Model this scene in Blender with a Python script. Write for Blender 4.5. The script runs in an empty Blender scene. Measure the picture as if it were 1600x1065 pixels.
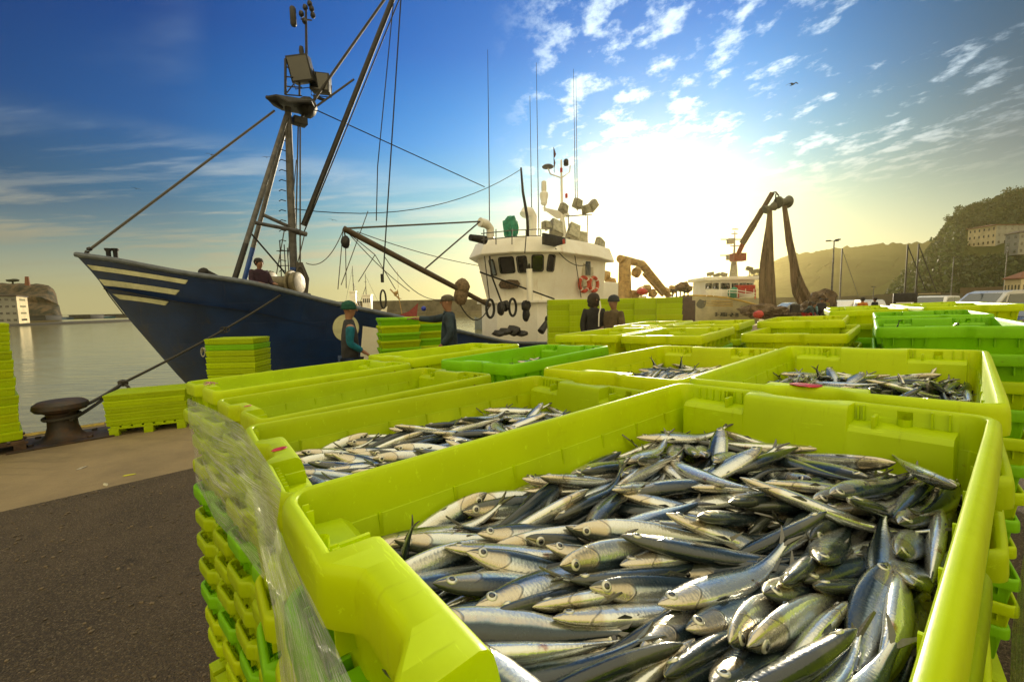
import bpy, bmesh, math, random
from mathutils import Vector, Matrix, Euler, noise
random.seed(7)
R=math.radians
sc=bpy.context.scene
COL=sc.collection
EYE=Vector((0,0,1.65)); FPX=644.0
# ---------------------------------------------------------------- camera
PIT,ROL=R(4.9),R(-1.0)
F_=Vector((0,math.cos(PIT),-math.sin(PIT))); R0=Vector((1,0,0)); U0=R0.cross(F_)
R_=R0*math.cos(ROL)+U0*math.sin(ROL); U_=R_.cross(F_)
cd=bpy.data.cameras.new('camera'); cam=bpy.data.objects.new('camera',cd); COL.objects.link(cam)
cd.sensor_width=36; cd.lens=36*FPX/1600; cd.clip_end=20000; cd.clip_start=.02
M3=Matrix((R_,U_,-F_)).transposed()
cam.matrix_world=Matrix.Translation(EYE)@M3.to_4x4()
sc.camera=cam
def ray(px,py): return (F_*FPX+R_*(px-800)+U_*(532.5-py)).normalized()
def P(px,py,Y):
    d=ray(px,py); return EYE+d*(Y/d.y)
def G(px,py,z=0.0):
    d=ray(px,py); return EYE+d*((z-EYE.z)/d.z)
def onplane(px,py,p0,n):
    d=ray(px,py); return EYE+d*((p0-EYE).dot(n)/d.dot(n))
# ---------------------------------------------------------------- materials
MATS={}
def nodemat(name):
    m=bpy.data.materials.new(name); m.use_nodes=True; nt=m.node_tree
    b=nt.nodes['Principled BSDF']; o=nt.nodes['Material Output']
    MATS[name]=m
    return m,nt,b,o
def N(nt,t,**k):
    n=nt.nodes.new(t)
    for a,v in k.items():
        if a=='inp':
            for q,w in v.items(): n.inputs[q].default_value=w
        else: setattr(n,a,v)
    return n
def mixc(nt,fac,a,b,mode='MIX'):
    n=nt.nodes.new('ShaderNodeMix'); n.data_type='RGBA'; n.blend_type=mode
    for s,v in ((0,fac),(6,a),(7,b)):
        if hasattr(v,'links'): nt.links.new(v,n.inputs[s])
        elif isinstance(v,(int,float)): n.inputs[s].default_value=v
        else: n.inputs[s].default_value=(*v[:3],1)
    return n.outputs[2]
def mth(nt,op,a,b=0.0,c=0.0,clamp=False):
    n=nt.nodes.new('ShaderNodeMath'); n.operation=op; n.use_clamp=clamp
    for s,v in enumerate((a,b,c)):
        if hasattr(v,'links'): nt.links.new(v,n.inputs[s])
        else: n.inputs[s].default_value=v
    return n.outputs[0]
def ramp(nt,fac,stops,interp='LINEAR'):
    n=nt.nodes.new('ShaderNodeValToRGB'); cr=n.color_ramp; cr.interpolation=interp
    while len(cr.elements)<len(stops): cr.elements.new(.5)
    for e,(p,c) in zip(cr.elements,stops):
        e.position=p; e.color=(*c,1) if len(c)==3 else c
    nt.links.new(fac,n.inputs[0]); return n.outputs[0]
def smooth(nt,v,a,b):
    n=nt.nodes.new('ShaderNodeMapRange'); n.interpolation_type='SMOOTHSTEP'
    nt.links.new(v,n.inputs[0]); n.inputs[1].default_value=a; n.inputs[2].default_value=b
    return n.outputs[0]
def bump(nt,h,b,strength=.3,dist=.01):
    n=nt.nodes.new('ShaderNodeBump'); n.inputs['Strength'].default_value=strength; n.inputs['Distance'].default_value=dist
    nt.links.new(h,n.inputs['Height']); nt.links.new(n.outputs[0],b.inputs['Normal']); return n
def noise_(nt,scale,detail=4,rough=.55,coord='Object',vec=None,dist=0):
    n=nt.nodes.new('ShaderNodeTexNoise'); n.inputs['Scale'].default_value=scale; n.inputs['Detail'].default_value=detail
    n.inputs['Roughness'].default_value=rough; n.inputs['Distortion'].default_value=dist
    if vec is None:
        t=nt.nodes.new('ShaderNodeTexCoord'); vec=t.outputs[coord]
    nt.links.new(vec,n.inputs['Vector']); return n.outputs[0]
def mapping(nt,scale=(1,1,1),rot=(0,0,0),coord='Object',loc=(0,0,0)):
    t=nt.nodes.new('ShaderNodeTexCoord'); m=nt.nodes.new('ShaderNodeMapping')
    m.inputs['Scale'].default_value=scale; m.inputs['Rotation'].default_value=rot; m.inputs['Location'].default_value=loc
    nt.links.new(t.outputs[coord],m.inputs[0]); return m.outputs[0]
def simple(name,c,rough=.5,metal=0,var=.25,scale=6,bmp=.15,bscale=40,bd=.004,spec=.5,c2=None,coat=0):
    if name in MATS: return MATS[name]
    m,nt,b,o=nodemat(name)
    n=noise_(nt,scale,6,.65)
    c2=c2 or tuple(x*(1-var*1.6) for x in c)
    nt.links.new(mixc(nt,smooth(nt,n,.35,.7),c,c2),b.inputs['Base Color'])
    b.inputs['Metallic'].default_value=metal; b.inputs['Specular IOR Level'].default_value=spec
    b.inputs['Coat Weight'].default_value=coat
    r=noise_(nt,scale*2.3,4); 
    nt.links.new(mth(nt,'MULTIPLY_ADD',r,.35,rough-.17),b.inputs['Roughness'])
    if bmp: bump(nt,noise_(nt,bscale,5),b,bmp,bd)
    return m
def streaky(name,c,c2,rust,rough,amt):
    m=simple(name,c,rough,0,.3,1.3,.22,8,.02,c2=c2); nt=m.node_tree; b=nt.nodes['Principled BSDF']; src=b.inputs['Base Color'].links[0].from_socket
    s1=noise_(nt,1,7,.7,vec=mapping(nt,(2.6,2.6,.22))); s2=noise_(nt,.9,4,.6)
    f=mth(nt,'MULTIPLY',mth(nt,'MULTIPLY',smooth(nt,s1,.54,.70),smooth(nt,s2,.42,.62)),amt)
    nt.links.new(mixc(nt,f,src,rust),b.inputs['Base Color'])
    wv=N(nt,'ShaderNodeTexBrick',inp={'Scale':.55,'Mortar Size':.006,'Mortar Smooth':.6}); nt.links.new(mapping(nt,(1,1,1),(R(90),0,0)),wv.inputs['Vector'])
    bn=[n for n in nt.nodes if n.type=='BUMP'][0]; old=bn.inputs['Height'].links[0].from_socket
    nt.links.new(mth(nt,'ADD',mth(nt,'MULTIPLY',old,.5),mth(nt,'MULTIPLY',wv.outputs['Fac'],-.5)),bn.inputs['Height'])
    return m
def plastic(name,c,trans,dark,rough=.36):
    m,nt,b,o=nodemat(name)
    oi=N(nt,'ShaderNodeObjectInfo')
    n=noise_(nt,9,6,.6); n2=noise_(nt,60,4,.7)
    base=mixc(nt,smooth(nt,n,.3,.75),c,tuple(x*.86 for x in c))
    base=mixc(nt,mth(nt,'MULTIPLY',oi.outputs['Random'],.25),base,dark)
    sc_=noise_(nt,1,8,.75,vec=mapping(nt,(14,90,14)))
    base=mixc(nt,mth(nt,'MULTIPLY',smooth(nt,sc_,.56,.70),.42),base,tuple(x*.55 for x in c))
    gr=smooth(nt,noise_(nt,3.2,9,.8),.56,.74); base=mixc(nt,mth(nt,'MULTIPLY',gr,.30),base,(.22,.24,.0))
    sc2=noise_(nt,1,5,.8,vec=mapping(nt,(110,9,60),(.3,.2,.5))); base=mixc(nt,mth(nt,'MULTIPLY',smooth(nt,sc2,.61,.66),.5),base,tuple(min(1,x*1.35+.03) for x in c))
    # dried specks of blood and dirt
    v=N(nt,'ShaderNodeTexVoronoi',inp={'Scale':11}); 
    t=N(nt,'ShaderNodeTexCoord'); nt.links.new(t.outputs['Object'],v.inputs['Vector'])
    sp=mth(nt,'MULTIPLY',smooth(nt,v.outputs[0],.09,.04),smooth(nt,n2,.5,.6))
    base=mixc(nt,mth(nt,'MULTIPLY',sp,.8),base,(.10,.05,.01))
    nt.links.new(base,b.inputs['Base Color'])
    nt.links.new(mth(nt,'MULTIPLY_ADD',n2,.3,rough-.12),b.inputs['Roughness'])
    bp=bump(nt,mth(nt,'ADD',mth(nt,'MULTIPLY',n,.6),mth(nt,'MULTIPLY',n2,.12)),b,.22,.006)
    tr=N(nt,'ShaderNodeBsdfTranslucent'); tr.inputs[0].default_value=(*trans,1)
    ms=N(nt,'ShaderNodeMixShader'); ms.inputs[0].default_value=.22; b.inputs['Specular IOR Level'].default_value=.25
    nt.links.new(b.outputs[0],ms.inputs[1]); nt.links.new(tr.outputs[0],ms.inputs[2]); nt.links.new(ms.outputs[0],o.inputs[0])
    return m
LIME=plastic('lime_plastic',(.50,.69,.0),(1.0,.92,.0),(.42,.64,.0))
LIME2=plastic('olive_lime_plastic',(.42,.58,.0),(.95,.86,.0),(.34,.50,.0))
GREEN=plastic('green_plastic',(.24,.58,.004),(.62,.9,.0),(.18,.50,.005))
YELL=plastic('yellow_plastic',(.52,.67,.0),(1.0,.88,.0),(.42,.60,.0))
# ---------------------------------------------------------------- mesh builder
def frame(d):
    d=d.normalized(); a=Vector((0,0,1)) if abs(d.z)<.9 else Vector((1,0,0))
    x=d.cross(a).normalized(); return x,x.cross(d).normalized()
class MB:
    def __init__(s): s.v=[];s.f=[];s.m=[];s.cur=0
    def add(s,vs,fs):
        n=len(s.v); s.v+=[Vector(v) for v in vs]; s.f+=[tuple(i+n for i in f) for f in fs]; s.m+=[s.cur]*len(fs); return s
    def box(s,c,d,rot=None,taper=1.0):
        x,y,z=[q/2 for q in d]; c=Vector(c)
        vs=[]
        for sz in(-1,1):
            t=taper if sz>0 else 1
            for sx,sy in((-1,-1),(1,-1),(1,1),(-1,1)): vs.append(Vector((sx*x*t,sy*y*t,sz*z)))
        if rot is not None:
            rm=rot if isinstance(rot,Matrix) else Euler(rot).to_matrix()
            vs=[rm@v for v in vs]
        return s.add([v+c for v in vs],[(3,2,1,0),(4,5,6,7),(0,1,5,4),(1,2,6,5),(2,3,7,6),(3,0,4,7)])
    def bar(s,a,b,w,h=None):
        a=Vector(a);b=Vector(b);h=h or w;x,y=frame(b-a);x=x*w/2;y=y*h/2
        vs=[p+i*x+j*y for p in(a,b) for i,j in((-1,-1),(1,-1),(1,1),(-1,1))]
        return s.add(vs,[(3,2,1,0),(4,5,6,7),(0,1,5,4),(1,2,6,5),(2,3,7,6),(3,0,4,7)])
    def tube(s,pts,r,n=8,cap=True):
        pts=[Vector(p) for p in pts]; rs=r if isinstance(r,(list,tuple)) else [r]*len(pts)
        vs=[];fs=[];px=None
        for i,p in enumerate(pts):
            d=(pts[min(i+1,len(pts)-1)]-pts[max(i-1,0)]).normalized()
            if px is None: x,y=frame(d)
            else:
                x=(px-d*px.dot(d)); x=x.normalized() if x.length>1e-6 else frame(d)[0]; y=x.cross(d).normalized()
            px=x
            for k in range(n):
                a=2*math.pi*k/n; vs.append(p+(x*math.cos(a)+y*math.sin(a))*rs[i])
        for i in range(len(pts)-1):
            for k in range(n): fs.append((i*n+k,i*n+(k+1)%n,(i+1)*n+(k+1)%n,(i+1)*n+k))
        if cap: fs.append(tuple(range(n))[::-1]); fs.append(tuple((len(pts)-1)*n+k for k in range(n)))
        return s.add(vs,fs)
    def lathe(s,prof,c=(0,0,0),n=20,rot=None):
        vs=[];fs=[];c=Vector(c)
        for r,z in prof:
            for k in range(n):
                a=2*math.pi*k/n; v=Vector((r*math.cos(a),r*math.sin(a),z))
                if rot is not None: v=(rot if isinstance(rot,Matrix) else Euler(rot).to_matrix())@v
                vs.append(v+c)
        for i in range(len(prof)-1):
            for k in range(n): fs.append((i*n+k,i*n+(k+1)%n,(i+1)*n+(k+1)%n,(i+1)*n+k))
        fs.append(tuple(range(n))[::-1]); fs.append(tuple((len(prof)-1)*n+k for k in range(n)))
        return s.add(vs,fs)
    def prism(s,poly,vec):
        n=len(poly); vec=Vector(vec); vs=[Vector(p) for p in poly]; vs+= [v+vec for v in vs]
        return s.add(vs,[tuple(range(n))[::-1],tuple(range(n,2*n))]+[(i,(i+1)%n,n+(i+1)%n,n+i) for i in range(n)])
    def torus(s,c,R1,r,n=24,m=8,rot=None,sc_=(1,1)):
        c=Vector(c); pts=[]
        for k in range(n+1):
            a=2*math.pi*k/n; v=Vector((R1*sc_[0]*math.cos(a),R1*sc_[1]*math.sin(a),0))
            if rot is not None: v=(rot if isinstance(rot,Matrix) else Euler(rot).to_matrix())@v
            pts.append(v+c)
        return s.tube(pts,r,m,False)
    def blob(s,c,r,sub=2,amp=.15,fr=2,seed=0):
        bm=bmesh.new(); bmesh.ops.create_icosphere(bm,subdivisions=sub,radius=1)
        r=Vector(r) if hasattr(r,'__len__') else Vector((r,r,r)); c=Vector(c)
        for v in bm.verts:
            k=1+amp*noise.noise(v.co*fr+Vector((seed,seed*2.3,0))); v.co=Vector((v.co.x*r.x,v.co.y*r.y,v.co.z*r.z))*k+c
        bm.verts.ensure_lookup_table()
        s.add([v.co.copy() for v in bm.verts],[tuple(q.index for q in f.verts) for f in bm.faces]); bm.free(); return s
    def build(s,name,mats,parent=None,smooth=None,bevel=0,segs=2,loc=None):
        me=bpy.data.meshes.new(name); me.from_pydata(s.v,[],s.f); 
        if not isinstance(mats,(list,tuple)): mats=[mats]
        for m in mats: me.materials.append(m)
        if len(mats)>1: me.polygons.foreach_set('material_index',s.m)
        bm=bmesh.new(); bm.from_mesh(me); bmesh.ops.recalc_face_normals(bm,faces=bm.faces)
        if bevel:
            ed=[e for e in bm.edges if len(e.link_faces)==2 and e.calc_face_angle(0)>R(28)]
            bmesh.ops.bevel(bm,geom=ed,offset=bevel,segments=segs,affect='EDGES',profile=.6,clamp_overlap=True)
        bm.to_mesh(me); bm.free()
        if smooth is None: smooth=38
        if smooth:
            me.polygons.foreach_set('use_smooth',[True]*len(me.polygons))
            try: me.set_sharp_from_angle(angle=R(smooth))
            except Exception: pass
        me.update()
        o=bpy.data.objects.new(name,me); COL.objects.link(o)
        if parent: o.parent=parent
        if loc is not None: o.location=loc
        return o
def tag(o,label=None,cat=None,group=None,kind=None):
    if label: o['label']=label
    if cat: o['category']=cat
    if group: o['group']=group
    if kind: o['kind']=kind
    return o
def thing(name,label,cat,loc=(0,0,0),rz=0,group=None):
    o=bpy.data.objects.new(name,None); COL.objects.link(o); o.location=loc; o.rotation_euler=(0,0,rz); o.empty_display_size=.1
    return tag(o,label,cat,group)
def copy_tree(o,parent=None):
    c=o.copy(); COL.objects.link(c); c.parent=parent
    for ch in list(o.children): copy_tree(ch,c)
    return c
def sag(a,b,s=0,n=10):
    a=Vector(a);b=Vector(b)
    return [a.lerp(b,i/n)-Vector((0,0,s*4*(i/n)*(1-i/n))) for i in range(n+1)]

# ---------------------------------------------------------------- fish crates
CL,CW,CH=.80,.47,.165
def crate_mesh(name,mat):
    rr=.035
    # outline params: list of (x,y,nx,ny,region,outset)
    pts=[]
    def ss(a,b,x):
        x=min(1,max(0,(x-a)/(b-a))); return x*x*(3-2*x)
    def endfn(t):   # t along the short end (0..CW)
        o=.021*ss(.165,.205,t)*(1-ss(.265,.305,t))
        if .042<t<.158: reg='pocket'
        elif .158<=t<=.312: reg='block'
        elif .312<t<.428: reg='pocket'
        else: reg='plain'
        return reg,o
    def end(x,sx,flip):
        ts=[.036,.0412,.0428,.058,.076,.0885,.1065,.125,.142,.1572,.1590,.166,.174,.182,.190,.198,.206,.216,.235,.254,.264,.272,.280,.288,.296,.304,.3110,.3128,.330,.3465,.3645,.383,.400,.415,.4272,.4288,.434]
        for t in ts:
            reg,o=endfn(t)
            y=t if not flip else CW-t
            pts.append((x,y,sx,0,reg,o))
    def corner(cx,cy,a0):
        for k in range(1,6):
            a=a0+math.pi/2*k/6; c,s_=math.cos(a),math.sin(a)
            pts.append((cx+rr*c,cy+rr*s_,c,s_,'corner',0))
    # go counter-clockwise starting on side y=0 (long) : x from 0..CL
    for k in range(1,12): pts.append((rr+(CL-2*rr)*k/12,0,0,-1,'plain',0))
    corner(CL-rr,rr,-math.pi/2)
    end(CL,1,False)
    corner(CL-rr,CW-rr,0)
    for k in range(1,12): pts.append((CL-rr-(CL-2*rr)*k/12,CW,0,1,'plain',0))
    corner(rr,CW-rr,math.pi/2)
    end(0,-1,True)
    corner(rr,rr,math.pi)
    n=len(pts)
    loops=[]
    def L(fn): loops.append([fn(p) for p in pts])
    def off(p,d,z): 
        x,y,nx,ny,reg,o=p; d=d+o
        if reg=='corner':
            k=min(d,rr*.9); ex=max(0,d-rr*.9)
            return Vector((x-nx*k-(1 if nx>0 else -1)*ex*.7,y-ny*k-(1 if ny>0 else -1)*ex*.7,z))
        return Vector((x-nx*d,y-ny*d,z))
    def inn(p,blk,pck,pl,z,zp=None,zpk=None):
        x,y,nx,ny,reg,o=p
        d={'block':blk,'pocket':pck,'plain':pl,'corner':pl}[reg]
        zz=z if reg!='pocket' or zpk is None else zpk
        return off((x,y,nx,ny,reg,0),d,zz)
    L(lambda p:off((*p[:5],p[5]*.8),.040,-CH+.004))
    L(lambda p:off((*p[:5],p[5]*.8),.036,-CH+.012))
    L(lambda p:off(p,.022,-.050))
    L(lambda p:off(p,.016,-.047))
    L(lambda p:off(p,.001,-.047))
    L(lambda p:off(p,.000,-.038))
    L(lambda p:off(p,.0005,-.014))
    L(lambda p:off(p,.0015,-.0065))
    L(lambda p:off(p,.0038,-.0022))
    L(lambda p:off(p,.0072,0))
    L(lambda p:inn(p,.046,.0105,.0105,0) )
    L(lambda p:inn(p,.051,.0135,.0135,-.0018))
    L(lambda p:inn(p,.0545,.0155,.0152,-.0060))
    L(lambda p:inn(p,.057,.0172,.0165,-.016,zpk=-.027))
    L(lambda p:inn(p,.059,.052,.0175,-.028,zpk=-.0295))
    L(lambda p:inn(p,.062,.061,.0190,-.040,zpk=-.037))
    L(lambda p:inn(p,.067,.067,.0330,-.120))
    L(lambda p:inn(p,.075,.075,.0420,-CH+.014))
    bm=bmesh.new()
    V=[[bm.verts.new(q) for q in lp] for lp in loops]
    holes=[]
    for i in range(len(V)-1):
        for k in range(n):
            k2=(k+1)%n
            reg=pts[k][4]
            if i==12 and reg=='pocket' and pts[k2][4]=='pocket' and abs(pts[k][1]-pts[k2][1])>.015:
                yc=(pts[k][1]+pts[k2][1])/2
                # one drain hole in each corner pocket
                tt=yc if pts[k][0]>CL/2 else CW-yc
                if .095<tt<.100 or .352<tt<.358:
                    q=[V[i][k],V[i][k2],V[i+1][k2],V[i+1][k]]; holes.append(q); continue
            bm.faces.new((V[i][k],V[i][k2],V[i+1][k2],V[i+1][k]))
    for q in holes:
        c=sum((v.co for v in q),Vector())/4; ring=[];ring2=[]
        for k in range(16):
            a=2*math.pi*k/16+math.pi/4
            ring.append(bm.verts.new(c+Vector((.0085*math.cos(a)*1.3,.0085*math.sin(a)*1.0,0))))
            ring2.append(bm.verts.new(c+Vector((.0085*math.cos(a)*1.3,.0085*math.sin(a)*1.0,-.03))))
        # order corners by angle
        q=sorted(q,key=lambda v:math.atan2(v.co.y-c.y,v.co.x-c.x))
        ring_s=sorted(zip(ring,ring2),key=lambda r:math.atan2(r[0].co.y-c.y,r[0].co.x-c.x))
        ring=[r[0] for r in ring_s]; ring2=[r[1] for r in ring_s]
        def near(r): return min(range(4),key=lambda j:(q[j].co-r.co).length)
        own=[near(r) for r in ring]
        for k in range(16):
            k2=(k+1)%16
            try:
                bm.faces.new((ring[k],ring[k2],q[own[k]]))
                if own[k]!=own[k2]: bm.faces.new((ring[k2],q[own[k2]],q[own[k]]))
                bm.faces.new((ring[k],ring2[k],ring2[k2],ring[k2]))
            except ValueError: pass
        bm.faces.new(ring2)
    bm.faces.new(V[-1]); bm.faces.new(V[0][::-1])
    # small ribs in the pockets, one upright tab each
    def rbox(c,d):
        r=bmesh.ops.create_cube(bm,size=1); bmesh.ops.scale(bm,vec=d,verts=r['verts']); bmesh.ops.translate(bm,vec=c,verts=r['verts'])
    for sx in(0,1):
        X=lambda v:(v if sx==0 else CL-v)
        for t in((.050,.068,.145,.152) ):
            for tt in (t,):
                y=tt if sx else CW-tt
                rbox(Vector((X(.019),y,-.014)),(.006,.0022,.024))
        for tb in(.128,.345):
            y=tb if sx else CW-tb
            rbox(Vector((X(.040),y,-.021)),(.026,.0045,.018))
        for t in [.33+.014*k for k in range(7)]:
            y=t if sx else CW-t
            rbox(Vector((X(.019),y,-.015)),(.005,.002,.022))
    # outside stiffening ribs under the flange
    for k in range(1,8):
        x=CL*k/8
        for y,s_ in((.021,1),(CW-.021,-1)):
            rbox(Vector((x,y-s_*.004,-.065)),(.004,.016,.034))
    for sx in(0,1):
        for yy in(.06,.12,.16,.31,.35,.41):
            rbox(Vector((.020 if sx==0 else CL-.020,yy,-.065)),(.018,.004,.034))
    bmesh.ops.recalc_face_normals(bm,faces=bm.faces)
    ed=[e for e in bm.edges if len(e.link_faces)==2 and e.calc_face_angle(0)>R(35) and e.calc_length()>.004]
    try: bmesh.ops.bevel(bm,geom=ed,offset=.0012,segments=2,affect='EDGES',profile=.6,clamp_overlap=True)
    except Exception: pass
    me=bpy.data.meshes.new(name); bm.to_mesh(me); bm.free(); me.materials.append(mat)
    me.polygons.foreach_set('use_smooth',[True]*len(me.polygons)); me.set_sharp_from_angle(angle=R(50))
    return me
CM={'lime':crate_mesh('fish_crate',LIME),'olive':crate_mesh('fish_crate',LIME2),'green':crate_mesh('fish_crate',GREEN),'yellow':crate_mesh('fish_crate',YELL)}
TX,TY=R(1.889),R(-.88)   # the pallets stand on a slightly sloping quay
def put_crate(x,y,z,yaw,kind,label,group=None,flip=False,tilt=True,cat='fish crate',jz=0):
    o=bpy.data.objects.new('fish_crate',CM[kind]); COL.objects.link(o)
    l=Vector((math.sin(yaw),math.cos(yaw),0)); s_=Vector((math.cos(yaw),-math.sin(yaw),0))
    a=Vector((x,y,z))
    if tilt:
        l.z=l.x*TX+l.y*TY; s_.z=s_.x*TX+s_.y*TY
    l.normalize(); s_.normalize(); up=s_.cross(l).normalized(); s_=l.cross(up)
    # local x -> l, local y -> -s  (origin at corner d so that y goes from d to a)
    org=a+s_*CW
    m=Matrix((l,-s_,up)).transposed().to_4x4(); m.translation=org
    if flip: m=m@Matrix.Translation((CL,CW,0))@Matrix.Rotation(math.pi,4,'Z')
    if jz: m=m@Matrix.Translation((CL/2,CW/2,0))@Matrix.Rotation(jz,4,'Z')@Matrix.Translation((-CL/2,-CW/2,0))
    o.matrix_world=m
    tag(o,label,cat,group)
    return o
# top crates: x,y (world) and z below the eye, yaw, colour
TOPS=[
('near',-.250,.414,-.175,51.3,'lime','nearest open fish crate, yellow-green and heaped with sardines','the nearest crate'),
('mid',.381,.909,-.167,47.6,'lime','yellow-green crate behind the nearest one, fish tails standing up against its back wall','the crate behind the nearest one'),
('left',-.561,.836,-.206,52.8,'olive','yellow-green crate with a red mark on its handle, sardines lying along its middle','the crate with the red handle mark'),
('slim',-.959,1.304,-.232,43.6,'olive','olive-tinted crate, third from the front at the left edge of the crates','the third crate'),
('edge',-1.358,1.684,-.219,41.7,'lime','lime crate with pinkish twine on its corner, outermost at the left edge of the crates','the outermost left crate'),
('back',.085,1.315,-.184,47.8,'yellow','yellow crate with a small heap of sardines, left of the crate with upright tails','the yellow crate'),
('pair',.277,2.79,-.172,40,'yellow','yellow crate in front of the two men, left one of a side by side pair','the left crate of the yellow pair'),
('pair2',.645,2.48,-.177,40,'yellow','yellow crate with a dark fin showing, right one of the side by side pair','the right crate of the yellow pair'),
('rowq',1.261,2.28,-.185,43.6,'yellow','yellow crate with a small dark tail sticking up, left neighbour of the bright green crate','the yellow crate beside the green one'),
('rowg',1.600,1.811,-.148,40.8,'green','bright green open crate at the right edge with a fish head showing','the bright green crate at the right edge'),
('cgreen',-.350,1.92,-.207,41.5,'green','bright green crate with a few fish in its corner, behind the third crate','the bright green crate in the middle'),
('dlime',-.833,2.33,-.203,43.4,'lime','lime crate lying closest to the boat\'s deck gear, left of the bright green crate','the lime crate near the boat'),
('rowq2',1.66,2.80,-.150,41,'yellow','yellow crate at the far side of the yellow one with the small tail','the second yellow crate'),
('rowg2',2.13,2.42,-.135,40.5,'green','green crate behind the bright green one at the right edge','the second green crate'),
('pp4',1.263,3.253,-.170,38,'yellow','far yellow crate of the middle pallet, on the open quay side','the far middle crate on the quay side'),
('pp3',.86,3.55,-.165,38,'yellow','far yellow crate of the middle pallet, on the boat side','the far middle crate on the boat side'),
('h1',2.549,3.31,-.122,34.4,'lime','distant lime crate beside the dark green container, left of two','the distant left lime crate by the container'),
('h2',2.85,2.85,-.110,32,'lime','distant lime crate in front of the vans, right of two','the distant right lime crate by the vans'),
('h3',3.08,3.98,-.125,34.4,'lime','lime crate at the very back of the right pallet, left of two','the rearmost lime crate on the left'),
('h4',3.36,3.50,-.112,34,'lime','lime crate at the very back of the right pallet, right of two','the rearmost lime crate on the right'),
]
CRATE={}
SP=.108
kinds=['lime','olive','lime','yellow','green','lime','olive','lime','green','yellow','lime','olive']
rs=random.Random(3)
for nm,x,y,z,yaw,kd,lab,ref in TOPS:
    z0=1.65+z+x*TX+y*TY if True else 0
    CRATE[nm]=put_crate(x,y,z0,R(yaw),kd,lab,flip=(nm in('mid',)))
    l=Vector((math.sin(R(yaw)),math.cos(R(yaw)))); s_=Vector((math.cos(R(yaw)),-math.sin(R(yaw))))
    k=1
    while z0-SP*k-CH>.10:
        dx,dy=rs.uniform(-.012,.012),rs.uniform(-.012,.012)
        kk=kinds[(k*5+len(nm)*3)%12] if nm not in('near','rowg') else (['lime','green','lime','green'][k%4])
        vis=nm in('left','slim','edge')
        lb='%s crate in the stack below %s'%({'lime':'lime','olive':'olive green','green':'bright green','yellow':'yellow'}[kk],ref)
        put_crate(x+dx,y+dy,z0-SP*k,R(yaw),kk,lb,'crates stacked below '+ref+', '+kk,flip=bool(k%2),jz=rs.uniform(-.012,.012),tilt=(k<9))
        k+=1
    # plastic pallet below the stack
    c=Vector((x,y))+l*CL/2+s_*CW/2
    pm=MB()
    for q in(-1,0,1): pm.box((q*.36,0,.055),(.08,.44,.075))
    for q in range(5): pm.box((0,-.19+q*.095,.0105),(.80,.07,.020)); pm.box((0,-.19+q*.095,.104),(.80,.07,.020))
    o=pm.build('pallet',LIME2,bevel=.003); o.location=(c.x,c.y,0); o.rotation_euler=(0,0,math.pi/2-R(yaw))
    tag(o,'green plastic pallet under the stack of '+ref,'pallet')

def mark(cr,x,y,r,mat,name):
    q=MB(); q.lathe([(r,0),(r*.9,.0012),(r*.2,.0016)],(0,0,0),18); o=q.build(name,mat,CRATE[cr]); o.location=(x,y,.0006); o.scale=(1,.62,1); o.rotation_euler=(0,0,.4)
RM=simple('red_stain',(.55,.012,.02),.4,0,.4,80,.2)
mark('left',.034,.225,.013,RM,'red_mark'); mark('mid',.770,.235,.016,RM,'red_mark') if False else None
mark('slim',.036,.235,.011,simple('pale_red_stain',(.55,.12,.08),.5),'red_mark')
q=MB(); q.blob((0,0,0),(.03,.022,.003),2,.5,4)
o=q.build('red_mark',RM,CRATE['mid']); o.location=CRATE['mid'].matrix_world.inverted()@(CRATE['mid'].matrix_world@Vector((.766,.22,.001))); o.scale=(.6,1.2,1)
q=MB()
for k in range(6): q.tube([Vector((.02+.012*math.cos(k*1.3),.20+.03*math.sin(k*2.1),.004+.002*k)),Vector((.035+.01*math.sin(k),.235+.03*math.cos(k*1.1),.010)),Vector((.05+.01*math.cos(k*2),.22+.04*math.sin(k*1.7+1),.004))],.0014,5)
q.build('twine',simple('pink_twine',(.55,.30,.26),.8),CRATE['edge'])

# ---------------------------------------------------------------- sardines
PROF=[(0,.003,.003),(.02,.014,.010),(.06,.026,.018),(.12,.038,.025),(.2,.048,.030),(.3,.055,.034),(.42,.058,.035),(.55,.054,.033),(.68,.043,.025),(.8,.029,.017),(.9,.018,.010),(.97,.013,.006),(1.0,.013,.005)]
def prof(s):
    for i in range(len(PROF)-1):
        a,b=PROF[i],PROF[i+1]
        if s<=b[0]:
            t=(s-a[0])/(b[0]-a[0]); t=t*t*(3-2*t)*.35+t*.65
            return a[1]+(b[1]-a[1])*t, a[2]+(b[2]-a[2])*t
    return PROF[-1][1:]
PROF=[(a,b*1.22,c*1.16) for a,b,c in PROF]
def spine(s,L,by,bz,ph=0):
    x=(.5-s*.88)*L; q=s-.45
    return Vector((x,by*L*(q*q*2-.1+.25*math.sin(s*5+ph)*abs(by)*4),bz*L*(q*q*2-.1)))
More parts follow.
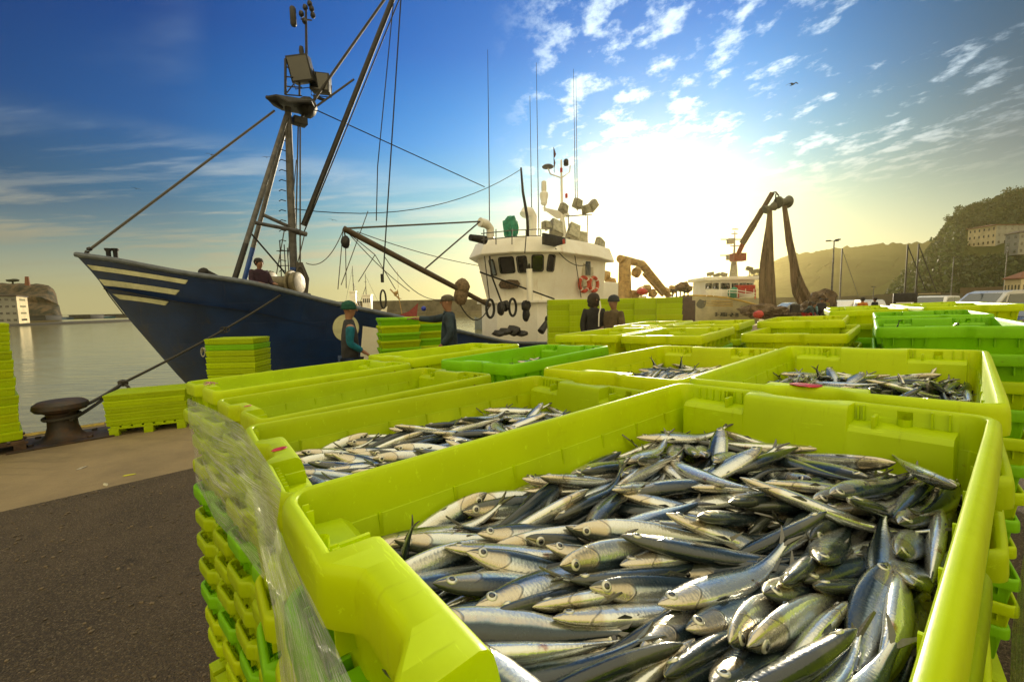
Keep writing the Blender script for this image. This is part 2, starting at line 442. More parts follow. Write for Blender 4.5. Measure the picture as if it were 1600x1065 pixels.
def fish_mat():
    m,nt,b,o=nodemat('sardine_skin')
    u=N(nt,'ShaderNodeAttribute',attribute_name='du'); v=N(nt,'ShaderNodeAttribute',attribute_name='dv')
    du,dv=u.outputs['Fac'],v.outputs['Fac']      # du: snout 0 -> tail 1 ; dv: 1 back, 0 belly
    oi=N(nt,'ShaderNodeObjectInfo'); rnd=oi.outputs['Random']
    n1=noise_(nt,38,6,.7); n2=noise_(nt,140,4,.7)
    dvn=mth(nt,'ADD',dv,mth(nt,'MULTIPLY_ADD',n1,.12,-.06))
    dvn=mth(nt,'ADD',dvn,mth(nt,'MULTIPLY_ADD',rnd,.10,-.05))
    colr=ramp(nt,dvn,[(0,(.66,.67,.62)),(.26,(.60,.62,.59)),(.38,(.50,.53,.51)),(.46,(.33,.39,.41)),(.53,(.11,.16,.19)),(.59,(.030,.048,.062)),(.72,(.020,.034,.040)),(1,(.012,.018,.022))])
    # streaky muscle lines and scale rows
    w=N(nt,'ShaderNodeTexWave',wave_type='BANDS',bands_direction='X',inp={'Scale':95,'Distortion':2.2,'Detail':3})
    t=N(nt,'ShaderNodeTexCoord'); nt.links.new(t.outputs['Object'],w.inputs['Vector'])
    colr=mixc(nt,mth(nt,'MULTIPLY',w.outputs['Fac'],.22),colr,(.10,.10,.08),'MULTIPLY') if False else mixc(nt,mth(nt,'MULTIPLY',mth(nt,'MULTIPLY',w.outputs['Fac'],smooth(nt,n1,.45,.65)),.08),colr,(.02,.03,.03))
    # irridescent band
    hue=ramp(nt,mth(nt,'FRACT',mth(nt,'ADD',mth(nt,'MULTIPLY',n1,1.4),rnd)),[(0,(.30,.38,.52)),(.35,(.42,.46,.34)),(.65,(.52,.42,.36)),(1,(.28,.36,.50))])
    band=mth(nt,'MULTIPLY',smooth(nt,dvn,.32,.42),smooth(nt,dvn,.56,.48))
    colr=mixc(nt,mth(nt,'MULTIPLY',band,.55),colr,hue)
    # head: duller bronze, gill cover edge and mouth line
    head=smooth(nt,du,.235,.20)
    hc=mixc(nt,smooth(nt,dv,.55,.72),(.50,.42,.28),(.05,.055,.04))
    colr=mixc(nt,mth(nt,'MULTIPLY',head,.75),colr,hc)
    dd=mth(nt,'SUBTRACT',dv,.42); arc=mth(nt,'SUBTRACT',mth(nt,'ADD',du,mth(nt,'MULTIPLY',mth(nt,'MULTIPLY',dd,dd),.45)),.228)
    line=mth(nt,'MULTIPLY',smooth(nt,mth(nt,'ABSOLUTE',arc),.009,.002),smooth(nt,dv,.80,.7))
    mouth=mth(nt,'MULTIPLY',smooth(nt,mth(nt,'ABSOLUTE',mth(nt,'SUBTRACT',dv,mth(nt,'MULTIPLY_ADD',du,-1.6,.50))),.05,.01),smooth(nt,du,.075,.06))
    colr=mixc(nt,mth(nt,'MAXIMUM',mth(nt,'MULTIPLY',line,.5),mouth),colr,(.02,.012,.01))
    # blood specks
    vo=N(nt,'ShaderNodeTexVoronoi',inp={'Scale':26}); nt.links.new(t.outputs['Object'],vo.inputs['Vector'])
    sp=mth(nt,'MULTIPLY',smooth(nt,vo.outputs[0],.16,.06),smooth(nt,n1,.56,.66))
    colr=mixc(nt,mth(nt,'MULTIPLY',sp,.7),colr,(.22,.03,.02))
    fin=smooth(nt,du,.955,.985); colr=mixc(nt,fin,colr,(.10,.095,.075))
    nt.links.new(colr,b.inputs['Base Color'])
    nt.links.new(mth(nt,'MULTIPLY',smooth(nt,dvn,.80,.55),.74),b.inputs['Metallic'])
    nt.links.new(mth(nt,'MULTIPLY_ADD',n2,.22,.14),b.inputs['Roughness'])
    b.inputs['Coat Weight'].default_value=.45; b.inputs['Coat Roughness'].default_value=.1
    v2=N(nt,'ShaderNodeTexVoronoi',inp={'Scale':330}); nt.links.new(t.outputs['Object'],v2.inputs['Vector'])
    h=mth(nt,'ADD',mth(nt,'MULTIPLY',v2.outputs[0],.5),mth(nt,'MULTIPLY',w.outputs['Fac'],.07))
    h=mth(nt,'SUBTRACT',mth(nt,'ADD',h,mth(nt,'MULTIPLY',n1,1.2)),mth(nt,'MULTIPLY',line,2.0))
    bump(nt,h,b,.22,.0014)
    return m
SK=fish_mat()
EYEW=simple('eye_silver',(.62,.60,.50),.2,.5,.1,60,0); PUP=simple('eye_black',(.006,.006,.008),.06,0,0,30,0,coat=1)
FV=[(0,0),(.10,0),(-.12,.02),(.2,.03),(-.06,-.05),(.16,-.03),(-.2,.0),(.05,.07)]
FL=.192
def fish_mesh(by,bz,sd):
    rr=random.Random(sd); NR=26;K=16; vs=[];fs=[];du=[];dv=[]
    hs=rr.uniform(.94,1.08)
    for i in range(NR):
        s=(i/(NR-1))**1.08
        h,w=prof(s); c=spine(s,FL,by,bz)
        t=(spine(min(s+.01,1),FL,by,bz)-spine(max(s-.01,0),FL,by,bz)).normalized()
        side=t.cross(Vector((0,0,1))).normalized(); up=side.cross(t).normalized()
        for k in range(K):
            a=2*math.pi*k/K; ca,sa=math.cos(a),math.sin(a)
            hh=h*(1.0 if sa>0 else 1.12)*hs
            if s<.23 and s>.02: ww=w*(1+.05*math.sin(s*30))
            else: ww=w
            e=.88
            p=c+side*(ww*FL*math.copysign(abs(ca)**e,ca))+up*(hh*FL*math.copysign(abs(sa)**1.05,sa))
            vs.append(p); du.append(s*.95); dv.append(.5+.5*sa*.98 if True else 0)
    for i in range(NR-1):
        for k in range(K): fs.append((i*K+k,i*K+(k+1)%K,(i+1)*K+(k+1)%K,(i+1)*K+k))
    fs.append(tuple(range(K)))
    # forked tail: two thin blades with rays
    c=spine(1.0,FL,by,bz); t=(spine(1,FL,by,bz)-spine(.96,FL,by,bz)).normalized(); side=t.cross(Vector((0,0,1))).normalized(); up=side.cross(t).normalized()
    def sheet(pts,th=.0011,d=1.0,v=.8):
        n=len(vs); m=len(pts)
        for sg in(-1,1):
            for x,z in pts: vs.append(c+t*x*FL+up*z*FL+side*sg*th*(1-x*2)); du.append(d); dv.append(v)
        fs.append(tuple(n+k for k in range(m))); fs.append(tuple(n+m+k for k in range(m))[::-1])
        for k in range(m): fs.append((n+k,n+(k+1)%m,n+m+(k+1)%m,n+m+k))
    sp_=rr.uniform(.75,1.15)
    for sg in(1,-1):
        sheet([(-.02,0),(-.015,.013*sg),(.03,.030*sg*sp_),(.092,.056*sg*sp_),(.080,.043*sg*sp_),(.052,.024*sg*sp_),(.028,.008*sg)])
    # dorsal, anal and pelvic fins
    def fin(s0,s1,sg,ht,lean=.04,wd=0):
        n=len(vs); a=spine(s0,FL,by,bz);b2=spine(s1,FL,by,bz); ha=prof(s0)[0]*FL*(1.0 if sg>0 else 1.1);hb=prof(s1)[0]*FL*(1.0 if sg>0 else 1.1)
        Z=Vector((0,0,1)); q=[a+Z*sg*(ha*.9),a+Z*sg*(ha+ht*FL)+Vector((-lean*FL,wd,0)),b2+Z*sg*(hb+ht*.25*FL)+Vector((-lean*FL,wd*.5,0)),b2+Z*sg*hb*.9]
        for dy in(-.0005,.0005):
            for p in q: vs.append(p+Vector((0,dy,0))); du.append(.97); dv.append(.72)
        fs.append((n,n+1,n+2,n+3)); fs.append((n+7,n+6,n+5,n+4))
        for k in range(4): fs.append((n+k,n+(k+1)%4,n+4+(k+1)%4,n+4+k))
    fin(.46,.58,1,.016,.05); fin(.80,.90,-1,.008,.02); fin(.26,.30,-1,.008,.06,.004)
    me=bpy.data.meshes.new('sardine'); me.from_pydata(vs,[],fs); me.materials.append(SK)
    for nm,arr in(('du',du),('dv',dv)):
        at=me.attributes.new(nm,'FLOAT','POINT'); at.data.foreach_set('value',arr)
    me.polygons.foreach_set('use_smooth',[True]*len(me.polygons)); me.set_sharp_from_angle(angle=R(60)); me.update()
    # the eyes
    eyes=[]
    s=.088; h,w=prof(s); cc=spine(s,FL,by,bz)
    for sg in(-1,1):
        e=MB(); rot=Matrix.Rotation(-sg*math.pi/2,3,'X'); q=cc+Vector((0,sg*w*FL*.80,h*FL*.10))
        e.lathe([(.0046,-.0010),(.0048,.0006),(.0043,.0013),(.0028,.0017)],q,18,rot); e.cur=1
        e.lathe([(.0026,.0012),(.0026,.0018),(.0020,.0023),(.0008,.0025)],q,14,rot)
        eo=e.build('eye',[EYEW,PUP],smooth=60); em=eo.data; bpy.data.objects.remove(eo); eyes.append(em)
    return me,eyes
FM=[fish_mesh(a,b,i) for i,(a,b) in enumerate(FV)]
def put_fish(vi,mw,label,group,eyes=True):
    me,ey=FM[vi]
    o=bpy.data.objects.new('sardine',me); COL.objects.link(o); o.matrix_world=mw; tag(o,label,'fish',group)
    if eyes:
        # only the eye that faces up is built
        y=(mw.to_3x3()@Vector((0,1,0))).z
        for k,em in enumerate(ey):
            if (k==1 and y>-.35) or (k==0 and y<.35):
                c=bpy.data.objects.new('eye',em); COL.objects.link(c); c.parent=o
    return o
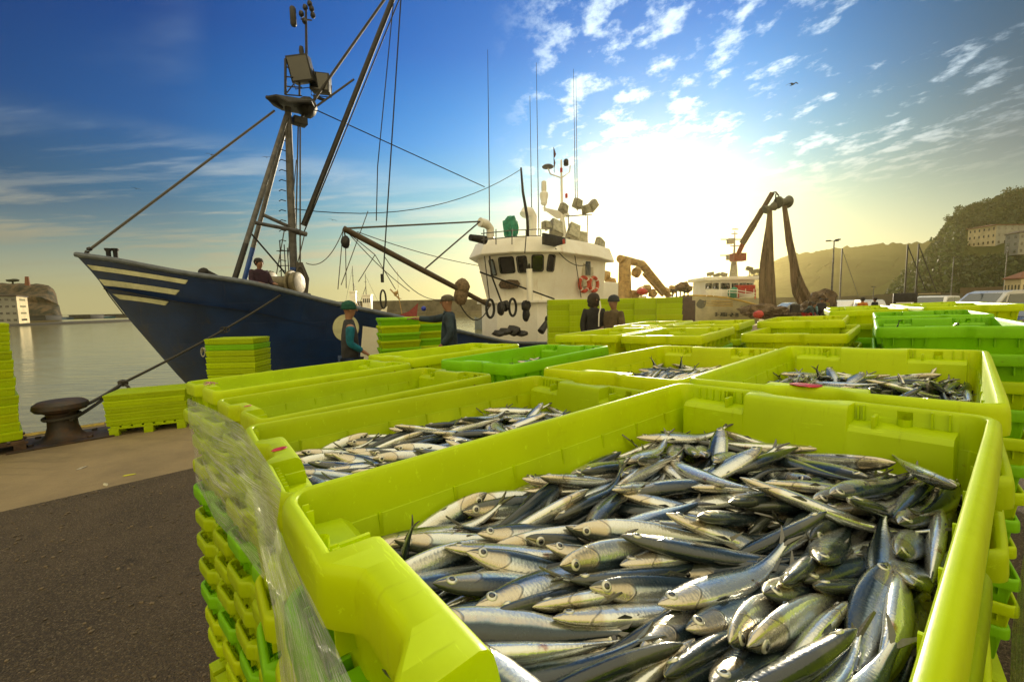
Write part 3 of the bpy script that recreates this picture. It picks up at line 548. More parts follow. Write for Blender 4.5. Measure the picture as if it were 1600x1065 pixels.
SIM=[[7,-0.1565,-0.1922,0.0217,0.014,-0.044,-0.966,0.255],[0,-0.2652,-0.1127,0.0064,0.139,-0.173,-0.77,0.599],[1,-0.2503,-0.0401,0.0084,0.783,-0.598,0.107,-0.135],[7,-0.2624,0.0481,0.0059,0.78,-0.61,0.074,-0.117],[2,-0.2631,0.0653,0.0088,0.154,-0.029,-0.336,0.929],[3,-0.2572,0.1833,0.0077,0.104,-0.012,0.617,0.78],[3,-0.1558,-0.1509,0.0063,0.618,0.784,0.052,-0.011],[6,-0.1502,-0.1171,0.01,0.034,0.054,-0.384,0.921],[0,-0.1314,0.0138,0.0059,0.012,-0.023,-0.787,-0.616],[7,-0.141,0.0553,0.0059,0.06,-0.04,-0.656,0.751],[0,-0.1048,0.1227,0.006,0.049,-0.009,-0.639,0.768],[2,-0.1442,0.1527,0.0075,0.148,-0.141,-0.598,0.775],[7,-0.0146,-0.1526,0.0062,0.048,-0.054,0.709,-0.701],[7,0.0971,-0.0737,0.0059,0.03,-0.041,0.613,-0.788],[4,0.0731,-0.0557,0.0061,0.035,0.034,-0.788,-0.614],[1,0.0907,0.05,0.0074,0.089,0.137,-0.777,-0.608],[2,0.039,0.0964,0.0066,0.059,-0.023,-0.616,0.785],[1,0.0316,0.1678,0.0086,0.06,0.048,0.351,0.933],[6,-0.1635,0.0317,0.0171,0.119,-0.139,-0.779,0.6],[6,0.3371,-0.1038,0.0099,0.119,0.696,-0.704,-0.08],[1,0.2041,0.0569,0.0085,0.102,-0.097,-0.667,0.731],[2,0.3221,-0.0286,0.0086,0.358,-0.512,-0.6,0.5],[6,0.1644,0.143,0.0129,0.019,0.013,-0.607,-0.794],[5,0.2386,0.09,0.0064,0.093,0.068,0.613,0.782],[4,-0.2623,-0.1789,0.0081,0.148,-0.014,-0.299,0.942],[6,-0.2243,-0.1108,0.0089,0.059,-0.252,-0.886,0.384],[2,0.0159,-0.1148,0.0157,0.094,-0.115,-0.769,0.621],[2,-0.2575,0.0031,0.0067,0.01,-0.029,0.788,-0.615],[2,0.2084,0.0763,0.0091,0.099,-0.07,-0.463,0.878],[7,-0.2629,0.1343,0.0085,0.022,0.158,0.963,0.219],[7,-0.0891,-0.1316,0.006,0.734,-0.679,-0.012,0.002],[5,-0.0825,-0.0934,0.0086,0.148,0.036,0.292,0.944],[1,-0.0706,-0.0779,0.0085,0.338,-0.938,0.073,-0.037],[0,-0.1212,0.032,0.0064,0.064,0.055,0.612,0.786],[5,-0.0701,0.0648,0.0068,0.784,0.613,-0.043,-0.088],[7,-0.0677,0.1932,0.0092,0.12,0.991,-0.05,0.001],[6,0.1351,-0.128,0.0063,0.029,0.022,0.615,-0.788],[5,0.0903,-0.1079,0.0071,0.051,-0.006,0.615,0.787],[6,0.0274,-0.0509,0.0216,0.057,-0.03,0.55,0.833],[5,0.0728,0.0759,0.0065,0.03,0.033,-0.614,-0.788],[3,-0.0511,0.1568,0.01,0.957,-0.283,-0.007,-0.069],[1,0.0816,0.1747,0.0066,0.057,0.11,0.78,0.613],[2,-0.1794,0.1861,0.022,0.034,0.084,0.985,0.149],[4,0.2215,0.0048,0.0134,0.673,-0.701,0.212,-0.104],[7,0.1931,0.0939,0.0236,0.387,0.406,-0.68,-0.472],[7,0.1686,0.122,0.008,0.047,0.094,-0.783,-0.613],[7,-0.1874,-0.0416,0.0067,0.091,-0.115,-0.769,0.623],[3,0.1365,-0.0902,0.0107,0.194,-0.98,0.035,-0.015],[1,-0.2396,-0.1689,0.0084,0.602,-0.786,0.112,-0.082],[0,-0.2586,-0.1498,0.01,0.075,0.057,0.072,0.993],[7,-0.2767,-0.0674,0.0063,0.173,0.251,0.748,0.59],[5,-0.274,0.0441,0.0196,0.035,-0.259,-0.957,-0.129],[6,-0.257,0.1159,0.0069,0.003,-0.087,-0.735,0.673],[0,-0.2806,0.1919,0.0257,0.345,0.932,-0.052,0.096],[5,-0.0511,-0.1393,0.0216,0.005,0.021,-0.111,0.994],[0,-0.1471,-0.0973,0.0059,0.06,-0.017,-0.617,0.785],[4,-0.1739,-0.0054,0.009,0.043,0.009,-0.213,-0.976],[5,-0.1268,0.0639,0.0188,0.153,-0.145,-0.884,0.418],[1,-0.1582,0.0913,0.0085,0.063,-0.039,-0.519,0.851],[5,-0.1167,0.1626,0.0072,0.198,0.105,0.606,0.763],[1,0.1915,-0.1158,0.0074,0.795,0.599,-0.092,-0.019],[5,0.1059,-0.0762,0.0222,0.069,-0.012,-0.787,0.614],[2,0.0599,-0.035,0.009,0.794,0.607,0.022,0.025],[6,-0.0104,0.1257,0.0105,0.061,0.002,-0.997,0.04],[2,0.0098,0.139,0.0097,0.023,0.038,-0.202,0.978],[7,-0.0117,0.1589,0.0248,0.078,-0.01,-0.758,-0.647],[4,0.0382,0.0042,0.0061,0.076,0.087,-0.784,-0.61],[2,0.3055,0.1141,0.0192,0.538,0.093,-0.311,-0.778],[2,0.1924,0.1115,0.0408,0.358,-0.141,-0.242,-0.891],[2,0.3153,0.0885,0.0127,0.777,-0.043,-0.003,0.628],[5,0.1678,0.1634,0.0181,0.044,0.041,-0.636,-0.769],[5,0.1198,0.1861,0.0107,0.593,-0.798,0.088,-0.065],[7,-0.257,-0.1941,0.0148,0.02,-0.047,0.122,0.991],[6,-0.2545,-0.1348,0.0132,0.102,0.109,0.711,0.687],[7,-0.2067,-0.0742,0.0119,0.074,0.138,0.952,0.262],[2,-0.2532,0.0761,0.023,0.194,0.112,0.385,0.896],[7,-0.0485,0.0427,0.0195,0.165,0.179,0.605,0.758],[0,-0.2354,0.1508,0.0059,0.788,0.613,-0.052,-0.029],[1,-0.0899,-0.1901,0.0073,0.036,0.033,0.788,0.614],[2,-0.1215,-0.1296,0.0189,0.841,0.537,0.018,0.067],[0,-0.1511,-0.0645,0.019,0.048,0.089,0.828,0.552],[5,-0.1295,0.0444,0.0209,0.112,-0.092,-0.832,0.535],[6,-0.0686,0.0844,0.0062,0.074,-0.094,-0.61,0.784],[0,-0.0956,0.1818,0.0109,0.048,-0.098,-0.989,-0.1],[1,0.0579,-0.1414,0.007,0.012,0.096,0.781,0.617],[6,0.2124,-0.0913,0.0109,0.191,-0.207,-0.461,0.841],[7,0.071,-0.0056,0.0068,0.122,0.066,-0.611,-0.779],[4,0.0458,0.0876,0.0199,0.017,-0.011,0.482,0.876],[1,0.041,0.1148,0.0181,0.031,0.07,-0.787,0.612],[0,0.0522,0.1504,0.0207,0.02,-0.094,0.743,-0.662],[4,-0.2272,0.082,0.0086,0.936,0.349,-0.011,-0.038],[3,0.3253,0.0495,0.0091,0.554,0.363,-0.492,-0.565],[5,0.2052,0.0559,0.0248,0.384,-0.872,-0.302,0.025],[5,0.2722,0.0267,0.0112,0.392,0.331,-0.71,-0.482],[0,0.2333,0.1684,0.0061,0.153,-0.079,-0.616,0.768],[0,0.2458,0.1654,0.0166,0.585,-0.789,-0.088,0.168],[5,-0.2569,-0.1562,0.0232,0.07,0.055,-0.619,-0.781],[6,-0.2567,-0.1152,0.0186,0.191,-0.118,-0.552,0.803],[6,-0.2651,-0.0696,0.0272,0.291,-0.93,0.15,-0.168],[6,-0.2853,0.0245,0.0091,0.288,-0.942,0.144,-0.09],[2,-0.257,0.0976,0.0119,0.032,0.062,0.891,-0.449],[3,-0.2615,0.148,0.0169,0.181,0.086,0.286,0.937],[3,-0.0735,-0.1623,0.0179,0.55,0.828,-0.085,-0.068],[2,-0.1587,-0.0975,0.0202,0.075,0.047,-0.677,0.73],[6,-0.0338,-0.0601,0.014,0.061,0.192,0.963,0.181],[7,-0.0952,0.0479,0.0276,0.19,0.176,0.058,0.964],[5,-0.0914,0.0952,0.0246,0.057,-0.021,-0.915,-0.399],[4,-0.1673,0.1449,0.0249,0.057,-0.014,0.228,0.972],[1,0.0447,-0.1748,0.0134,0.066,-0.031,-0.782,0.619],[5,0.118,-0.1225,0.0243,0.091,0.017,0.642,0.761],[7,0.1583,-0.0006,0.0067,0.077,0.095,-0.783,-0.61],[6,0.1141,0.0275,0.0099,0.115,-0.014,-0.134,-0.984],[6,0.0878,0.1038,0.017,0.61,-0.791,-0.016,0.038],[1,0.0431,0.1915,0.0251,0.028,0.011,-0.956,0.291],[0,0.2626,-0.1356,0.0061,0.582,0.723,-0.31,-0.205],[5,0.2374,-0.0853,0.0074,0.266,0.268,0.558,0.739],[6,0.1356,-0.186,0.007,0.615,-0.784,0.085,0.016],[5,0.2427,0.0085,0.023,0.318,0.437,-0.814,-0.211],[4,0.12,-0.0358,0.0237,0.005,0.009,-0.891,0.454],[1,0.2798,0.1014,0.0215,0.486,-0.245,0.193,-0.817],[7,-0.2571,-0.19,0.0296,0.007,0.018,0.412,-0.911],[0,-0.2665,-0.0862,0.0247,0.177,0.144,0.844,0.486],[5,-0.1069,-0.0531,0.0068,0.1,0.122,0.787,0.597],[6,-0.2695,0.0003,0.0221,0.19,-0.164,-0.613,0.749],[0,-0.1503,0.0924,0.0238,0.19,0.244,0.924,0.224],[1,-0.257,0.1668,0.0115,0.047,-0.025,0.298,0.953],[5,-0.1277,-0.1688,0.0138,0.063,0.996,-0.058,0.029],[7,-0.1456,-0.081,0.0265,0.008,0.107,0.643,0.759],[0,-0.0848,-0.026,0.0059,0.042,0.061,0.612,0.788],[3,-0.1722,0.0502,0.0366,0.12,0.241,0.472,0.839],[0,-0.104,0.1098,0.0161,0.094,-0.033,-0.994,-0.047],[3,-0.1274,0.1604,0.0272,0.094,-0.018,-0.167,0.981],[2,0.0572,-0.1605,0.0075,0.788,-0.613,0.049,-0.03],[4,0.1152,-0.0991,0.0216,0.056,0.021,0.637,0.769],[2,0.1624,-0.0551,0.0234,0,0.992,-0.027,0.124],[5,0.0155,0.0366,0.0299,0.709,-0.687,0.094,-0.126],[4,0.0817,0.1319,0.0159,0.746,-0.665,0.025,-0.033],[6,0.1069,0.1916,0.0308,0.013,0.006,-0.898,0.439],[2,0.1622,0.059,0.0197,0.435,-0.448,0.597,-0.503],[4,0.2348,-0.0551,0.0062,0.157,0.196,0.742,0.622],[1,0.2352,0.0353,0.0331,0.477,0.218,-0.247,-0.815],[1,0.3274,0.0744,0.0261,0.476,0.564,0.541,0.404],[0,0.2632,0.1257,0.0153,0.091,-0.334,0.791,-0.505],[2,0.2595,0.1447,0.0155,0.086,-0.301,0.787,-0.532],[2,-0.198,-0.1694,0.0248,0.018,-0.006,0.954,-0.3],[5,-0.2817,-0.1347,0.0245,0.919,0.38,-0.085,-0.068],[2,-0.2868,-0.0376,0.0168,0.505,-0.836,0.164,-0.141],[7,0.3435,0.0925,0.0301,0.088,-0.671,0.732,-0.082],[4,0.3135,-0.1357,0.0084,0.104,0.45,0.84,0.286],[1,-0.2676,0.0687,0.0431,0.284,-0.955,0.07,0.05],[6,-0.1064,-0.1897,0.0265,0.107,0.029,-0.677,0.728],[4,-0.0754,-0.0746,0.0236,0.151,-0.075,-0.53,0.831],[5,-0.0665,-0.0193,0.0187,0.12,-0.103,-0.773,0.615],[6,-0.0381,0.0246,0.0267,0.224,-0.255,-0.756,0.559],[1,-0.1085,0.1288,0.0247,0.012,-0.046,0.542,0.839],[0,-0.0435,0.1822,0.0255,0.039,0.057,0.832,0.551],[2,0.0447,-0.1612,0.028,0.147,0.059,-0.537,0.828],[7,0.1207,-0.1544,0.0162,0.009,-0.076,-0.798,-0.597],[0,0.2296,-0.074,0.0457,0.107,0.046,0.54,0.834],[3,0.0908,0.0486,0.0244,0.175,0.074,0.242,0.951],[4,0.0059,0.0376,0.0087,0.942,0.292,0.052,0.16],[3,0.0949,0.1734,0.0216,0.036,0.017,-0.623,-0.781],[5,0.2636,-0.173,0.0128,0.358,0.922,-0.114,0.093],[4,0.216,-0.1577,0.0096,0.439,-0.893,-0.079,-0.06],[1,0.2347,-0.0269,0.0099,0.335,0.871,-0.33,-0.145],[7,0.2237,0.1221,0.0546,0.292,0.137,-0.632,-0.705],[6,0.2835,0.1357,0.0227,0.042,-0.326,0.9,-0.287],[2,0.2491,0.1554,0.0285,0,0.118,-0.669,0.734],[3,-0.2318,-0.19,0.0443,0.113,-0.012,-0.876,-0.468],[4,0.2103,-0.1407,0.0092,0.035,-0.013,0.823,-0.567],[2,-0.284,-0.0452,0.0372,0.935,0.236,-0.194,-0.182],[4,-0.2619,0.0266,0.0302,0.148,0.011,0.022,0.989],[2,-0.2579,0.1243,0.0259,0.017,-0.106,-0.843,0.527],[3,-0.2792,0.1775,0.0294,0.162,-0.983,0.062,-0.062],[2,-0.1132,-0.1301,0.036,0.073,0.06,-0.64,0.762],[6,-0.1541,-0.1163,0.0318,0.017,0.112,-0.01,0.994],[1,-0.1422,-0.0341,0.0302,0.399,0.904,-0.106,-0.109],[0,-0.0894,0.0189,0.0261,0.186,0.23,0.515,0.804],[7,-0.0806,0.1147,0.0358,0.086,0.132,0.567,0.808],[5,-0.0922,0.1693,0.0248,0.068,-0.074,-0.917,-0.387],[1,0.0478,-0.1818,0.0248,0.021,0.131,0.63,0.765],[1,0.0327,-0.1916,0.0092,0.014,0.048,0.954,0.294],[7,0.0873,0.0004,0.0226,0.048,-0.034,-0.319,0.946],[3,0.1012,0.0664,0.0228,0.088,0.053,0.622,0.776],[2,0.1207,0.1,0.0402,0.068,0.037,0.545,0.835],[3,0.1099,0.1209,0.0292,0.061,-0.028,0.801,0.595],[2,-0.2748,0.0667,0.0273,0.242,0.158,0.368,0.884],[4,0.3053,-0.0817,0.0221,0.239,-0.416,-0.802,0.356],[3,0.3082,-0.0509,0.0093,0.629,0.441,-0.285,-0.574],[4,0.2878,-0.0386,0.0145,0.553,-0.309,-0.521,0.572],[0,0.3415,0.0447,0.0092,0.706,-0.127,-0.162,0.677],[1,-0.1983,-0.1381,0.0554,0.904,0.353,-0.157,-0.184],[2,-0.0932,-0.1725,0.0353,0.084,0.013,0.241,0.967],[2,-0.2348,-0.1166,0.0366,0.492,-0.852,0.149,-0.103],[2,-0.2802,-0.0199,0.018,0.533,-0.835,0.111,-0.076],[1,-0.26,0.0474,0.0347,0.016,0.114,0.591,0.798],[5,-0.2245,0.0797,0.0452,0.2,-0.974,0.073,0.081],[2,-0.2424,0.1762,0.0434,0.43,-0.899,0.077,0.028],[4,-0.056,-0.1562,0.0315,0.812,0.583,0.025,-0.029],[7,-0.088,-0.1007,0.0264,0.578,0.808,-0.086,-0.076],[0,-0.1389,-0.025,0.0185,0.787,-0.613,0.038,-0.069],[4,-0.0609,0.0193,0.0311,0.281,-0.187,-0.813,0.474],[5,-0.0977,0.1728,0.0466,0.14,-0.066,-0.963,0.222],[1,-0.128,0.1916,0.0381,0.026,-0,0.991,0.132],[1,0.2211,-0.1463,0.0212,0.638,0.76,0.035,0.117],[3,0.162,-0.1109,0.0317,0.069,0.063,0.087,0.992],[6,0.0897,-0.0169,0.0191,0.003,0.059,0.794,-0.605],[3,-0.0024,0.0624,0.0233,0.102,0.052,0.213,0.97],[5,0.126,0.0816,0.0296,0.775,0.629,-0.055,0.019],[6,0.1678,0.1686,0.0388,0.059,-0.036,-0.637,0.768],[6,-0.03,0.0064,0.0129,0.067,0.05,-0.605,-0.792],[6,0.2527,0.0287,0.0559,0.1,0.23,-0.017,0.968],[5,0.207,0.0216,0.037,0.623,-0.608,-0.419,0.259],[7,0.103,0.0304,0.0404,0.494,0.62,0.415,0.447],[3,0.1458,0.1444,0.0615,0.057,0.054,-0.714,-0.696],[3,-0.0043,-0.0835,0.0346,0.314,-0.111,-0.343,0.878],[0,0.0602,-0.148,0.0361,0.135,-0.009,-0.74,0.659],[2,-0.296,-0.0698,0.0336,0.391,-0.855,0.177,-0.293],[3,-0.19,-0.0275,0.0231,0.279,0.122,0.381,0.873],[7,0.2698,-0.1901,0.0097,0.006,-0.08,-0.992,0.102],[2,-0.2198,0.136,0.0309,0.164,-0.037,-0.352,0.921],[6,-0.262,0.1599,0.0463,0.128,-0.016,-0.387,0.913],[1,-0.1289,-0.1465,0.0388,0.231,-0.969,0.033,-0.084],[6,-0.0219,-0.1006,0.0372,0.306,0.137,0.286,0.898],[4,-0.1717,-0.0067,0.0298,0.142,-0.014,-0.536,0.832],[2,-0.0021,0.105,0.0367,0.56,-0.759,0.238,-0.23],[7,-0.0622,0.0848,0.032,0.489,0.87,-0.008,-0.054],[2,-0.1674,0.127,0.0479,0.286,-0.939,0.109,-0.159],[2,0.0906,-0.1842,0.0345,0.088,0.119,-0.805,0.575],[6,0.32,-0.0646,0.0325,0.551,-0.592,-0.373,0.455],[3,0.1656,-0.0007,0.0426,0.058,-0.191,-0.442,0.875],[0,0.1403,0.0313,0.0594,0.689,-0.706,0.016,-0.16],[0,0.038,0.1003,0.0381,0.234,-0.177,-0.572,0.766],[5,0.1423,0.1407,0.0289,0.031,-0.011,0.557,0.83],[6,0.2374,0.1868,0.03,0.754,-0.636,0.16,0.015],[3,0.3399,-0.1065,0.0358,0.579,0.374,-0.281,-0.668],[7,0.2613,0.1111,0.0443,0.046,-0.242,0.718,-0.651],[3,0.2621,0.141,0.0603,0.187,0.162,0.649,0.719],[4,0.2694,0.1389,0.0391,0.299,0.073,-0.238,-0.921],[3,0.2644,0.1901,0.0437,0.819,0.493,0.232,-0.18],[7,0.2945,-0.1338,0.0089,0.429,-0.104,-0.277,0.854],[7,-0.2373,-0.0464,0.0332,0.961,0.224,-0.113,-0.116],[2,-0.2838,-0.0062,0.035,0.853,-0.475,0.109,-0.185],[6,-0.209,0.0439,0.042,0.173,-0.031,-0.743,0.645],[0,0.0187,0.0109,0.034,0.187,0.196,0.664,0.697],[7,0.3364,0.108,0.0406,0.322,-0.667,-0.579,0.341],[6,-0.1568,-0.1901,0.0553,0.027,-0.016,-0.796,0.604],[6,-0.1212,-0.0812,0.036,0.063,-0.001,-0.838,0.543],[7,-0.1816,0.007,0.0393,0.107,0.097,-0.317,0.938],[7,-0.1458,0.0119,0.0298,0.022,0.138,0.944,-0.298],[0,-0.0051,0.0452,0.0445,0.364,-0.396,-0.608,0.584],[6,-0.0223,0.185,0.0376,0.074,-0.024,-0.856,0.511],[2,0.0727,-0.1264,0.0441,0.04,0.094,-0.726,0.68],[3,0.1303,-0.1456,0.0248,0.017,0.067,0.89,0.451],[5,0.1735,0.0193,0.0452,0.082,-0.332,0.416,-0.842],[6,0.0539,0.0344,0.0402,0.667,-0.642,0.265,-0.27],[5,0.211,0.0279,0.052,0.107,0.079,0.715,0.687],[1,0.0354,0.1407,0.0377,0.158,0.119,0.658,0.727],[2,0.1412,0.0734,0.05,0.468,0.325,-0.357,-0.74],[4,0.2353,0.0084,0.043,0.694,-0.708,0.132,-0.028],[7,0.3007,0.0601,0.0246,0.676,-0.046,0.238,-0.695],[4,0.3206,0.1175,0.0352,0.219,0.652,-0.702,-0.184],[4,0.3156,-0.0411,0.048,0.017,-0.609,0.762,-0.22],[7,0.3013,0.1797,0.0534,0.262,-0.37,-0.338,-0.825],[4,-0.2579,-0.1552,0.0407,0.074,0.018,0.817,0.572],[5,-0.2872,-0.1167,0.0346,0.908,0.366,-0.133,-0.154],[7,-0.2744,-0.0169,0.0516,0.072,0.277,0.884,0.37],[3,-0.268,0.0088,0.0399,0.138,0.176,0.767,0.601],[4,-0.2623,0.135,0.04,0.164,0.031,0.497,0.851],[0,-0.2635,0.194,0.048,0.125,0.982,-0.042,0.138],[0,-0.0614,-0.1416,0.0429,0.108,-0.05,-0.993,-0.009],[7,-0.1351,-0.1072,0.0408,0.078,0.103,-0.364,0.922],[7,-0.1504,-0.0183,0.0401,0.052,-0.136,-0.896,-0.42],[7,-0.1036,0.0158,0.0364,0.135,0.245,0.505,0.817],[0,-0.1231,0.1091,0.0429,0.542,0.835,-0.098,-0.023],[1,-0.1061,0.16,0.0498,0.112,0.103,0.232,0.961],[3,0.0445,0.0873,0.0514,0.105,-0.002,-0.751,-0.652],[5,0.0112,-0.0738,0.0252,0.303,0.22,0.603,0.705],[2,0.1407,-0.0471,0.033,0.052,-0.026,0.262,-0.963],[2,-0.1358,-0.0029,0.041,0.711,-0.687,0.149,-0.029],[3,0.0439,0.0163,0.0391,0.22,0.315,0.644,0.661],[0,0.1109,0.1608,0.0352,0.016,-0.025,-0.565,-0.825],[3,-0.1531,0.1539,0.0412,0.607,0.786,-0.013,-0.117],[5,0.3409,0.0226,0.0445,0.303,0.62,0.621,0.372],[4,0.2328,0.0513,0.0545,0.127,-0.044,-0.692,-0.709],[0,0.3025,0.0512,0.04,0.517,-0.266,-0.473,0.662],[0,0.2962,-0.1235,0.0244,0.358,0.81,-0.409,-0.22],[4,0.3319,0.1909,0.0708,0.743,0.115,-0.659,-0.012],[1,-0.2916,-0.1338,0.043,0.889,0.346,-0.245,-0.173],[0,-0.2861,-0.1048,0.0472,0.62,-0.741,0.105,-0.233],[6,-0.3242,-0.0445,0.036,0.322,-0.531,-0.577,0.531],[3,-0.1865,0.0267,0.0526,0.006,0.033,0.625,0.78],[0,-0.2552,0.0851,0.0368,0.109,0.009,-0.722,0.683],[3,-0.2362,0.1737,0.0576,0.039,0.055,0.712,0.699],[5,-0.1618,-0.167,0.0462,0.025,0.089,0.925,0.369],[3,-0.0823,-0.1017,0.0404,0.022,0.076,0.606,0.792],[5,-0.1512,-0.0518,0.0403,0.077,0.185,0.784,0.588],[2,-0.1001,0.0038,0.0457,0.136,-0.078,-0.966,0.204],[2,-0.2529,0.1226,0.056,0.047,0.009,-0.991,0.127],[0,-0.022,0.1491,0.047,0.068,0.206,0.776,0.593],[5,0.0801,-0.1627,0.0437,0.043,0.092,-0.705,-0.701],[1,-0.0055,-0.0685,0.0434,0.85,0.423,-0.254,-0.182],[3,0.1435,-0.0911,0.0277,0.855,0.498,0.002,-0.143],[3,0.1418,-0.0134,0.0439,0.056,0.192,0.825,0.528],[4,0.1327,0.1294,0.0536,0.091,-0.225,0.401,-0.884],[4,0.0388,0.1491,0.0493,0.04,-0.1,-0.9,-0.423],[4,0.3413,-0.0598,0.0196,0.619,-0.346,-0.318,0.63],[6,0.2111,0.0678,0.0481,0.659,-0.729,-0.184,0.03],[4,0.3034,-0.0287,0.0439,0.33,0.494,-0.644,-0.482],[4,0.312,0.0487,0.053,0.492,-0.65,0.44,-0.376],[7,-0.0404,0.1278,0.0509,0.767,-0.638,0.049,-0.06],[7,0.2806,-0.0411,0.0507,0.38,0.37,-0.695,-0.484],[1,-0.2583,-0.1747,0.0404,0.059,0,0.369,-0.928],[2,-0.303,-0.0785,0.0556,0.46,-0.45,-0.569,0.513],[4,0.3248,-0.0954,0.0436,0.205,-0.605,0.729,-0.244],[1,-0.2851,0.137,0.0514,0.355,0.9,-0.063,0.244],[5,-0.2622,0.1052,0.0248,0.874,0.473,-0.093,-0.062],[4,0.3011,0.1117,0.0496,0.412,-0.403,-0.601,0.554],[2,-0.0089,-0.135,0.0315,0.185,0.009,-0.814,0.551],[2,-0.0836,-0.1183,0.0422,0.132,0.014,-0.971,0.2],[3,-0.1088,-0.0505,0.0394,0.183,0.163,0.349,0.904],[0,-0.0356,0.0245,0.0522,0.048,-0.065,-0.784,0.615],[4,-0.1294,0.0772,0.0482,0.057,-0.166,-0.973,0.147],[3,0.0132,0.1901,0.0502,0.82,0.571,-0.02,-0.037],[5,0.2234,-0.1359,0.0393,0.088,0.14,0.719,0.676],[0,0.1459,-0.084,0.0458,0.24,-0.055,-0.447,0.86],[6,0.1725,-0.0734,0.0254,0.043,-0.043,-0.703,0.709],[7,0.0824,0.0359,0.0546,0.186,-0.127,-0.712,0.666],[4,0.0754,0.106,0.0573,0.024,-0.005,0.998,0.052],[2,0.0744,0.1659,0.0512,0.049,0.009,-0.788,0.613],[4,0.0704,-0.0921,0.0433,0.882,-0.47,0.013,-0.025],[3,0.2596,-0.088,0.0331,0.5,-0.14,-0.027,0.854],[2,0.1326,-0.0423,0.0496,0.074,0.036,-0.599,0.797],[0,0.227,-0.1643,0.0536,0.874,0.484,-0.027,-0.039],[4,0.1599,0.1854,0.0488,0.416,-0.904,0.066,-0.073],[7,0.2316,0.147,0.0469,0.132,-0.22,0.632,-0.731],[4,0.1577,-0.1786,0.0374,0.088,0.023,-0.921,0.378],[6,-0.3394,-0.1157,0.0388,0.348,-0.625,-0.614,0.333],[2,-0.2693,-0.0359,0.0449,0.194,-0.17,-0.574,0.777],[3,-0.242,0.0318,0.0421,0.006,-0.119,-0.564,-0.817],[4,0.0368,0.0005,0.0489,0.398,0.773,0.184,0.458],[6,-0.0387,0.1052,0.0585,0.081,-0.024,0.544,-0.835],[3,0.0186,-0.0619,0.0377,0.156,0.32,0.594,0.721],[6,-0.209,-0.0455,0.0549,0.842,-0.532,0.069,-0.048],[4,-0.1118,-0.0278,0.0473,0.176,-0.036,-0.561,0.808],[0,-0.0439,-0.0277,0.0403,0.007,0.141,0.751,0.645],[1,-0.1367,0.0978,0.049,0.09,0.154,0.513,0.84],[1,-0.134,0.1421,0.0606,0.994,-0.05,-0.044,0.083],[6,0.1911,-0.147,0.0432,0.168,0.049,-0.736,0.654],[2,0.0072,-0.1184,0.0496,0.033,-0.116,0.335,-0.934],[6,0.0176,-0.0378,0.0373,0.268,-0.195,-0.662,0.672],[4,0.2597,-0.0393,0.0526,0.563,-0.648,-0.359,0.366],[5,0.0569,-0.0149,0.0488,0.803,0.418,-0.208,0.371],[5,-0.0081,0.1382,0.0581,0.08,-0.098,-0.856,-0.501],[6,0.2304,-0.1721,0.0232,0.069,0.054,0.549,-0.831],[1,0.2572,-0.191,0.0519,0.993,-0.104,0.037,-0.036],[6,0.1117,0.1399,0.046,0.076,-0.144,0.692,-0.704],[2,-0.0289,-0.1876,0.0337,0.947,-0.321,0.019,-0.018],[3,-0.3398,-0.0759,0.0173,0.352,0.624,-0.487,-0.5],[6,0.2873,-0.08,0.0246,0.907,-0.065,0.043,-0.415],[4,-0.0575,-0.175,0.0491,0.793,-0.607,-0.046,-0.001],[0,0.1382,-0.1941,0.0349,0.121,-0.991,-0.03,-0.054],[4,-0.3399,0.111,0.0559,0.503,0.491,0.614,0.358],[2,-0.2609,-0.0043,0.0538,0.219,-0.179,-0.833,0.475],[2,-0.2571,0.1132,0.0405,0.02,-0.036,-0.68,0.732],[4,-0.2182,0.1332,0.0499,0.172,-0.153,-0.919,0.32],[6,0.1598,-0.1609,0.0294,0.023,-0.006,0.919,-0.393],[2,-0.0442,-0.0592,0.0496,0.315,-0.193,-0.647,0.667],[6,-0.0664,0.0031,0.0536,0.148,-0.308,-0.912,0.226],[0,-0.0552,0.0054,0.0368,0.495,0.827,-0.187,-0.188],[7,-0.0275,0.0856,0.0561,0.092,-0.127,0.58,-0.799],[7,-0.0124,0.1737,0.0534,0.015,-0.12,-0.56,-0.82],[6,0.2379,-0.1304,0.0547,0.1,-0.116,-0.842,0.517],[1,0.2126,-0.1026,0.0378,0.167,0.209,0.618,0.739],[6,0.0505,-0.0376,0.0466,0.095,0.07,-0.68,0.723],[0,0.2546,-0.0024,0.0612,0.064,-0.047,-0.577,0.813],[7,0.1019,0.0281,0.0648,0.632,0.558,0.404,0.355],[6,0.0661,0.1479,0.0583,0.005,-0.062,0.603,-0.795],[4,0.2445,-0.1776,0.0424,0.064,-0.005,-0.801,0.595],[5,0.2111,-0.1903,0.0222,0.357,0.933,-0.006,0.05],[2,-0.0577,-0.1933,0.0521,0.123,0.992,0.022,0.007],[3,0.1283,-0.1182,0.051,0.258,0.476,0.646,0.538],[1,0.2029,0.1768,0.0306,0.152,0.022,0.8,0.579],[3,-0.0726,-0.0856,0.0495,0.054,0.077,0.673,0.734],[7,-0.2575,-0.1687,0.0524,0.023,-0.017,0.542,-0.84],[4,0.227,-0.114,0.0511,0.081,-0.091,-0.879,0.461],[3,-0.3288,-0.0511,0.0558,0.463,0.551,-0.546,-0.427],[5,-0.185,0.0754,0.052,0.099,0.227,0.75,0.613],[2,-0.2594,0.0972,0.0495,0.084,0.041,-0.734,0.673],[3,0.2145,-0.0908,0.0487,0.105,0.215,0.78,0.578]]
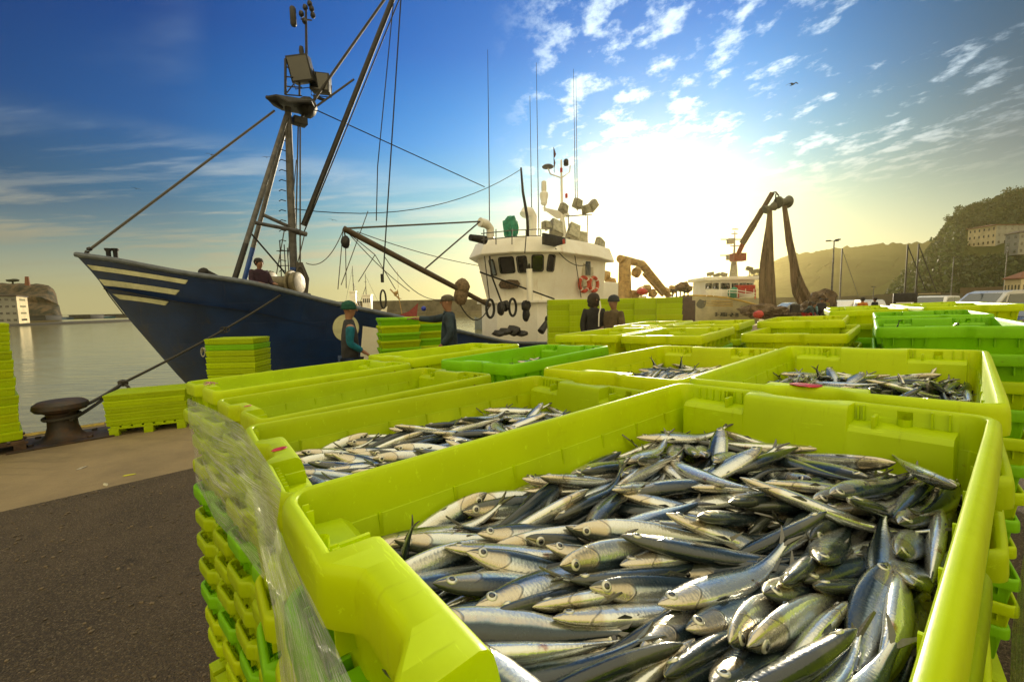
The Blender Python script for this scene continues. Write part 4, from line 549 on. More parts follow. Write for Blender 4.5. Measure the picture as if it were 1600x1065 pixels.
KEEP={"near":[36,38,53,78,98,103,105,109,116,117,118,129,133,135,140,143,149,150,156,158,159,165,167,169,170,174,175,179,180,181,184,191,192,196,197,198,201,202,205,208,209,212,213,214,216,221,222,223,224,225,226,227,228,229,230,231,234,235,236,237,238,241,242,243,246,247,248,250,251,252,253,255,256,258,259,262,266,267,269,270,271,272,273,274,275,276,277,278,279,280,282,283,284,285,286,291,292,293,294,295,296,297,298,299,300,301,302,303,304,305,307,308,309,310,311,313,314,317,318,319,320,321,322,323,324,325,326,327,328,329,330,331,332,333,334,335,336,338,339,341,342,344,345,346,347,348,349,350,351,353,355,356,357,360,361,363,364,365,366,367,368,369,370,371,372,373,374,375,376,377,378,379,380,381,382,383,385,387,388,389],"mid":[117,165,214,230,231,237,256,262,283,284,300,301,303,304,307,309,311,324,325,328,332,333,336,348,351,355,361,372,375,376,377,378,381,385,389],"left":[105,129,165,202,213,214,225,227,231,237,243,248,250,256,269,272,275,276,279,280,282,283,284,285,291,293,297,298,303,304,307,309,313,321,322,327,328,335,341,342,343,344,346,347,353,356,363,365,367,368,370,371,374,375,376,377,381,387,388],"back":[170,191,246,289,313,319,343,349,367,368,374,386],"rest":{"mid":[228,334,314,302,234,374,323,236,229,341,335,259,205,383,331,354,327,252,235,366,360,353,379,317,258,208],"near":[268,245,182,142,114,20,354,134,257,204,289,261,219,215,206,203,177,187,233,44,91,166,162,28,244,185,127,207,183,153,92,60,260,138,110],"back":[342,363,270,288,383,318,297,271,217,174,168,291,266,279,380,344,320,294,248,339,296,290],"left":[305,236,334,299,167,273,233,221,317,234,196,350,323,258,329,245,238,170,274,266,382,310,257,185,184,351,320,259],"cgreen":[191,288,168,246]},"cgreen":[]}
REST=KEEP.get('rest',{}); PILE=[]
FISH={}
def pour(cr,base,idx,rot180=False,zoff=0,name='near',eyes=True,sc_=1.0):
    mwc=CRATE[cr].matrix_world; out=[]
    for i in idx:
        vi,x,y,z,qw,qx,qy,qz=SIM[i]
        from mathutils import Quaternion
        m=Matrix.Translation((x,y,z))@Quaternion((qw,qx,qy,qz)).to_matrix().to_4x4()
        if rot180: m=Matrix.Rotation(math.pi,4,'Z')@m
        m=mwc@Matrix.Translation((CL/2,CW/2,base))@m@Matrix.Scale(sc_,4)
        out.append((i,vi,m))
    return out
WORD={'near':'nearest crate','mid':'crate with upright tails','left':'red-marked crate','back':'yellow crate','cgreen':'bright green crate'}
def region(p,cr):
    q=CRATE[cr].matrix_world.inverted()@p
    a='far end' if q.x>.55 else ('near end' if q.x<.28 else 'middle')
    b='by left wall' if q.y>.31 else ('by right wall' if q.y<.16 else 'between the walls')
    return b+', '+a
for cr,base,rot,szz in (('near',-.137,False,1.05),('mid',-.138,True,1.1),('left',-.138,False,1.1),('back',-.144,True,1.05),('cgreen',-.142,True,1.05)):
    idx=KEEP.get(cr,range(len(SIM)))
    rest=set(REST.get(cr,[]))
    for i,vi,m in pour(cr,base,list(idx)+sorted(rest),rot,sc_=szz):
        if abs((m.to_3x3()@Vector((1,0,0))).normalized().z)>.36: continue
        m=m@Matrix.Scale(.93+.15*((i*37%100)/100),4)
        if i in rest: PILE.append((vi,m)); continue
        up=m.to_3x3()@Vector((0,0,1)); sd=m.to_3x3()@Vector((0,1,0)); hd=m.to_3x3()@Vector((1,0,0))
        look='dark-backed' if up.normalized().z>.35 else ('silver pale-bellied' if up.normalized().z<-.35 else 'silver-sided')
        lab='%s sardine, head %s, %s of %s'%(look,'left' if hd.dot(R_)<0 else 'right',region(m.translation,cr),WORD[cr])
        o=put_fish(vi,m,lab,lab,eyes=(cr in('near','mid','left')))
        FISH[o.name]=(cr,i)
if PILE:
    vs=[];fs=[];du=[];dv=[]
    for vi,m in PILE:
        me=FM[vi][0]; n0=len(vs); vs+=[m@v.co for v in me.vertices]; fs+=[tuple(i+n0 for i in p_.vertices) for p_ in me.polygons]
        du+=[a.value for a in me.attributes['du'].data]; dv+=[a.value for a in me.attributes['dv'].data]
    me=bpy.data.meshes.new('sardine_pile'); me.from_pydata(vs,[],fs); me.materials.append(SK)
    for nm,arr in(('du',du),('dv',dv)): me.attributes.new(nm,'FLOAT','POINT').data.foreach_set('value',arr)
    me.polygons.foreach_set('use_smooth',[True]*len(me.polygons)); o=bpy.data.objects.new('sardine_pile',me); COL.objects.link(o); tag(o,'the smallest sardines showing between the others in the crates','fish',kind='stuff')
# sardines that stick up out of the heaps
def stick(px,py,cr,base,dirv,vi,label,scl=1.0,roll=0):
    mwc=CRATE[cr].matrix_world; p0=mwc@Vector((0,0,base)); n=(mwc.to_3x3()@Vector((0,0,1)))
    p=onplane(px,py,p0,n)
    x=Vector(dirv).normalized(); y=x.cross(Vector((0,0,1))).normalized(); z=x.cross(y)*-1
    z=y.cross(x)*-1
    m=Matrix((x,y,x.cross(y))).transposed().to_4x4()@Matrix.Rotation(roll,4,'X'); m.translation=p
    return put_fish(vi,m@Matrix.Scale(scl,4),label,None)
stick(630,875,'near',-.085,(-.25,.1,-1),1,'sardine standing on its head, forked tail up, at the left end of the nearest crate',.55,.2)
stick(552,850,'near',-.095,(.35,-.2,-1),3,'sardine poking up beside the left handle pocket of the nearest crate',.6,1.2)
stick(1288,605,'mid',-.10,(.45,-.1,-1),5,'sardine tail rising tall against the back wall of the crate behind the nearest one',.85,.4)
stick(1412,612,'mid',-.10,(.2,.5,.9),2,'sardine pointing upright, left of two heads, in the crate behind the nearest one',.55,.3)
stick(1440,608,'mid',-.10,(.6,.2,.75),1,'sardine leaning up to the right, right of two raised heads in the second crate',.8,.6)
stick(1432,735,'near',-.060,(-.35,-.75,.12),4,'sardine facing the viewer at the back right corner of the nearest crate',1.0,.9)
stick(1024,573,'back',-.075,(.4,.3,-.8),2,'sardine with its tail up at the left of the heap in the yellow crate',.6,.5)
stick(1064,574,'back',-.08,(.1,.3,-.9),0,'sardine with its tail up at the right of the heap in the yellow crate',.6,1.2)
stick(1042,519,'pair2',-.06,(.5,.2,-1),0,'dark sardine tail standing in the right crate of the yellow pair',.8,.4)
stick(1209,517,'rowq',-.055,(.2,.2,-1),2,'small dark tail sticking up in the yellow crate beside the bright green one',.7,.9)
stick(1401,517,'rowg',-.05,(.1,.2,-1),1,'dark tail sticking up by the left wall of the bright green crate',.7,1.0)
stick(1489,517,'rowg',-.045,(-.3,-.6,.5),3,'sardine head peering over the near wall of the bright green crate',.8,.5)
stick(1360,484,'h1',-.03,(.8,.1,-.2),1,'dark sardine lying on the rim of the distant lime crate',.8,.5)

# ---------------------------------------------------------------- ground, water, quay
WZ=-1.6
YAW=R(46); D_=Vector((math.sin(YAW),math.cos(YAW),0)); NW=Vector((-math.cos(YAW),math.sin(YAW),0))
DE=G(100,668).dot(NW)
def Q(s,off,z=0.0):           # s along the quay, off towards the water measured from the quay edge
    v=D_*s+NW*(DE+off); return Vector((v.x,v.y,z))
def asphalt_mat():
    m,nt,b,o=nodemat('asphalt')
    n=noise_(nt,.9,6,.65); n2=noise_(nt,150,3,.8); v=N(nt,'ShaderNodeTexVoronoi',inp={'Scale':85}); t=N(nt,'ShaderNodeTexCoord'); nt.links.new(t.outputs['Object'],v.inputs['Vector'])
    v2=N(nt,'ShaderNodeTexVoronoi',inp={'Scale':46}); nt.links.new(t.outputs['Object'],v2.inputs['Vector'])
    c=mixc(nt,smooth(nt,n,.35,.68),(.115,.080,.048),(.060,.041,.026))
    c=mixc(nt,mth(nt,'MULTIPLY',smooth(nt,noise_(nt,70,4,.8),.5,.62),.8),c,(.20,.15,.09))
    c=mixc(nt,smooth(nt,v2.outputs[0],.22,.12),c,(.26,.20,.13))
    c=mixc(nt,mth(nt,'MULTIPLY',smooth(nt,noise_(nt,2.6,8,.8),.55,.70),.7),c,(.022,.017,.013))
    nt.links.new(c,b.inputs['Base Color']); b.inputs['Roughness'].default_value=.82
    bump(nt,mth(nt,'ADD',mth(nt,'MULTIPLY',v.outputs[0],1.2),n2),b,1,.018); return m
def concrete_mat():
    m,nt,b,o=nodemat('quay_concrete')
    n=noise_(nt,.7,8,.7); n2=noise_(nt,30,6,.75); st=noise_(nt,1,6,.7,vec=mapping(nt,(.5,5,1),(0,0,-YAW+math.pi/2)))
    c=mixc(nt,smooth(nt,n,.32,.7),(.27,.20,.105),(.17,.125,.068))
    c=mixc(nt,mth(nt,'MULTIPLY',smooth(nt,st,.52,.72),.6),c,(.10,.075,.042))
    c=mixc(nt,smooth(nt,n2,.60,.75),c,(.26,.21,.13))
    v=N(nt,'ShaderNodeTexVoronoi',feature='DISTANCE_TO_EDGE',inp={'Scale':.16}); nt.links.new(mapping(nt,(1,1,0)),v.inputs['Vector'])
    c=mixc(nt,smooth(nt,v.outputs[0],.008,.002),c,(.03,.025,.02))
    nt.links.new(c,b.inputs['Base Color']); nt.links.new(mth(nt,'MULTIPLY_ADD',n2,.3,.6),b.inputs['Roughness'])
    bump(nt,mth(nt,'ADD',n2,mth(nt,'MULTIPLY',st,.5)),b,.5,.012); return m
def water_mat():
    m,nt,b,o=nodemat('harbour_water')
    b.inputs['Base Color'].default_value=(.22,.20,.08,1); b.inputs['Roughness'].default_value=.07; b.inputs['IOR'].default_value=1.55
    b.inputs['Specular IOR Level'].default_value=.9
    a=noise_(nt,1.1,6,.55,vec=mapping(nt,(.45,1.6,1),(0,0,R(8)))); c=noise_(nt,.16,4,.5,vec=mapping(nt,(.5,1.6,1),(0,0,R(-10)))); e=noise_(nt,6,4,.6,vec=mapping(nt,(.5,1.5,1)))
    bump(nt,mth(nt,'ADD',mth(nt,'ADD',a,mth(nt,'MULTIPLY',c,2.6)),mth(nt,'MULTIPLY',e,.10)),b,.22,.14); return m
ASPH,CONC,WATER=asphalt_mat(),concrete_mat(),water_mat()
g=MB(); g.add([(-1400,-300,WZ),(1600,-300,WZ),(1600,1900,WZ),(-1400,1900,WZ)],[(0,1,2,3)])
tag(g.build('water',WATER),kind='structure')
g=MB(); g.prism([Q(-70,0,-4),Q(95,0,-4),Q(95,-220,-4),Q(-70,-220,-4)],(0,0,4)); tag(g.build('quay',CONC),kind='structure')
g=MB(); g.add([Q(-69,-3.35,.004),Q(94,-3.35,.004),Q(94,-219,.004),Q(-69,-219,.004)],[(0,1,2,3)]); tag(g.build('road',ASPH),kind='structure')
YP=simple('worn_yellow_paint',(.50,.34,.02),.7,0,.5,9,.2)
g=MB(); 
for k in range(14): g.add([Q(-14+k*2,-.05,.004),Q(-12.2+k*2,-.05,.004),Q(-12.2+k*2,-.24,.004),Q(-14+k*2,-.24,.004)],[(0,1,2,3)])
tag(g.build('edge_line',YP),kind='structure')
# land on the right of the harbour, under the hill
land=simple('dry_ground',(.10,.095,.05),.9,0,.4,.05,.2,.5,.2)
g=MB(); g.prism([P(1170,480,125).xy.to_3d()+Vector((0,0,-3)),Vector((60,88,-3)),Vector((160,40,-3)),Vector((900,60,-3)),Vector((900,500,-3)),P(1390,480,240).xy.to_3d()+Vector((0,0,-3))],(0,0,2.2)); tag(g.build('shore',land),kind='structure')
# ---------------------------------------------------------------- bollard
IRON=simple('rusty_black_iron',(.035,.030,.027),.55,.35,.5,5,.5,30,.01,c2=(.085,.045,.022))
b0=G(101,686)
t=thing('bollard','black cast iron mooring bollard with a mushroom head on the quay edge','bollard',b0,YAW); t.scale=(.84,.84,.92)
m_=MB(); m_.lathe([(.33,.0),(.335,.025),(.25,.05),(.20,.10),(.172,.20),(.165,.33),(.18,.39),(.24,.42)],n=32)
m_.build('post',IRON,t,bevel=0)
m_=MB(); m_.lathe([(.20,.415),(.285,.43),(.315,.47),(.305,.525),(.25,.565),(.12,.58),(.02,.583)],n=32); m_.build('head',IRON,t)
m_=MB(); m_.box((0,0,.012),(1.1,.85,.024)); m_.build('base_plate',IRON,t,bevel=.008)
for a in range(4):
    m_=MB(); m_.lathe([(.035,0),(.035,.02),(.03,.028)],(.44*math.cos(a*math.pi/2+.7),.36*math.sin(a*math.pi/2+.7),.024),n=6); m_.build('bolt',IRON,t)
# ---------------------------------------------------------------- flat stacked crates
def slab_mesh(name,mat,w=1.0,d=.60,h=.09):
    q=MB(); q.box((0,0,h*.5),(w*.985,d*.98,h*.80)); q.box((0,0,h*.80),(w,d,h*.30)); q.box((0,0,h*.10),(w*.97,d*.965,h*.20))
    for k in range(9): q.box(((k-4)*w/9.5,0,h*.45),(.012,d*.995,h*.5))
    for k in range(6): q.box((0,(k-2.5)*d/6.4,h*.45),(w*.995,.012,h*.5))
    for k in range(7):
        q.bar((-w*.48,-d*.46+k*d*.145,h*.955),(w*.48,-d*.40+k*d*.13,h*.955),.02,.008)
    o=q.build(name,mat,bevel=.004); me=o.data; bpy.data.objects.remove(o); return me
SLABS=[slab_mesh('flat_crate',m_) for m_ in(LIME,LIME2,GREEN,YELL)]
TALL=[slab_mesh('flat_crate',m_,.62,1.0,.14) for m_ in(LIME,LIME2,GREEN,YELL)]
def slab_stack(c,rz,n,h,meshes,label,group,seq,jit=.008,z0=.13):
    rr=random.Random(int(c[0]*100)); out=[]
    for k in range(n):
        o=bpy.data.objects.new('flat_crate',meshes[seq[k%len(seq)]]); COL.objects.link(o)
        o.location=(c[0]+rr.uniform(-jit,jit),c[1]+rr.uniform(-jit,jit),z0+k*h); o.rotation_euler=(0,0,rz+rr.uniform(-.012,.012))
        tag(o,label,'crate',group); out.append(o)
    return out
WOOD=simple('old_pallet_wood',(.10,.055,.028),.8,0,.4,8,.4,40,.006)
def pallet(c,rz,w,d,mat,label):
    q=MB()
    for k in range(7): q.box(((k-3)*w/7.2,0,.117),(w/9,d,.022))
    for k in(-1,0,1):
        q.box((0,k*d*.44,.096),(w,.09,.02))
        for j in(-1,0,1): q.box((j*w*.43,k*d*.44,.043),(.10,.09,.086))
    o=q.build('pallet',mat,bevel=.003); o.location=(c[0],c[1],.0); o.rotation_euler=(0,0,rz); return tag(o,label,'pallet')
# low stack right of the bollard
A=G(174,683); B=G(284,670); dd=(B-A); ang0=math.atan2(dd.y,dd.x); c0=(A+B)/2+Vector((-math.sin(ang0),math.cos(ang0),0))*.33
slab_stack(c0,ang0,5,.085,[slab_mesh('flat_crate',m_,.88,.56) for m_ in(LIME,LIME2,GREEN,YELL)],'flat olive green crate of the low pile right of the bollard','low pile right of the bollard',[1,1,1,0,1])
pallet(c0,ang0,.84,.54,LIME2,'green pallet under the low pile right of the bollard')
SLABS[1]
# block of crates in front of the hull
c1=P(375,560,6.6); c1.z=0
SM=[slab_mesh('flat_crate',m_,.74,.48) for m_ in(LIME,LIME2,GREEN,YELL)]
slab_stack(c1,R(3),8,.094,SM,'flat green crate stacked on the quay before the blue hull','crates stacked before the blue hull',[1,0,1,0,1,1,2,1],z0=.47)
slab_stack(c1,R(3),4,.0839,SM,'lowest green crates of the stack before the blue hull','lowest crates before the blue hull',[1,0,1],z0=.135)
top=c1.copy(); 
pallet(c1,R(3),.72,.46,LIME2,'green pallet under the stack before the blue hull')
tw=MB()
for k in range(5): tw.torus(P(317,550,6.6)+Vector((0,.012*k,.0)),.045,.006,20,6,(R(90),R(8*k),.1*k),(.7,1.6))
tag(tw.build('rope_coil',simple('dirty_white_rope',(.5,.46,.36),.8,0,.3,60,.5)),'small coil of pale cord hanging beside the crates before the hull','rope')
# green crates by the men : two stacks of open fish crates
for j,(px,yy) in enumerate(((612,8.5),(652,8.9))):
    c=P(px,500,yy)
    for k in range(9):
        kd=['green','lime','green','olive'][(k+j)%4] if k>0 else ('green' if j==0 else 'yellow')
        put_crate(c.x-.3,c.y-.1,1.45-.0-k*.150,R(62),kd,'green ribbed crate in the stacks before the man in the cap','ribbed crates stacked before the man in the cap',tilt=False,flip=bool(k%2))
# wrapped pallets behind the two men
WP=[]
p0=P(870,480,10.6); p1=P(1040,480,10.2)
for j in range(6):
    f=j/5*.985; c=p0.lerp(p1,f); an=R(-3)
    sq=[[0,0,1,0],[0,1,0,0],[3,0,0,1]][j%3]
    lab='pale lime crate in the %s pallet load behind the two men'%(['left','middle','right'][j//2])
    slab_stack((c.x+.10,c.y+.3,0),an,12,.137,TALL,lab,lab,sq,z0=.135)
for j in range(3):
    c=p0.lerp(p1,(j*2+.5)/5*.985); pallet((c.x+.1,c.y+.3,0),R(-3),1.2,1.0,WOOD,'wooden pallet under the %s load behind the two men'%['left','middle','right'][j])
# pallet load at the left frame edge
cL=G(6,712); cL=Vector((cL.x-.50,cL.y+.02,0))
slab_stack((cL.x,cL.y,0),R(52),13,.108,[slab_mesh('flat_crate',m_,.9,.62,.112) for m_ in(LIME,LIME2,GREEN,YELL)],'yellow-green crate in the tall load at the left frame edge','tall load at the left edge',[0,0,3,0,1],z0=.14)
pallet((cL.x,cL.y,0),R(52),.98,.68,WOOD,'dark wooden pallet under the tall load at the left edge')
# ---------------------------------------------------------------- stretch film
def film_mat(name,rot,alpha):
    m,nt,b,o=nodemat(name)
    b.inputs['Base Color'].default_value=(.95,.95,.80,1); b.inputs['Roughness'].default_value=.10; b.inputs['Specular IOR Level'].default_value=.9
    u=noise_(nt,1,8,.72,vec=mapping(nt,(1.2,34,1),(0,0,0),'UV')); u2=noise_(nt,1,6,.7,vec=mapping(nt,(2.2,90,1),(0,0,0.05),'UV')); blot=noise_(nt,3.0,4,.6,vec=mapping(nt,(1,2,1),(0,0,0),'UV'))
    fac=mth(nt,'ADD',mth(nt,'MULTIPLY',smooth(nt,u,.50,.60),.55),mth(nt,'MULTIPLY',smooth(nt,u2,.56,.64),.5))
    fac=mth(nt,'MULTIPLY_ADD',fac,.80,mth(nt,'MULTIPLY_ADD',blot,.40,.02))
    bump(nt,mth(nt,'ADD',u,mth(nt,'MULTIPLY',u2,.35)),b,.9,.02)
    tr=N(nt,'ShaderNodeBsdfTransparent'); tr.inputs[0].default_value=(.93,.95,.90,1)
    ms=N(nt,'ShaderNodeMixShader'); nt.links.new(mth(nt,'MULTIPLY',fac,alpha,clamp=True),ms.inputs[0]); nt.links.new(tr.outputs[0],ms.inputs[1]); nt.links.new(b.outputs[0],ms.inputs[2]); nt.links.new(ms.outputs[0],o.inputs[0]); return m
FILM=film_mat('stretch_film',0,1.25)
def film(grid,label,out=.0,fold=.011,sub=16):
    # grid: rows of control points (Vector); bilinear patch with crumpled folds
    nu=len(grid[0])-1; nv=len(grid)-1; vs=[];uv=[];fs=[]
    NU,NV=nu*sub,nv*sub
    for j in range(NV+1):
        for i in range(NU+1):
            a=min(i//sub,nu-1); b=min(j//sub,nv-1); fu=i/sub-a; fv=j/sub-b
            p=(grid[b][a]*(1-fu)+grid[b][a+1]*fu)*(1-fv)+(grid[b+1][a]*(1-fu)+grid[b+1][a+1]*fu)*fv
            k=noise.noise(Vector((i/sub*.9,j/sub*4.0,0)))*fold*min(1,3*i/NU,3*(NU-i)/NU,3*j/NV,3*(NV-j)/NV)
            p=p+(-NW*0+Vector((-.62,-.6,0)))*k
            vs.append(p); uv.append((i/NU*nu,j/NV*nv))
    for j in range(NV):
        for i in range(NU): a=j*(NU+1)+i; fs.append((a,a+1,a+NU+2,a+NU+1))
    me=bpy.data.meshes.new('stretch_film'); me.from_pydata(vs,[],fs); me.materials.append(FILM)
    ul=me.uv_layers.new(name='UVMap'); 
    for l in me.loops: ul.data[l.index].uv=uv[l.vertex_index]
    me.polygons.foreach_set('use_smooth',[True]*len(me.polygons))
    o=bpy.data.objects.new('stretch_film',me); COL.objects.link(o); return tag(o,label,'stretch film')
# the plane of the left ends of the three left stacks
e0=Vector((-1.358,1.684,0)); e1=Vector((-.23,.40,0)); ed=(e1-e0).normalized(); en=Vector((ed.y,-ed.x,0))
if en.dot(Vector((-1,-1,0)))<0: en=-en
def FP(px,py,o=.03): return onplane(px,py,e0+en*o,en)
g1=[[FP(293,622),FP(335,640),FP(378,664),FP(414,716)],
    [FP(294,655,.05),FP(335,694,.05),FP(378,720,.04),FP(440,760,.03)],
    [FP(303,700,.04),FP(345,760,.05),FP(385,800,.05),FP(428,850,.03)],
    [FP(306,752,.05),FP(338,815,.05),FP(372,850,.05),FP(412,905,.04)]]
# film runs diagonally: rows follow the wrinkles
film(g1,'stretch film wound diagonally round the left crate stacks')
def FN(px,py,o=.012):
    a=CRATE['near'].matrix_world@Vector((0,CW,0)); l=CRATE['near'].matrix_world.to_3x3()@Vector((1,0,0)); l.z=0; l.normalize()
    return onplane(px,py,a-l*o,l)
g2=[[FN(392,755,.02),FN(405,850,.03),FN(428,960,.03),FN(440,1075,.03),FN(455,1250,.03)],
    [FN(424,790,.012),FN(445,880,.014),FN(478,985,.018),FN(505,1080,.02),FN(540,1250,.02)],
    [FN(436,830,.006),FN(472,905,.008),FN(520,1000,.008),FN(556,1080,.010),FN(610,1250,.01)]]
film(g2,'clear stretch film hanging in folds below the corner of the nearest crate',fold=.004)
def FR(px,py,o=.012):
    a=CRATE['near'].matrix_world@Vector((0,0,0)); s_=CRATE['near'].matrix_world.to_3x3()@Vector((0,-1,0)); s_.z=0; s_.normalize()
    return onplane(px,py,a+s_*o,s_)
def FRc(x,z,o=.012):
    a=CRATE['near'].matrix_world; return a@Vector((x,-o,z))
g3=[[FRc(.82,-.05,.03),FRc(.5,-.05,.02),FRc(.1,-.05,.02)],[FRc(.81,-.30,.012),FRc(.5,-.30,.015),FRc(.1,-.30,.015)],[FRc(.80,-.60,.012),FRc(.5,-.60,.012),FRc(.1,-.6,.012)]]
film(g3,'stretch film on the right side of the nearest crate stack',fold=.004)

rg=random.Random(21); q=MB()
for k in range(1500):
    x=rg.uniform(-4.6,-.9); y=rg.uniform(1.5,4.6)
    if Vector((x,y,0)).dot(NW)-DE>-3.4: continue
    s_=rg.choice((.004,.005,.006,.008,.011)); n0=len(q.v); q.blob((x,y,.004+s_*.4),(s_*rg.uniform(.8,1.6),s_,s_*.6),1,.4,3,k)
tag(q.build('grit',simple('brown_grit',(.17,.125,.075),.9,0,.4,30,0,c2=(.05,.04,.03))),'fine brown grit scattered over the asphalt','grit',kind='stuff')
for k,(px,py,c_,nm) in enumerate(((202,742,(.55,.55,.03),'yellow green'),(128,731,(.45,.42,.35),'pale'),(165,757,(.5,.45,.3),'cream'))):
    q=MB(); q.blob((0,0,.004),(.05,.018,.005),2,.6,3,k); o=q.build('litter',simple('litter_'+nm.replace(' ','_'),c_,.7)); o.location=G(px,py); o.rotation_euler=(0,0,.5+k); tag(o,nm+' scrap of litter lying on the concrete quay','litter')

# ---------------------------------------------------------------- the blue and white fishing boat
BO=4.1                                  # centre line, metres out from the quay edge
base=Q(0,BO,0)
boat=thing('fishing_boat','large dark blue and white fishing boat moored bow-left along the quay','fishing boat',base,0)
boat.rotation_euler=(0,0,math.atan2(D_.y,D_.x))
BM=Matrix.Translation(base)@Matrix.Rotation(math.atan2(D_.y,D_.x),4,'Z'); BI=BM.inverted()
# boat space: x from bow to stern, y towards the open water, z up
def bp(px,py,off=0.0):
    p=onplane(px,py,base+NW*off,NW); return BI@p
def bx(px,py,x):                         # a point on a cross plane x = const
    p=onplane(px,py,BM@Vector((x,0,0)),D_); return BI@p
NAVY=streaky('navy_hull_paint',(.005,.026,.110),(.004,.016,.062),(.06,.045,.03),.36,.5)
WHT=streaky('cream_white_paint',(.86,.84,.76),(.80,.76,.66),(.50,.33,.16),.42,.4)
BLU=simple('blue_mast_paint',(.01,.07,.32),.4,0,.3,4,.1)
GREY=simple('weathered_grey_steel',(.115,.11,.108),.5,.1,.35,5,.2)
DARK=simple('dark_steel',(.035,.033,.032),.55,.3,.3,8,.2)
TAN=simple('ochre_machine_paint',(.42,.26,.08),.55,.0,.35,4,.25)
GLASSD=simple('dark_window_glass',(.012,.014,.016),.06,0,0,3,0,coat=1)
RUBR=simple('black_rubber',(.018,.018,.018),.7)
ROPE=simple('grey_rope',(.11,.10,.085),.85,0,.3,80,.6,120,.003)
WIRE=simple('dark_wire',(.02,.02,.02),.5,.4)
REDP=simple('red_paint',(.50,.03,.015),.45); ORNG=simple('orange_red_ring',(.55,.045,.01),.5)
GRN=simple('green_tarp',(.03,.26,.16),.7,0,.3,6,.5,20,.02)
STRIPE=simple('pale_cream_stripe',(.66,.66,.44),.5,0,.2,3,.1,10,.004)
tip=bp(119,399); 
sheer=[tuple(bp(px,py,-hb)) for px,py,hb in((119,399,0),(180,407,.62),(290,429,1.55),(387,441,2.15),(460,459,2.6),(530,477,2.95),(600,491,3.2))]
stem=[tuple(bp(px,py)) for px,py in((119,399),(150,432),(200,497),(245,549),(292,602))]
SX=[p[0] for p in sheer]; SH=[-p[1] for p in sheer]; SZ=[p[2] for p in sheer]
SX+= [9,13,18,23,27.5]; SH+=[3.35,3.4,3.4,3.3,2.7]; z_=SZ[-1]; SZ+=[.45,.12,.10,.15,.4]
def interp(xs,ys,x):
    if x<=xs[0]: return ys[0]
    for i in range(len(xs)-1):
        if x<=xs[i+1]:
            t=(x-xs[i])/(xs[i+1]-xs[i]); return ys[i]+(ys[i+1]-ys[i])*t
    return ys[-1]
def smi(xs,ys,x,w=.35): return sum(interp(xs,ys,x+k*w/2)*c for k,c in((-2,.1),(-1,.2),(0,.4),(1,.2),(2,.1)))
x0=SX[0]
def halfb(x): return interp(SX,SH,x) if x<x0+.3 else smi(SX,SH,x,min(.5,(x-x0)*.5))
def sheerz(x): return interp(SX,SZ,x) if x<x0+.3 else smi(SX,SZ,x,min(.5,(x-x0)*.5))
TX_=[p[0] for p in stem]+[stem[-1][0]+1.1,stem[-1][0]+2.2]; TZ_=[p[2] for p in stem]+[-1.7,-2.6]
def keelz(x): return max(-2.6,interp(TX_,TZ_,x)) if x<TX_[-1] else -2.6
def hull(x,v):
    zt,zb=sheerz(x),keelz(x); z=zt+(zb-zt)*v
    k=max(.10,.78-.085*max(0,x-x0)); y=halfb(x)*max(0,1-v)**k
    return Vector((x,y,z))
xs=[x0+ (27.5-x0)*((i/60)**1.45) for i in range(61)]
NVv=16
hm=MB()
for side in(-1,1):
    vs=[hull(x,(j/NVv)**1.15)*1 for x in xs for j in range(NVv+1)]
    vs=[Vector((v.x,side*v.y,v.z)) for v in vs]
    n0=len(hm.v); hm.v+=vs
    for i in range(60):
        for j in range(NVv):
            a=n0+i*(NVv+1)+j; hm.f.append((a,a+1,a+NVv+2,a+NVv+1))
            # lower-aft part of the side is white with a navy band on top
            q=(vs[i*(NVv+1)+j]+vs[(i+1)*(NVv+1)+j+1])/2
            white = q.x>SX[5]+.35 and q.z<sheerz(q.x)-.42 and q.z>sheerz(q.x)-1.35
            hm.m.append(1 if white else 0)
# transom
n0=len(hm.v); xe=27.5; prof_=[hull(xe,(j/NVv)) for j in range(NVv+1)]
hm.v+=[Vector((xe,-p.y,p.z)) for p in prof_]+[Vector((xe,p.y,p.z)) for p in prof_]
for j in range(NVv): hm.f.append((n0+j,n0+j+1,n0+NVv+2+j,n0+NVv+1+j)); hm.m.append(1)
hm.build('hull',[NAVY,WHT],boat,smooth=50)
# bulwark cap and deck
cap=MB()
for side in(-1,1): cap.tube([Vector((x,side*halfb(x),sheerz(x)+.02)) for x in xs],.055,8)
cap.build('bulwark_rail',[simple('rail_paint',(.10,.12,.15),.4,.1)],boat)
dk=MB(); n0=0; pts=[x for x in xs if x>x0+.3]
for x in pts: dk.v+=[Vector((x,-halfb(x)*.94,sheerz(x)-.62)),Vector((x,halfb(x)*.94,sheerz(x)-.62))]
for i in range(len(pts)-1): dk.f.append((2*i,2*i+1,2*i+3,2*i+2)); dk.m.append(0)
dk.build('deck',simple('deck_planks',(.13,.10,.06),.7),boat)
# three pale stripes on the bow and the disc behind the first man
def hull_at(px,py):
    best=None
    d=ray(px,py); o_=BI@EYE; dl=BI.to_3x3()@d
    # march along the ray until it meets the near side
    t0=None; lo=6;hi=24
    def f(t):
        p=o_+dl*t; zt,zb=sheerz(p.x),keelz(p.x)
        if p.x<x0: return -abs(p.y)-.05
        v=(zt-p.z)/(zt-zb) if zt>zb else 2
        if v<0 or v>1: v=min(max(v,0),1)
        return hull(p.x,v).y-abs(p.y)
    t=lo; prev=f(t)
    while t<hi:
        t+=.05; c=f(t)
        if prev<0<=c: 
            a,b=t-.05,t
            for _ in range(20):
                m=(a+b)/2
                if f(m)<0: a=m
                else: b=m
            return o_+dl*b
        prev=c
    return None
ST=[((131,412.6),(294,437.7),(290,443.7),(140,421)),((156,436),(281,453.5),(275,460.5),(164.5,446)),((177,459),(264,471),(259,477),(189,467.5))]
outw=BI.to_3x3()@Vector((-.3,-1,.0)).normalized()
